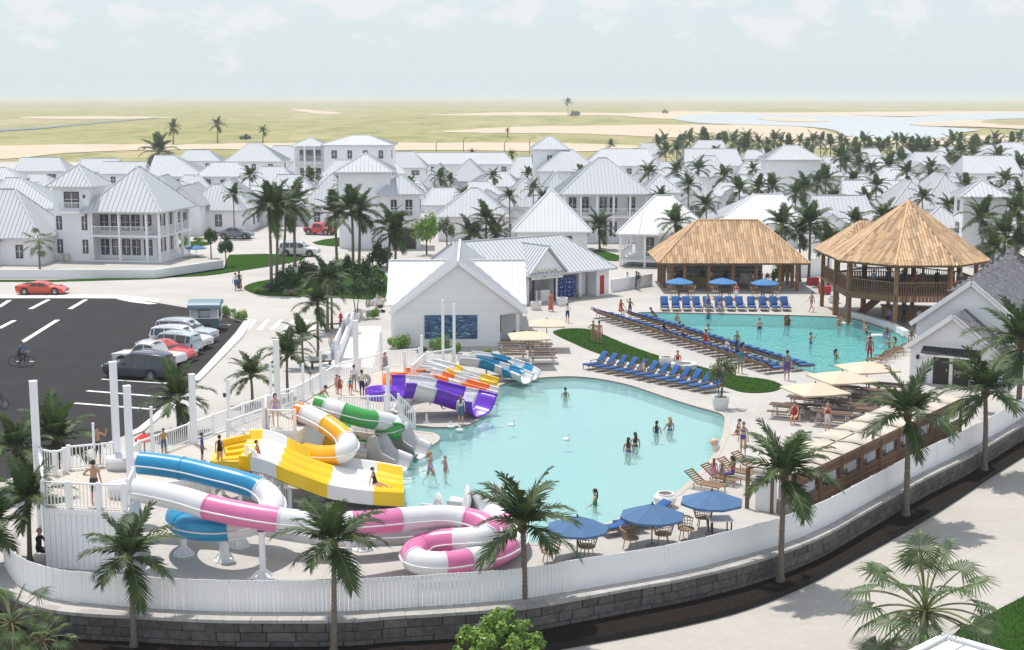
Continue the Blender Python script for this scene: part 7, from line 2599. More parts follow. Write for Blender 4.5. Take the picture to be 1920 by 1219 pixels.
def blades(mb, P, n, h, w, z):
 xs_, ys_ = [p[0] for p in P], [p[1] for p in P]
 k = 0
 while k < n:
  x, y = gr.uniform(min(xs_), max(xs_)), gr.uniform(min(ys_), max(ys_))
  if not inside(x, y, P):
   k += 0.3
   continue
  k += 1
  a_ = gr.uniform(0, 6.28)
  hh = h * gr.uniform(0.5, 1.2)
  dx, dy = math.cos(a_) * w, math.sin(a_) * w
  lx_, ly_ = gr.uniform(-.6, .6) * hh, gr.uniform(-.6, .6) * hh
  mb.add([(x - dx, y - dy, z), (x + dx, y + dy, z), (x + lx_, y + ly_, z + hh)], [(0, 1, 2)])
blades(gb_, pol, 16000, 0.11, 0.012, ZR + 0.03)
o = stuff(gb_.obj('corner_grass', bladem))
tag(o, 'thick green grass in the lower right corner', 'grass')
lw = smooth_path([G(x, y) for x, y in LAWN], 3, True)
gb_ = MB()
blades(gb_, [(p.x, p.y) for p in lw], 14000, 0.09, 0.018, 0.05)
o = stuff(gb_.obj('lawn_grass', bladem))
tag(o, 'short dark green turf of the lawn strip between the pools', 'grass')
# white slatted roof corner at the bottom right
p = [AT(x, y, 41.5 - 0.01 * (x - 1770)) for x, y in ((1768, 1189), (1920, 1260))]
a_ = G(1768, 1189, 0.6)
t_ = thing('slatted_roof', 'white slatted roof corner poking into the bottom right edge', 'roof', a_, R(-46))
MB().box((3.0, -0.12, 0.0), (6.0, 0.24, 0.14)).obj('edge_board', trimw, t_)
MB().box((0.12, -2.6, -0.02), (0.24, 4.7, 0.14)).obj('edge_board', trimw, t_)
for i in range(9):
 MB().box((0.62 + i * 0.62, -2.6, -0.06), (0.56, 4.6, 0.06)).obj('slat', roofw, t_)
for x in (0.3, 5.6):
 MB().box((x, -0.3, (ZR - 0.6) / 2 - 0.05), (0.16, 0.16, 0.6 - ZR - 0.1)).obj('post', trimw, t_)

# ------------------------------------------------------------ vehicles
tyre_m = M('tyre', (0.02, 0.02, 0.021), 0.85)
rim_m = M('alloy_rim', (0.55, 0.56, 0.58), 0.3, metal=0.7)
cglass = M('car_glass', (0.03, 0.036, 0.045), 0.05, spec=1.0)
lampw = M('headlamp', (0.75, 0.77, 0.8), 0.1)
lampr = M('tail_lamp', (0.5, 0.02, 0.02), 0.2)
chrome = M('dark_trim', (0.03, 0.03, 0.032), 0.4)
WH = {}
def wheel(par, x, y, r, w=0.24):
 k = (round(r, 2), w)
 if k not in WH:
  ty = MB()
  n = 24
  prof = [(r * 0.64, -w / 2), (r * 0.93, -w / 2), (r, -w / 2 * 0.7), (r, w / 2 * 0.7), (r * 0.93, w / 2), (r * 0.64, w / 2)]
  vs = [(a_ * math.cos(2 * math.pi * i / n), b_, a_ * math.sin(2 * math.pi * i / n)) for a_, b_ in prof for i in range(n)]
  ty.add(vs, [(j * n + i, j * n + (i + 1) % n, (j + 1) * n + (i + 1) % n, (j + 1) * n + i) for j in range(len(prof) - 1) for i in range(n)])
  rm = MB()
  for s in (-1, 1):
   for i in range(10):
    a_ = 2 * math.pi * i / 10
    rm.bar((0.04 * math.cos(a_), s * w * 0.42, 0.04 * math.sin(a_)), (r * 0.63 * math.cos(a_), s * w * 0.40, r * 0.63 * math.sin(a_)), 0.045, 0.03)
  rm.tube([(0, -w * 0.44, 0), (0, w * 0.44, 0)], 0.06, 10)
  prof = [(r * 0.6, -w * 0.42), (r * 0.66, -w * 0.46), (r * 0.66, w * 0.46), (r * 0.6, w * 0.42)]
  vs = [(a_ * math.cos(2 * math.pi * i / n), b_, a_ * math.sin(2 * math.pi * i / n)) for a_, b_ in prof for i in range(n)]
  rm.add(vs, [(j * n + i, j * n + (i + 1) % n, (j + 1) * n + (i + 1) % n, (j + 1) * n + i) for j in range(len(prof) - 1) for i in range(n)])
  WH[k] = (ty.mesh('tyre', tyre_m, True), rm.mesh('rim', rim_m))
 wh = put('wheel', WH[k][0], par, (x, y, r))
 put('rim', WH[k][1], wh)
def car(name, label, p, rz, paint, kind='suv', L=4.7, Wd=1.9, Hh=1.75, cat='car', group=None):
 """front towards +x"""
 t_ = thing(name, label, cat, p, rz, group)
 # stations: x, z bottom, z belt, z roof (None outside cabin)
 if kind == 'suv':
  st = [(-.5, .45, .95, 1.0), (-.49, .30, .99, 1.30), (-.455, .27, 1.0, 1.60), (-.39, .26, 1.0, 1.71), (-.2, .25, 1.0, 1.75), (0.0, .25, 1.0, 1.75), (.07, .25, 1.0, 1.70), (.16, .25, 1.0, 1.40), (.235, .25, 1.0, 1.06), (.36, .26, .98, 1.02), (.45, .28, .93, .96), (.49, .32, .84, .86), (.5, .40, .66, .68)]
  gz = [(-.45, -.395), (-.375, -.215), (-.195, -.02), (0.0, .15)]
  wr = .37
 elif kind == 'pickup':
  st = [(-.5, .50, .9, .92), (-.485, .38, 1.0, 1.02), (-.4, .34, 1.02, 1.04), (-.2, .34, 1.03, 1.05), (-.16, .34, 1.03, 1.62), (-.1, .34, 1.03, 1.76), (.06, .34, 1.03, 1.77), (.12, .34, 1.02, 1.66), (.2, .34, 1.04, 1.1), (.36, .34, 1.0, 1.03), (.46, .36, .94, .97), (.5, .5, .7, .72)]
  gz = [(-.135, -.02), (0.0, .16)]
  wr = .4
 elif kind == 'sport':
  st = [(-.5, .34, .78, .80), (-.47, .2, .84, .87), (-.38, .16, .86, .92), (-.24, .14, .82, 1.06), (-.12, .13, .78, 1.17), (0.0, .13, .76, 1.18), (.09, .13, .75, 1.08), (.19, .13, .74, .80), (.32, .13, .68, .71), (.43, .15, .58, .6), (.485, .2, .46, .48), (.5, .26, .36, .38)]
  gz = [(-.2, -.06), (-.04, .15)]
  wr = .34
 else:
  st = [(-.5, .4, .8, .82), (-.47, .28, .9, .93), (-.36, .22, .93, .99), (-.25, .2, .93, 1.3), (-.14, .2, .93, 1.44), (.02, .2, .92, 1.45), (.1, .2, .91, 1.3), (.2, .2, .9, .94), (.34, .2, .84, .87), (.45, .24, .74, .76), (.5, .34, .52, .54)]
  gz = [(-.22, -.06), (-.04, .14)]
  wr = .33
 sc = Hh / max(s[3] for s in st)
 rows = []
 for x, zb, zt, zr in st:
  e = 1 - max(0, (abs(x) - .4) / .1) ** 2 * 0.22
  hw = Wd / 2 * e
  cab = zr - zt > .12
  rw_ = hw * (0.76 if cab else 0.80)
  zb, zt, zr = zb * sc, zt * sc, zr * sc
  zm = zb + (zt - zb) * .55
  half = [(hw * .86, zb), (hw * .98, zb + .1 * (zt - zb)), (hw, zm), (hw * .955, zt), (rw_ if cab else hw * .84, zr - (.05 if cab else 0)), (rw_ * .82 if cab else hw * .5, zr + .012), (0, zr + .03)]
  ring = [(x * L, -a_, b_) for a_, b_ in half] + [(x * L, a_, b_) for a_, b_ in reversed(half[:-1])]
  rows.append(ring)
 n = len(rows[0])
 mb = MB()
 mb.add([q for r_ in rows for q in r_], [(i * n + j, (i + 1) * n + j, (i + 1) * n + j + 1, i * n + j + 1) for i in range(len(rows) - 1) for j in range(n - 1)] + [tuple(range(n)), tuple((len(rows) - 1) * n + j for j in reversed(range(n)))])
 # floor pan
 mb.add([rows[0][0], rows[0][-1], rows[-1][-1], rows[-1][0]], [(0, 1, 2, 3)])
 mb.obj('body', paint, t_, True).data.set_sharp_from_angle(angle=R(24))
 def prof(x, j):
  x_ = x * L
  for a_, b_ in zip(rows, rows[1:]):
   if a_[0][0] <= x_ <= b_[0][0]:
    k = (x_ - a_[0][0]) / (b_[0][0] - a_[0][0])
    return V(a_[j]).lerp(V(b_[j]), k)
  return V(rows[-1][j])
 wn_ = MB().v
 for a_, b_ in gz:
  for s in (0, 1):
   j3, j4 = (3, 4) if s == 0 else (n - 4, n - 5)
   mb = MB()
   N_ = 5
   lo = [prof(a_ + (b_ - a_) * i / N_, j3).lerp(prof(a_ + (b_ - a_) * i / N_, j4), .08) for i in range(N_ + 1)]
   hi = [prof(a_ + (b_ - a_) * i / N_, j3).lerp(prof(a_ + (b_ - a_) * i / N_, j4), .88) for i in range(N_ + 1)]
   off = V((0, -.014 if s == 0 else .014, 0.004))
   vs = [q + off for q in lo + hi]
   fs = [(i, i + 1, N_ + 2 + i, N_ + 1 + i) if s == 0 else (i + 1, i, N_ + 1 + i, N_ + 2 + i) for i in range(N_)]
   mb.add(vs, fs).obj('side_window', cglass, t_)
 # windscreen and rear screen
 cabx = [i for i, s_ in enumerate(st) if s_[3] - s_[2] > .12]
 for nm, i0, i1 in (('windscreen', cabx[-1] + 1, cabx[-1] - (1 if kind in ('suv', 'pickup') else 1)), ('rear_screen', cabx[0] - (0 if kind == 'pickup' else 1), cabx[0] + 1)):
  a_, b_ = rows[i0], rows[max(0, min(len(rows) - 1, i1))]
  mb = MB()
  def mix(j, k, t2):
   return V(a_[j]).lerp(V(b_[j]), t2)
  A, B = V(a_[4]).lerp(V(b_[4]), .12), V(a_[n - 5]).lerp(V(b_[n - 5]), .12)
  C_, D_ = V(b_[n - 5]).lerp(V(a_[n - 5]), .12), V(b_[4]).lerp(V(a_[4]), .12)
  mid0, mid1 = V(a_[6]).lerp(V(b_[6]), .12), V(b_[6]).lerp(V(a_[6]), .12)
  up = V((.02 if nm == 'windscreen' else -.02, 0, .03))
  q = [A.lerp(mid0, .06), mid0, B.lerp(mid0, .06), C_.lerp(mid1, .06), mid1, D_.lerp(mid1, .06)]
  mb.add([x + up for x in q], [(0, 1, 4, 5), (1, 2, 3, 4)]).obj(nm, cglass, t_)
 xf, xb = (.31 * L, -.30 * L)
 for x in (xf, xb):
  for s in (-1, 1):
   ar = MB()
   ar.tube([(x + wr * 1.16 * math.cos(R(k * 15)), s * (Wd / 2 - .0), wr + wr * 1.16 * math.sin(R(k * 15))) for k in range(-1, 14)], 0.035, 5)
   ar.obj('wheel_arch', chrome if kind != 'sport' else paint, t_)
   dk = MB()
   dk.lathe([(0, 0), (wr * 1.12, 0)], 20)
   dk.v = [(x + a_, s * (Wd / 2 + .004), wr + b_) for a_, b_, _ in dk.v]
   dk.obj('wheel_well', chrome, t_)
   wheel(t_, x, s * (Wd / 2 - .08), wr, .24)
 for s in (-1, 1):
  zt = st[-2][2] * sc
  MB().box((L * .475, s * Wd * .34, zt - .05), (.12, .36, .13), -s * .35).obj('headlight', lampw, t_)
  MB().box((-L * .485, s * Wd * .37, st[1][2] * sc - .14), (.08, .22, .28)).obj('taillight', lampr, t_)
  MB().box((L * .13, s * (Wd / 2 + .06), st[5][2] * sc + .06), (.16, .14, .11)).obj('mirror', paint, t_)
  MB().box((-.05 * L, s * (Wd / 2 - .005), st[5][2] * sc - .12), (.18, .03, .035)).obj('door_handle', rim_m, t_)
  MB().box((0, s * (Wd / 2 - .03), .28 * sc), (L * .42, .05, .07)).obj('sill', chrome, t_)
 gr = MB()
 for k in range(3):
  gr.box((L * .497, 0, st[-1][1] * sc + .06 + k * .07), (.03, Wd * .46, .035))
 gr.obj('grille', chrome, t_)
 MB().box((-L * .497, 0, .62 * sc), (.03, .5, .12)).obj('number_plate', lampw, t_)
 if kind == 'suv':
  for s in (-1, 1):
   mb = MB()
   mb.tube([(-.33 * L, s * Wd * .33, 1.70 * sc), (-.3 * L, s * Wd * .33, 1.80 * sc), (0, s * Wd * .33, 1.82 * sc), (.05 * L, s * Wd * .33, 1.74 * sc)], .02, 5)
   mb.obj('roof_rail', rim_m, t_)
 return t_
def paint(nm, c_):
 return M('paint_' + nm, c_, 0.25, coat=0.6, spec=0.5)
def stall(px, py):
 return G(px, py)
ax = (G(312, 719) - G(191, 711))
arz = math.atan2(ax.y, ax.x)
CG = 'cars parked along the car park kerb'
car('parked_car', 'dark blue-grey SUV parked nearest the slides', stall(262, 708), arz + math.pi + .02, paint('slate', (0.055, 0.065, 0.10)), 'suv', 4.6, group=CG)
car('parked_car', 'white pickup parked second from the slides', stall(281, 688), arz + math.pi, paint('white', (0.72, 0.72, 0.71)), 'pickup', 4.9, 1.9, 1.75, group=CG)
car('parked_car', 'red car with its nose to the kerb between pickup and wagon', stall(310, 676), arz, paint('red', (0.55, 0.03, 0.03)), 'sedan', 4.3, 1.8, 1.45, group=CG)
car('parked_car', 'pale blue estate car with red tail lamps towards the kerb', stall(318, 663), arz + math.pi, paint('paleblue', (0.45, 0.53, 0.58)), 'suv', 4.6, 1.85, 1.62, group=CG)
car('parked_car', 'white car with its nose to the kerb, second from the trailer', stall(340, 652), arz, paint('white2', (0.74, 0.74, 0.75)), 'suv', 4.5, 1.85, 1.6, group=CG)
car('parked_car', 'silver SUV parked next to the food trailer', stall(350, 640), arz + .02, paint('silver', (0.50, 0.53, 0.56)), 'suv', 4.6, 1.85, 1.7, group=CG)
car('sports_car', 'low red sports car driving along the road on the left', G(80, 551), R(1), paint('coral', (0.66, 0.075, 0.03)), 'sport', 4.55, 1.95, 1.2)
car('parked_car', 'grey hatchback in front of the hip-roofed bungalow', G(443, 447), R(-6), paint('grey', (0.16, 0.18, 0.21)), 'sedan', 4.5, 1.85, 1.5)
car('parked_car', 'white SUV behind the palm cluster of the planted island', G(562, 480), R(-8), paint('white3', (0.74, 0.75, 0.76)), 'suv', 4.6, 1.85, 1.7)
car('parked_car', 'small red pickup at the back of the lane between palms', G(600, 440), R(-20), paint('red2', (0.6, 0.03, 0.03)), 'pickup', 4.2, 1.8, 1.6)
# food trailer
p = G(382, 622)
t_ = thing('food_trailer', 'blue-grey food trailer with curved canopy roof at the car park end', 'trailer', p + V((0, 1.0, 0)), R(4))
tb = paint('trailer', (0.13, 0.19, 0.235))
MB().box((0, 0, .68), (2.2, 2.0, .75)).obj('lower_body', tb, t_)
for x in (-1.05, 1.05):
 for y in (-.95, .95):
  MB().box((x, y, 1.5), (.09, .09, .95)).obj('corner_post', white, t_)
MB().box((0, .9, 1.5), (2.1, .06, .95)).obj('back_panel', M('trailer_in', (.3, .3, .3), .6), t_)
MB().box((0, -.35, 1.35), (1.5, .6, .5)).obj('kitchen_unit', steel, t_)
for x in (-.72, .72):
 MB().box((x, -.96, 1.5), (.5, .04, .9)).obj('side_panel', M('trailer_panel', (.45, .47, .48), .5), t_)
MB().box((0, -1.08, 1.08), (2.3, .26, .05)).obj('serving_shelf', white, t_)
mb = MB()
N_ = 10
vs = []
for k in range(N_ + 1):
 a_ = R(180 * k / N_)
 vs += [(-1.25, -1.2 * math.cos(a_), 1.98 + .42 * math.sin(a_)), (1.25, -1.2 * math.cos(a_), 1.98 + .42 * math.sin(a_))]
mb.add(vs, [(2 * k, 2 * k + 1, 2 * k + 3, 2 * k + 2) for k in range(N_)] + [tuple(range(0, 2 * N_ + 2, 2)), tuple(range(2 * N_ + 1, 0, -2))])
mb.box((0, -1.19, 1.9), (2.5, .05, .2))
mb.obj('canopy_roof', M('trailer_roof', (.16, .25, .31), .45), t_)
for y in (-1.0, 1.0):
 wheel(t_, .25, y, .3, .2)
MB().tube([(1.1, 0, .4), (1.9, 0, .35)], .04, 8).obj('tow_bar', steel, t_)
MB().tube([(1.75, 0, 0), (1.75, 0, .4)], .03, 8).obj('jockey_leg', steel, t_)
# bicycles
def bicycle(label, p, rz):
 t_ = thing('bicycle', label, 'bicycle', p, rz)
 for x in (-.52, .52):
  w = MB()
  w.tube([(x + .34 * math.cos(R(20 * k)), 0, .34 + .34 * math.sin(R(20 * k))) for k in range(19)], .02, 6)
  o = w.obj('wheel', tyre_m, t_)
  s_ = MB()
  for k in range(12):
   s_.tube([(x, 0, .34), (x + .33 * math.cos(R(30 * k)), 0, .34 + .33 * math.sin(R(30 * k)))], .004, 3)
  s_.obj('spokes', rim_m, o)
 f_ = MB()
 bb, seat, head, rear, fr_ = (-.08, 0, .3), (-.22, 0, .82), (.36, 0, .84), (-.52, 0, .34), (.52, 0, .34)
 for a_, b_ in ((bb, seat), (seat, head), (bb, head), (bb, rear), (seat, rear), (head, fr_), ((.36, 0, .84), (.33, 0, .98))):
  f_.tube([a_, b_], .02, 6)
 f_.obj('frame', black, t_)
 MB().tube([(.24, -.27, 1.02), (.34, -.1, 1.0), (.34, .1, 1.0), (.24, .27, 1.02)], .014, 6).obj('handlebar', black, t_)
 MB().box((-.24, 0, .88), (.26, .15, .06)).obj('saddle', black, t_)
 MB().tube([(-.08, -.1, .3), (-.08, .1, .3)], .05, 10).obj('crank', rim_m, t_)
 for s in (-1, 1):
  MB().box((-.08 + s * .1, s * .14, .3 - s * .12), (.1, .08, .03)).obj('pedal', black, t_)
 return t_
PB = G(41, 687)
bicycle('black bicycle ridden across the car park', PB, R(4))
bicycle('bicycle cut off by the left edge of the picture', G(-6, 766), R(-20))

# ------------------------------------------------------------ people: hair, clothes, placing
def hair_mesh(pc, style):
 if style in pc['hairs']:
  return pc['hairs'][style]
 mb = MB()
 n, m_ = 12, 7
 vs, fs = [], []
 for i in range(m_ + 1):
  th = math.pi * (0.0 + .62 * i / m_)
  for k in range(n):
   a_ = 2 * math.pi * k / n
   x, y, z = .098 * math.sin(th) * math.cos(a_), .116 * math.sin(th) * math.sin(a_), .128 * math.cos(th)
   if y < -.04 and z < .055:                    # keep the face clear
    y = -.085
    z = .055 + (z - .055) * .05
    x *= .9
   vs.append(pc['head'] + pc['hd'] @ V((x, y + .016, z + .008)))
 fs = [(i * n + k, i * n + (k + 1) % n, (i + 1) * n + (k + 1) % n, (i + 1) * n + k) for i in range(m_) for k in range(n)]
 mb.add(vs, fs)
 if style in ('long', 'pony', 'bun'):
  L = {'long': .34, 'pony': .30, 'bun': .03}[style]
  w = {'long': .085, 'pony': .035, 'bun': .05}[style]
  pts = [pc['head'] + pc['hd'] @ V((0, .085, .0)), pc['head'] + pc['hd'] @ V((0, .125, -.08)), pc['head'] + pc['hd'] @ V((0, .12, -.08 - L))]
  if style == 'bun':
   pts = [pc['head'] + pc['hd'] @ V((0, .07, .06)), pc['head'] + pc['hd'] @ V((0, .11, .10)), pc['head'] + pc['hd'] @ V((0, .12, .13))]
  mb.tube(smooth_path(pts, 3), [w * k for k in (.7, .9, 1, 1, .9, .7, .35)], 8)
 pc['hairs'][style] = mb.mesh('hair', HAIR['black'], True)
 return pc['hairs'][style]
def face_mesh(pc):
 if 'face' not in pc:
  mb = MB()
  for s in (-1, 1):
   c_ = pc['head'] + pc['hd'] @ V((s * .032, -.094, .012))
   mb.box(c_, (.024, .014, .012))
   mb.box(c_ + V((0, -.002, .018)), (.03, .012, .006))
  mb.box(pc['head'] + pc['hd'] @ V((0, -.092, -.062)), (.045, .012, .010), 0, 1)
  pc['face'] = mb.mesh('face', [M('eye_dark', (.02, .015, .012), .4), M('lip', (.35, .10, .09), .5)])
 return pc['face']
def skirt_mesh(pc, L, flare):
 k = (L, flare)
 if k not in pc['skirts']:
  mb = MB()
  n = 18
  rings = [(.135, .105, .20), (.165, .13, .06), (.185 * flare ** .5, .15 * flare ** .5, -.06), (.20 * flare, .165 * flare, -L)]
  vs = [pc['pel'] + V((a_ * math.cos(2 * math.pi * i / n) * (1 + .05 * math.sin(5 * i)), b_ * math.sin(2 * math.pi * i / n), z)) for a_, b_, z in rings for i in range(n)]
  mb.add(vs, [(j * n + i, j * n + (i + 1) % n, (j + 1) * n + (i + 1) % n, (j + 1) * n + i) for j in range(3) for i in range(n)])
  pc['skirts'][k] = mb.mesh('skirt', cloth('white'), True)
 return pc['skirts'][k]
def outfit_slots(fit, skin):
 m_ = {r_: skin for r_ in REG}
 kind, *c_ = fit.split(':')
 c_ = [cloth(x) for x in c_ if x in CC]
 if kind == 'trunks':
  m_['hips'] = m_['thigh'] = c_[0]
 elif kind == 'bikini':
  m_['chest'] = m_['hips'] = c_[0]
 elif kind == 'suit1':
  m_['chest'] = m_['belly'] = m_['hips'] = c_[0]
 elif kind == 'tee':
  m_['chest'] = m_['belly'] = m_['sleeve'] = c_[0]
  m_['hips'] = m_['thigh'] = c_[1]
 elif kind == 'long':
  for q in ('chest', 'belly', 'sleeve', 'fore'):
   m_[q] = c_[0]
  for q in ('hips', 'thigh', 'shin'):
   m_[q] = c_[1]
  m_['foot'] = cloth('charcoal')
 elif kind in ('dress', 'gown'):
  m_['chest'] = m_['belly'] = m_['hips'] = c_[0]
 elif kind == 'top':
  m_['chest'] = m_['belly'] = c_[0]
  m_['hips'] = m_['thigh'] = c_[1]
 return m_
def person(label, px, py, hpx, pose, face, fit, hair='short:black', skin=1, z=0.0, group=None, water=None, loc=None, H_=None):
 pc = PCACHE.get(pose) or body_mesh(pose)
 p = loc if loc is not None else G(px, py, z if water is None else water[0])
 if water is not None:
  p = V((p.x, p.y, water[1]))
 full = H_ or hpx / PXM(p)
 full = max(.95, min(1.95, full))
 sc = full / 1.75
 t_ = thing('person', label, 'person', p, R(face), group)
 t_.scale = (sc, sc, sc)
 zoff = -pc['zmin'] if pose in ('stand', 'walk', 'hips', 'wave', 'phone', 'head', 'reach', 'kneel', 'lean') else 0
 o = put('body', pc['mesh'], t_, (0, 0, zoff))
 sl_ = outfit_slots(fit, SKIN[skin])
 for i, r_ in enumerate(REG):
  o.material_slots[i].link = 'OBJECT'
  o.material_slots[i].material = sl_[r_]
 st, hc = hair.split(':')
 h = put('hair', hair_mesh(pc, st), t_, (0, 0, zoff))
 h.material_slots[0].link = 'OBJECT'
 h.material_slots[0].material = HAIR[hc]
 put('face', face_mesh(pc), t_, (0, 0, zoff))
 kind = fit.split(':')
 if kind[0] in ('dress', 'gown', 'skirt') or (kind[0] == 'top' and len(kind) > 3):
  s_ = put('skirt', skirt_mesh(pc, .30 if kind[0] != 'gown' else .78, 1.15), t_, (0, 0, zoff))
  s_.material_slots[0].link = 'OBJECT'
  s_.material_slots[0].material = cloth(kind[1] if kind[0] != 'top' else kind[2])
 return t_
WA, WB = (-0.14, -0.76), (-0.12, -1.04)
# left tower and boardwalk
person('shirtless man in dark trunks waving on the left slide tower', 184, 873, 67, 'wave', 60, 'trunks:charcoal', skin=1, z=ZT, H_=1.72)
person('shirtless man in dark trunks with hand on hip, seen from behind on the left tower', 178, 948, 88, 'hips', 175, 'trunks:charcoal', skin=1, z=ZT, H_=1.78)
person('person in black seated in the shade behind the left tower', 72, 1050, 60, 'sit', 75, 'long:black:black', 'short:grey', 0, loc=G(74, 1052), H_=1.7)
person('woman in mustard top holding a child on the boardwalk', 308, 855, 52, 'phone', 10, 'top:mustard:denim', 'pony:black', 1, ZB)
person('man in blue shirt standing on the boardwalk', 380, 866, 55, 'stand', 100, 'tee:blue:navy', 'short:black', 1, ZB)
person('woman in black swimsuit at the start of the four-lane slide', 413, 874, 44, 'stand', 175, 'suit1:black', 'bun:black', 0, 2.29, H_=1.35)
person('woman in lilac bikini on the yellow tube tower', 517, 800, 58, 'stand', 20, 'bikini:lilac', 'long:black', 0, ZT, H_=1.6)
person('man climbing into the green tube', 598, 772, 40, 'lean', 75, 'trunks:charcoal', 'short:black', 1, ZT, H_=1.5)
person('child in rust coat on the boardwalk', 637, 742, 36, 'stand', 200, 'dress:rust', 'short:auburn', 0, ZB, H_=1.15)
person('child in pink beside the rust-coated child', 632, 738, 34, 'stand', 150, 'tee:pink:grey', 'short:brown', 0, ZB, H_=1.1)
person('small child in teal and orange on the boardwalk', 657, 740, 26, 'stand', 180, 'tee:teal:orange', 'short:blond', 0, ZB, H_=1.0)
person('man in white tee behind the family on the boardwalk', 664, 732, 42, 'stand', 170, 'tee:white:grey', 'short:black', 1, ZB, H_=1.5)
person('man carrying a ring float on the boardwalk', 679, 746, 46, 'hips', 165, 'tee:cream:navy', 'short:black', 2, ZB, H_=1.6)
person('woman in grey dress at the far boardwalk rail', 722, 702, 32, 'walk', 20, 'dress:grey', 'long:brown', 0, ZB, H_=1.4)
person('person in white tee leaning outside the boardwalk rail', 583, 738, 40, 'stand', 100, 'tee:white:denim', 'short:brown', 0, 0)
person('woman in white dress walking along the pale kerb wall', 622, 660, 38, 'walk', 5, 'dress:white', 'long:auburn', 0, 0.22)
person('girl in white tee and denim shorts at the purple slide exit', 864, 795, 54, 'stand', 178, 'tee:white:denim', 'long:auburn', 0, 0)
person('woman in pink swimsuit riding the purple slide', 812, 752, 40, 'sitf', 100, 'suit1:pink', 'long:brown', 0, loc=G(812, 754, 0.86), H_=1.6)
person('person in white lying at the end of the orange slide', 905, 746, 36, 'prone', -80, 'suit1:white', 'short:black', 1, loc=G(912, 748, 0.3), H_=1.5)
person('rider in black near the end of the four-lane slide', 702, 905, 40, 'sitf', 75, 'suit1:black', 'short:black', 0, loc=G(704, 908, 0.72), H_=1.5)
person('rider at the top of the four-lane slide', 478, 855, 30, 'sitf', 75, 'suit1:coral', 'short:black', 0, loc=G(486, 856, 2.3), H_=1.4)
# slide pool
person('tall woman in lilac bikini wading beside the slide exits', 807, 888, 66, 'walk', 60, 'bikini:lilac', 'long:blond', 0, water=WA, H_=1.75)
person('girl with white cap wading beside the slide exits', 835, 884, 50, 'hips', 120, 'bikini:pink', 'short:blond', 0, water=WA, H_=1.4)
person('swimmer with dark hair alone in the upper middle of the slide pool', 1060, 744, 40, 'kneel', 175, 'bikini:teal', 'bun:black', 0, water=(-.14, -.80), H_=1.6)
person('woman in purple bikini, left of the closer pair in the slide pool', 1178, 846, 60, 'kneel', 165, 'bikini:purple', 'long:black', 1, water=(-.14, -.76), H_=1.75)
person('woman with long dark hair, right of the closer pair in the slide pool', 1191, 836, 60, 'kneel', 190, 'bikini:black', 'long:black', 0, water=(-.14, -.76), H_=1.75)
person('woman in navy swimsuit, left of the farther pair in the slide pool', 1231, 811, 60, 'kneel', 150, 'suit1:navy', 'pony:black', 0, water=(-.14, -.76), H_=1.65)
person('blond woman, right of the farther pair in the slide pool', 1256, 806, 60, 'kneel', 200, 'bikini:blue', 'long:blond', 0, water=(-.14, -.76), H_=1.75)
person('woman in green swimsuit with ponytail at the near pool shallows', 1116, 946, 60, 'kneel', -100, 'suit1:green', 'pony:black', 0, water=(-.14, -.76), H_=1.75)
# right side deck
person('woman in dark bikini standing at the right pool edge', 1393, 853, 62, 'stand', -15, 'bikini:purple', 'bun:brown', 0)
person('woman sitting on the deck behind the standing bikini woman', 1381, 815, 50, 'sitf', -80, 'bikini:brown', 'short:black', 0, H_=1.65)
person('girl in pink dress by the near loungers', 1338, 907, 48, 'stand', 160, 'dress:pink', 'long:auburn', 0)
person('girl in grey dress by the near loungers', 1353, 902, 40, 'stand', 190, 'dress:grey', 'long:blond', 0)
person('woman in coral and purple seated on the near wooden loungers', 1374, 905, 50, 'sit', -100, 'top:coral:purple', 'long:black', 1, H_=1.65)
person('person in red dress seated at the picnic table', 1490, 795, 42, 'sit', -30, 'dress:red', 'short:auburn', 0, H_=1.65)
person('woman in red top and white shorts standing at the picnic tables', 1551, 808, 52, 'stand', 20, 'top:red:white', 'long:blond', 0)
person('woman in dark bikini with shirt at the lawn tip', 1475, 713, 56, 'stand', 170, 'tee:grey:purple', 'bun:black', 0)
person('man in red trunks at the far corner of the swimming pool', 1630, 679, 36, 'stand', 178, 'trunks:red', 'short:black', 2, H_=1.75)
person('woman in red top and white skirt beside the fire ring', 1270, 703, 34, 'stand', 0, 'top:red:white', 'bun:auburn', 0, H_=1.6)
person('woman in gold bikini reclining on a lounger by the slide pool', 1205, 700, 40, 'recline', -25, 'bikini:khaki', 'long:brown', 1, loc=a_.lerp(b_, .5) if False else G(1206, 707), H_=1.65)
person('woman in nude swimsuit on the lawn', 1112, 643, 42, 'hips', 170, 'suit1:khaki', 'bun:blond', 1)
person('man in patterned shorts on the lawn', 1123, 645, 43, 'stand', 180, 'trunks:pink', 'short:black', 1)
person('man in white shirt and navy shorts near the lockers', 1064, 605, 36, 'head', 170, 'tee:white:navy', 'short:brown', 0)
person('woman in striped red dress walking past the lockers', 1033, 584, 38, 'walk', 10, 'gown:coral', 'bun:brown', 1)
person('woman in black dress opening a blue locker', 979, 574, 36, 'reach', 150, 'dress:black', 'bun:black', 1)
person('woman in green dress sitting before the blue lockers', 1084, 560, 36, 'sitf', 40, 'dress:green', 'bun:blond', 1, H_=1.6)
person('woman with backpack at the snack counter', 1011, 572, 30, 'stand', 160, 'tee:grey:grey', 'bun:black', 0)
person('seller in white behind the snack counter', 1024, 560, 26, 'stand', 0, 'tee:white:black', 'short:black', 1, H_=1.6)
person('person in dark clothes by the changing house porch', 960, 622, 30, 'stand', 90, 'long:grey:black', 'short:black', 1, H_=1.65)
person('woman in black top by the changing house porch', 972, 624, 30, 'walk', 170, 'top:black:khaki', 'bun:black', 1, H_=1.65)
person('man in dark suit in the group of three by the screen wall', 1197, 545, 34, 'stand', 160, 'long:charcoal:grey', 'short:black', 1)
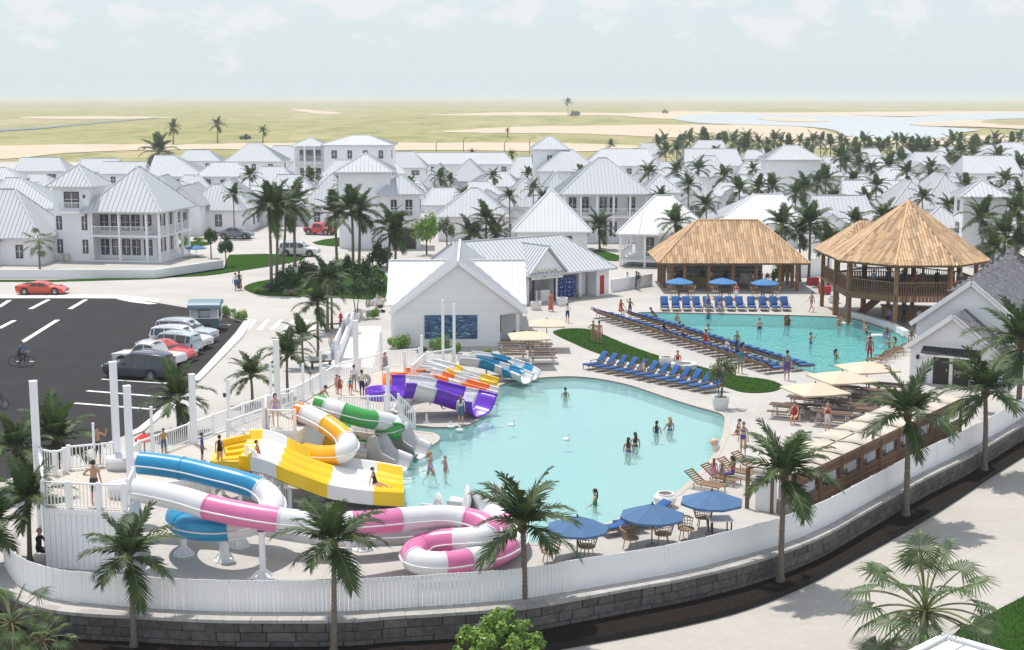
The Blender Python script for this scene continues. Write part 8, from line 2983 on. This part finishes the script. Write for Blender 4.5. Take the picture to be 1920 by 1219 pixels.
person('man in grey with backpack in the group of three by the screen wall', 1193, 543, 34, 'phone', 60, 'long:grey:charcoal', 'short:black', 2)
person('person in white shirt left of the group by the screen wall', 1176, 542, 31, 'stand', 40, 'long:white:navy', 'short:black', 1)
person('shirtless man shading his eyes at the far lounger row end', 1181, 594, 34, 'head', 160, 'trunks:charcoal', 'short:black', 2)
person('person in red sitting at the far lounger row end', 1164, 589, 30, 'sit', 20, 'dress:red', 'long:auburn', 1, H_=1.6)
person('woman in blue swimsuit standing by the far lounger row', 1327, 587, 32, 'stand', 10, 'suit1:purple', 'bun:brown', 0, H_=1.6)
person('woman seated on the sixth lounger before the bar', 1349, 587, 30, 'sit', 30, 'dress:lilac', 'long:black', 0, H_=1.55)
person('woman in red top and patterned skirt behind the far loungers', 1380, 565, 30, 'stand', 0, 'top:red:white:k', 'bun:blond', 0, H_=1.6)
person('woman in blue print dress on the far loungers', 1427, 577, 30, 'sit', 10, 'gown:sky', 'bun:brown', 0, H_=1.6)
person('woman with long hair on the second to last far lounger', 1450, 578, 28, 'recline', 10, 'bikini:brown', 'long:black', 1, H_=1.6)
person('woman in striped shorts walking left of the octagonal pavilion', 1521, 585, 38, 'walk', -60, 'bikini:grey', 'bun:brown', 0)
person('couple of strollers, woman in white and blue on the road', 442, 545, 34, 'walk', 170, 'tee:white:blue', 'short:black', 1)
person('couple of strollers, person in dark dress on the road', 449, 544, 36, 'walk', 190, 'gown:olive', 'bun:black', 1)
person('woman in white dress pushing a stroller beside the changing house', 706, 583, 28, 'reach', 120, 'dress:white', 'bun:brown', 0, H_=1.6)
person('man in blue jacket riding the bicycle', 41, 687, 45, 'cycle', 94, 'long:denim:charcoal', 'short:brown', 0, loc=PB + V((-.18, 0, 0)), H_=1.74)
# swimming pool
SW = [(1269, 601, 'kneel', 30, 'bikini:pink', 'bun:blond', 'swimmer in pink at the far left of the swimming pool'), (1328, 598, 'stand', 10, 'suit1:blue', 'bun:brown', 'swimmer in blue standing near the far pool wall'), (1324, 618, 'float', 60, 'trunks:navy', 'short:black', 'shirtless swimmer in the left half of the swimming pool'),
  (1274, 622, 'stand', 170, 'tee:blue:navy', 'short:black', 'child in blue beside the inner lounger row'), (1424, 616, 'stand', 20, 'trunks:navy', 'short:brown', 'swimmer with brown hair in the middle of the swimming pool'), (1472, 610, 'reach', 90, 'bikini:red', 'long:auburn', 'auburn-haired swimmer carried in the middle of the pool'),
  (1478, 609, 'stand', -60, 'trunks:black', 'short:brown', 'man holding the auburn-haired swimmer'), (1382, 640, 'stand', 150, 'bikini:khaki', 'bun:blond', 'blond swimmer near the inner lounger row'), (1520, 644, 'wave', 60, 'trunks:blue', 'short:black', 'man raising a ball in the swimming pool'),
  (1567, 672, 'kneel', 60, 'bikini:black', 'long:black', 'long-haired swimmer near the near pool corner'), (1573, 610, 'stand', 30, 'bikini:orange', 'long:brown', 'swimmer in orange at the left pavilion table'), (1575, 606, 'stand', -40, 'trunks:red', 'short:black', 'swimmer behind the left pavilion table'),
  (1624, 625, 'stand', 60, 'bikini:black', 'bun:brown', 'woman in black bikini near the front pavilion post'), (1620, 620, 'stand', 100, 'bikini:pink', 'bun:blond', 'woman left of the front pavilion post'), (1631, 640, 'kneel', 0, 'bikini:white', 'short:auburn', 'swimmer in white before the front pavilion post'),
  (1663, 634, 'stand', 170, 'suit1:lilac', 'long:brown', 'woman in lilac right of the in-water table'), (1668, 652, 'reach', -90, 'bikini:khaki', 'bun:blond', 'blond woman pointing in the right corner of the pool'), (1676, 652, 'stand', -100, 'bikini:brown', 'long:brown', 'brown-haired woman beside the pointing one'), (1709, 640, 'stand', 160, 'suit1:cream', 'long:brown', 'woman in cream at the clapboard house corner of the pool')]
for px, py, po, fa_, fit, hr, lb in SW:
 person(lb, px, py, 40, po, fa_, fit, hr, rnd.choice((0, 0, 1, 1, 2)), water=(WB[0], -1.02 if po != 'kneel' else -.75), H_=1.7)
# loungers by the swimming pool
LO = [(1228, 601, 'recline', 'suit1:pink', 'bun:brown', 'woman in pink on the inner lounger row, far end'), (1254, 632, 'recline', 'bikini:black', 'long:black', 'woman in black bikini on the outer lounger row'), (1279, 640, 'sit', 'trunks:navy', 'short:black', 'shirtless man seen from behind on the outer lounger row'),
  (1322, 650, 'sit', 'dress:red', 'bun:auburn', 'woman in red sitting on the inner lounger row'), (1362, 668, 'sit', 'tee:white:grey', 'short:blond', 'child in white on the lounger row near the olive tree'), (1381, 672, 'sit', 'tee:denim:navy', 'long:black', 'woman in denim near the olive tree'),
  (1391, 676, 'sit', 'top:pink:purple', 'long:black', 'woman in magenta near the olive tree'), (1388, 700, 'stand', 'tee:teal:grey', 'short:brown', 'person with beach bags behind the outer loungers')]
for px, py, po, fit, hr, lb in LO:
 person(lb, px, py, 40, po, 112 if po != 'stand' else 0, fit, hr, rnd.choice((0, 1, 1, 2)), H_=1.65)
# bar guests
bg_ = random.Random(9)
BARP = [(-4.8, -1.0), (-3.2, -1.0), (-1.6, -1.0), (-.3, -1.0), (.9, -1.3), (1.8, -2.4), (2.2, -2.1), (3.0, -1.2), (-4.2, .9), (-2.2, 1.0), (.2, 1.1), (4.3, -1.5)]
GUEST = ['stout guest in navy at the left end of the pavilion bar', 'guest in grey second along the pavilion bar', 'guest in white third along the pavilion bar', 'guest in black fourth along the pavilion bar', 'guest in denim at the right end of the pavilion bar',
   'man in grey shirt standing between the pavilion posts', 'guest in white standing beside the man in grey shirt', 'guest in olive on the right of the pavilion', 'bartender in black, left', 'bartender in black, middle', 'bartender in black, right', 'guest in charcoal near the pavilion tree']
GF_ = ['long:navy:charcoal', 'tee:grey:khaki', 'tee:white:denim', 'long:black:black', 'tee:denim:grey', 'tee:grey:grey', 'top:white:khaki', 'tee:olive:khaki', 'long:black:black', 'long:black:black', 'long:black:black', 'long:charcoal:navy']
for (x, y), lb, fit in zip(BARP, GUEST, GF_):
 person(lb, 0, 0, 0, 'stand', 180 + bg_.uniform(-40, 40) if y < 0 else bg_.uniform(-20, 20), fit, bg_.choice(('short:black', 'short:brown', 'bun:black', 'long:brown')), bg_.choice((0, 1, 2)), loc=BP + V((x, y, 0)), H_=bg_.uniform(1.6, 1.8), group=None)
UPP = [(-3.2, -2.4, 'woman in sky blue on the upper pavilion floor, left', 'tee:sky:denim'), (-1.9, -1.6, 'guest in denim behind the second upper post', 'long:denim:charcoal'), (-.9, -2.6, 'man in dark suit from behind on the upper pavilion floor', 'long:charcoal:charcoal'), (.8, -2.2, 'guest in khaki on the upper pavilion floor', 'long:khaki:khaki'),
  (2.0, -2.0, 'guest in black at the upper bar', 'long:black:black'), (3.4, -1.5, 'guest in black at the upper right post', 'long:black:navy'), (3.9, -1.8, 'guest in white at the upper right post', 'tee:white:grey'), (-.2, -3.6, 'guest in rust seated at the upper railing', 'tee:rust:brown')]
for x, y, lb, fit in UPP:
 person(lb, 0, 0, 0, 'stand', bg_.uniform(0, 360), fit, bg_.choice(('short:black', 'long:brown', 'bun:black')), bg_.choice((1, 2)), loc=PC + V((x, y, zf)), H_=1.7)
LOW = [(-1.9, -2.6, 'pair of drinkers under the pavilion, man in lilac shirt', 'long:lilac:navy', 'sit'), (.4, -2.9, 'guest with red cap under the pavilion', 'tee:white:red', 'sit'), (1.2, -2.7, 'guest in striped shirt under the pavilion', 'tee:grey:black', 'sit'), (-4.3, 1.4, 'guest in blue shirt under the left of the pavilion', 'tee:blue:grey', 'sit'), (-.5, -1.9, 'guest in charcoal under the pavilion centre', 'long:charcoal:black', 'stand')]
for x, y, lb, fit, po in LOW:
 person(lb, 0, 0, 0, po, bg_.uniform(-60, 60), fit, 'short:black', 1, loc=PC + V((x, y, 0)), H_=1.7)
person('couple on the upper gallery of the double-gallery house, man in blue', 1206, 381, 14, 'stand', 0, 'tee:blue:grey', 'short:black', 1, 3.25, H_=1.7)
person('couple on the upper gallery of the double-gallery house, person in grey', 1212, 381, 14, 'stand', 0, 'tee:grey:grey', 'short:brown', 1, 3.25, H_=1.6)

# ------------------------------------------------------------ small things
def ring_float(label, p, r, tube_r, mat, tilt):
 mb = MB()
 n, m_ = 22, 10
 vs = [((r + tube_r * math.cos(2 * math.pi * j / m_)) * math.cos(2 * math.pi * i / n), (r + tube_r * math.cos(2 * math.pi * j / m_)) * math.sin(2 * math.pi * i / n), tube_r * math.sin(2 * math.pi * j / m_)) for i in range(n) for j in range(m_)]
 fs = [(i * m_ + j, ((i + 1) % n) * m_ + j, ((i + 1) % n) * m_ + (j + 1) % m_, i * m_ + (j + 1) % m_) for i in range(n) for j in range(m_)]
 o = mb.add(vs, fs).obj('ring_float', mat, None, True)
 o.location = p
 o.rotation_euler = tilt
 return tag(o, label, 'float')
q = G(681, 746, ZB)
ring_float('cream swim ring carried by the man on the boardwalk', q + V((.05, .2, 1.0)), .3, .11, M('ring_cream', (.62, .52, .42), .5, var=.25, vs=10), (R(80), 0, R(10)))
def balloon(label, p, col, r=.2):
 t_ = thing('balloon', label, 'balloon', p, 0, 'balloons by the girls')
 MB().lathe([(0.0, -1.3), (.004, -1.3), (.004, -r * 1.2), (.03, -r * 1.22), (.35 * r, -r * 1.0), (.85 * r, -.4 * r), (r, .15 * r), (.8 * r, .7 * r), (.35 * r, .98 * r), (0, r)], 16).obj('envelope', col, t_, True)
 return t_
balloon('peach balloon above the girl in pink', G(1337, 905) + V((0, 0, 1.95)), M('balloon_peach', (.75, .45, .35), .3))
balloon('white balloon beside the peach one', G(1341, 905) + V((0, 0, 1.7)), M('balloon_white', (.75, .7, .68), .3))
balloon('white balloon held on the boardwalk', G(636, 740, ZB) + V((0, 0, 1.55)), M('balloon_white', (.75, .7, .68), .3))
for px, py, lb in ((959, 798, 'small white float toy in the slide pool, left'), (1062, 825, 'small white float toy in the slide pool, right')):
 p = G(px, py, -.14)
 t_ = thing('float_toy', lb, 'pool toy', p, .4, 'white pool toys')
 MB().lathe([(0, -.06), (.16, -.05), (.2, .03), (.12, .12), (0, .13)], 14).obj('hull', white, t_, True)
 MB().tube([(.1, 0, .08), (.14, 0, .25), (.1, 0, .36), (.2, 0, .36)], [.05, .04, .06, .02], 8).obj('neck', white, t_, True)
p = G(639, 604)
t_ = thing('fire_hydrant', 'red fire hydrant at the kerb near the entry walkway', 'hydrant', p)
MB().lathe([(0, 0), (.18, 0), (.18, .06), (.12, .08), (.12, .5), (.16, .52), (.16, .58), (.1, .68), (.03, .74), (.03, .8), (0, .8)], 14).obj('barrel', M('hydrant_red', (.45, .02, .02), .4), t_, True)
MB().tube([(-.2, 0, .4), (.2, 0, .4)], .06, 10).obj('nozzle', MATS['hydrant_red'], t_)
for px, py, lb in ((624, 618, 'dark bench under the tall crossing palms'), (602, 690, 'dark bench beside the pale kerb wall')):
 p = G(px, py)
 t_ = thing('bench', lb, 'bench', p, R(20))
 for i in range(4):
  MB().box((0, -.2 + i * .13, .45), (1.5, .11, .04)).obj('plank', woodd, t_)
 for x in (-.6, .6):
  MB().box((x, 0, .21), (.08, .45, .42)).obj('leg', black, t_)
p = G(713, 586)
t_ = thing('stroller', 'dark baby stroller beside the changing house', 'stroller', p, R(30))
MB().lathe([(0, .35), (.22, .4), (.26, .65), (.2, .66), (0, .5)], 12).obj('seat', charc if False else cloth('charcoal'), t_, True)
MB().tube([(-.25, 0, .15), (.1, 0, .5), (.35, 0, 1.0)], .02, 6).obj('handle', black, t_)
for x in (-.28, .25):
 for y in (-.2, .2):
  MB().tube([(x, y - .02, .12), (x, y + .02, .12)], .12, 12).obj('wheel', tyre_m, t_)
for px, py, lb in ((1524, 535, 'red ice chest behind the octagonal pavilion'), (1546, 552, 'red cart left of the octagonal pavilion')):
 p = G(px, py)
 t_ = thing('ice_chest', lb, 'cooler', p, R(10))
 MB().box((0, 0, .4), (1.0, .6, .6)).obj('tub', M('cooler_red', (.5, .02, .03), .4), t_)
 MB().box((0, 0, .73), (1.04, .64, .08)).obj('lid', M('cooler_red', (.5, .02, .03), .4), t_)
 for x in (-.35, .35):
  MB().box((x, 0, .05), (.1, .5, .1)).obj('foot', black, t_)
# street lamps at the back of the village
for px, pb, yt, lb in ((818, 300, 263, 'leftmost'), (869, 300, 257, 'second'), (946, 300, 262, 'third'), (993, 290, 258, 'rightmost')):
 p = G(px, pb)
 h = AT(px, yt, p.y).z
 t_ = thing('street_lamp', '%s curved street lamp at the back of the village' % lb, 'street lamp', p, 0, 'street lamps at the back')
 MB().tube([(0, 0, 0), (0, 0, h * .8), (.3, 0, h * .96), (1.4, 0, h)], [.16, .12, .1, .09], 8).obj('pole', M('lamp_pole', (.25, .26, .27), .5), t_)
 MB().box((1.7, 0, h - .03), (.9, .35, .16)).obj('lamp_head', M('lamp_pole', (.25, .26, .27), .5), t_)
# bollard light on the thin boardwalk post, tower bench
for px, py, lb in ((424, 745, 'small black spot lamp on the thin boardwalk post'),):
 p = G(430, 803, ZB)
 t_ = thing('spot_lamp', lb, 'lamp', V((p.x - .2, p.y, AT(px, 745, p.y).z)), 0)
 MB().lathe([(0, 0), (.06, 0), (.09, .22), (0, .22)], 10).obj('housing', black, t_)
 MB().bar((0, 0, .1), (.2, 0, .1), .03).obj('bracket', black, t_)

# ------------------------------------------------------------ crowded middle of the village
MIDH = [(20, 104, 352, 40, 84, 326), (232, 318, 356, 250, 290, 328), (428, 510, 362, 450, 482, 336), (516, 600, 358, 540, 572, 331), (592, 662, 354, 610, 640, 328), (738, 800, 360, 752, 782, 334), (862, 940, 366, 880, 915, 340), (902, 980, 350, 925, 950, 322),
  (1046, 1106, 352, 1062, 1086, 326), (1242, 1306, 356, 1258, 1286, 332), (1334, 1402, 368, 1352, 1380, 342), (1404, 1474, 350, 1420, 1456, 324), (1502, 1582, 330, 1520, 1560, 306), (1562, 1640, 352, 1582, 1616, 326), (1642, 1718, 338, 1658, 1698, 314), (1712, 1790, 350, 1730, 1770, 326),
  (1776, 1826, 342, 1788, 1812, 322), (1856, 1930, 352, 1874, 1910, 328), (1530, 1596, 312, 1545, 1580, 294), (1416, 1500, 392, 1436, 1480, 366), (330, 392, 352, 345, 375, 328), (1196, 1262, 326, 1212, 1244, 306), (690, 760, 326, 706, 742, 304), (1010, 1070, 322, 1024, 1052, 300), (70, 160, 372, 95, 135, 348)]
for i, q in enumerate(sorted(MIDH)):
 fit_house(*q, 3.3 if q[2] > 340 else 4.0, '%s house from the left in the crowded middle rows of pale roofs' % ORD[i], rot=(-8, 0, 6, 0, 10)[i % 5], wing=[((q[0] + q[1]) / 2 + 8, 3.6, 2.9, 1.6)] if i % 3 == 0 else None)
HB = footprints()
GX = 'palms squeezed between the village houses'
XP = [(215, 395, 372), (470, 352, 330), (585, 356, 334), (700, 378, 352), (1000, 378, 356), (1090, 352, 330), (1215, 350, 326), (1240, 398, 372), (1356, 360, 332), (1420, 378, 352), (1476, 360, 330), (1562, 400, 372), (1600, 366, 338), (1640, 376, 350), (1700, 352, 326), (1745, 366, 336), (1808, 380, 350), (1838, 346, 320), (1886, 372, 340), (1516, 346, 318), (1690, 330, 302), (1780, 336, 300), (1870, 326, 296), (1620, 400, 376), (1890, 420, 384), (1290, 372, 350), (1310, 340, 318), (1340, 318, 298), (1374, 322, 302), (1440, 322, 300), (1490, 392, 364), (1530, 372, 344), (1575, 320, 296), (1604, 318, 294), (1650, 306, 284), (1710, 306, 284), (1736, 304, 284), (1800, 308, 286), (1826, 312, 290), (1860, 392, 362), (1910, 396, 362), (1910, 340, 312), (1730, 400, 372), (1800, 420, 390), (1270, 345, 322), (1396, 300, 280)]
XP += [(640, 372, 350), (668, 352, 330), (770, 372, 350), (826, 352, 334), (870, 388, 366), (956, 392, 370), (1020, 398, 372), (1072, 384, 360), (520, 384, 362), (440, 386, 366)]
XP.sort()
for i, (px, pb, cy) in enumerate(XP):
 palm_between('%s palm from the left squeezed between pale roofs' % ORD[i], px, cy, 30 if px > 1200 else 24, 'coco', GX, 15)
# steps under water at the near right of the slide pool
stp = smooth_path([G(x, y, -.3) for x, y in ((1090, 876), (1110, 905), (1160, 932), (1222, 950), (1250, 938), (1200, 956), (1140, 982), (1080, 1004), (1040, 1012), (1060, 960))], 4, True)
v, f = tess([stp], 0)
struct(MB().prism([(p.x, p.y) for p in stp], -.76, -.5, bottom=False).obj('pool_step', MATS['pool_plaster_pale']))
# ------------------------------------------------------------ air: thin even haze over the whole country
hz_m = bpy.data.materials.new('haze')
hz_m.use_nodes = True
t = hz_m.node_tree
t.nodes.clear()
o = t.nodes.new('ShaderNodeOutputMaterial')
pv = t.nodes.new('ShaderNodeVolumePrincipled')
pv.inputs['Color'].default_value = (0.80, 0.83, 0.865, 1)
pv.inputs['Density'].default_value = 0.00021
pv.inputs['Anisotropy'].default_value = 0.0
t.links.new(pv.outputs[0], o.inputs['Volume'])
hb = MB().box((0, 13900, 9.5), (34400, 28400, 24.4)).obj('haze', hz_m)
stuff(hb)
tag(hb, 'pale summer haze lying over the plain and village', 'haze')
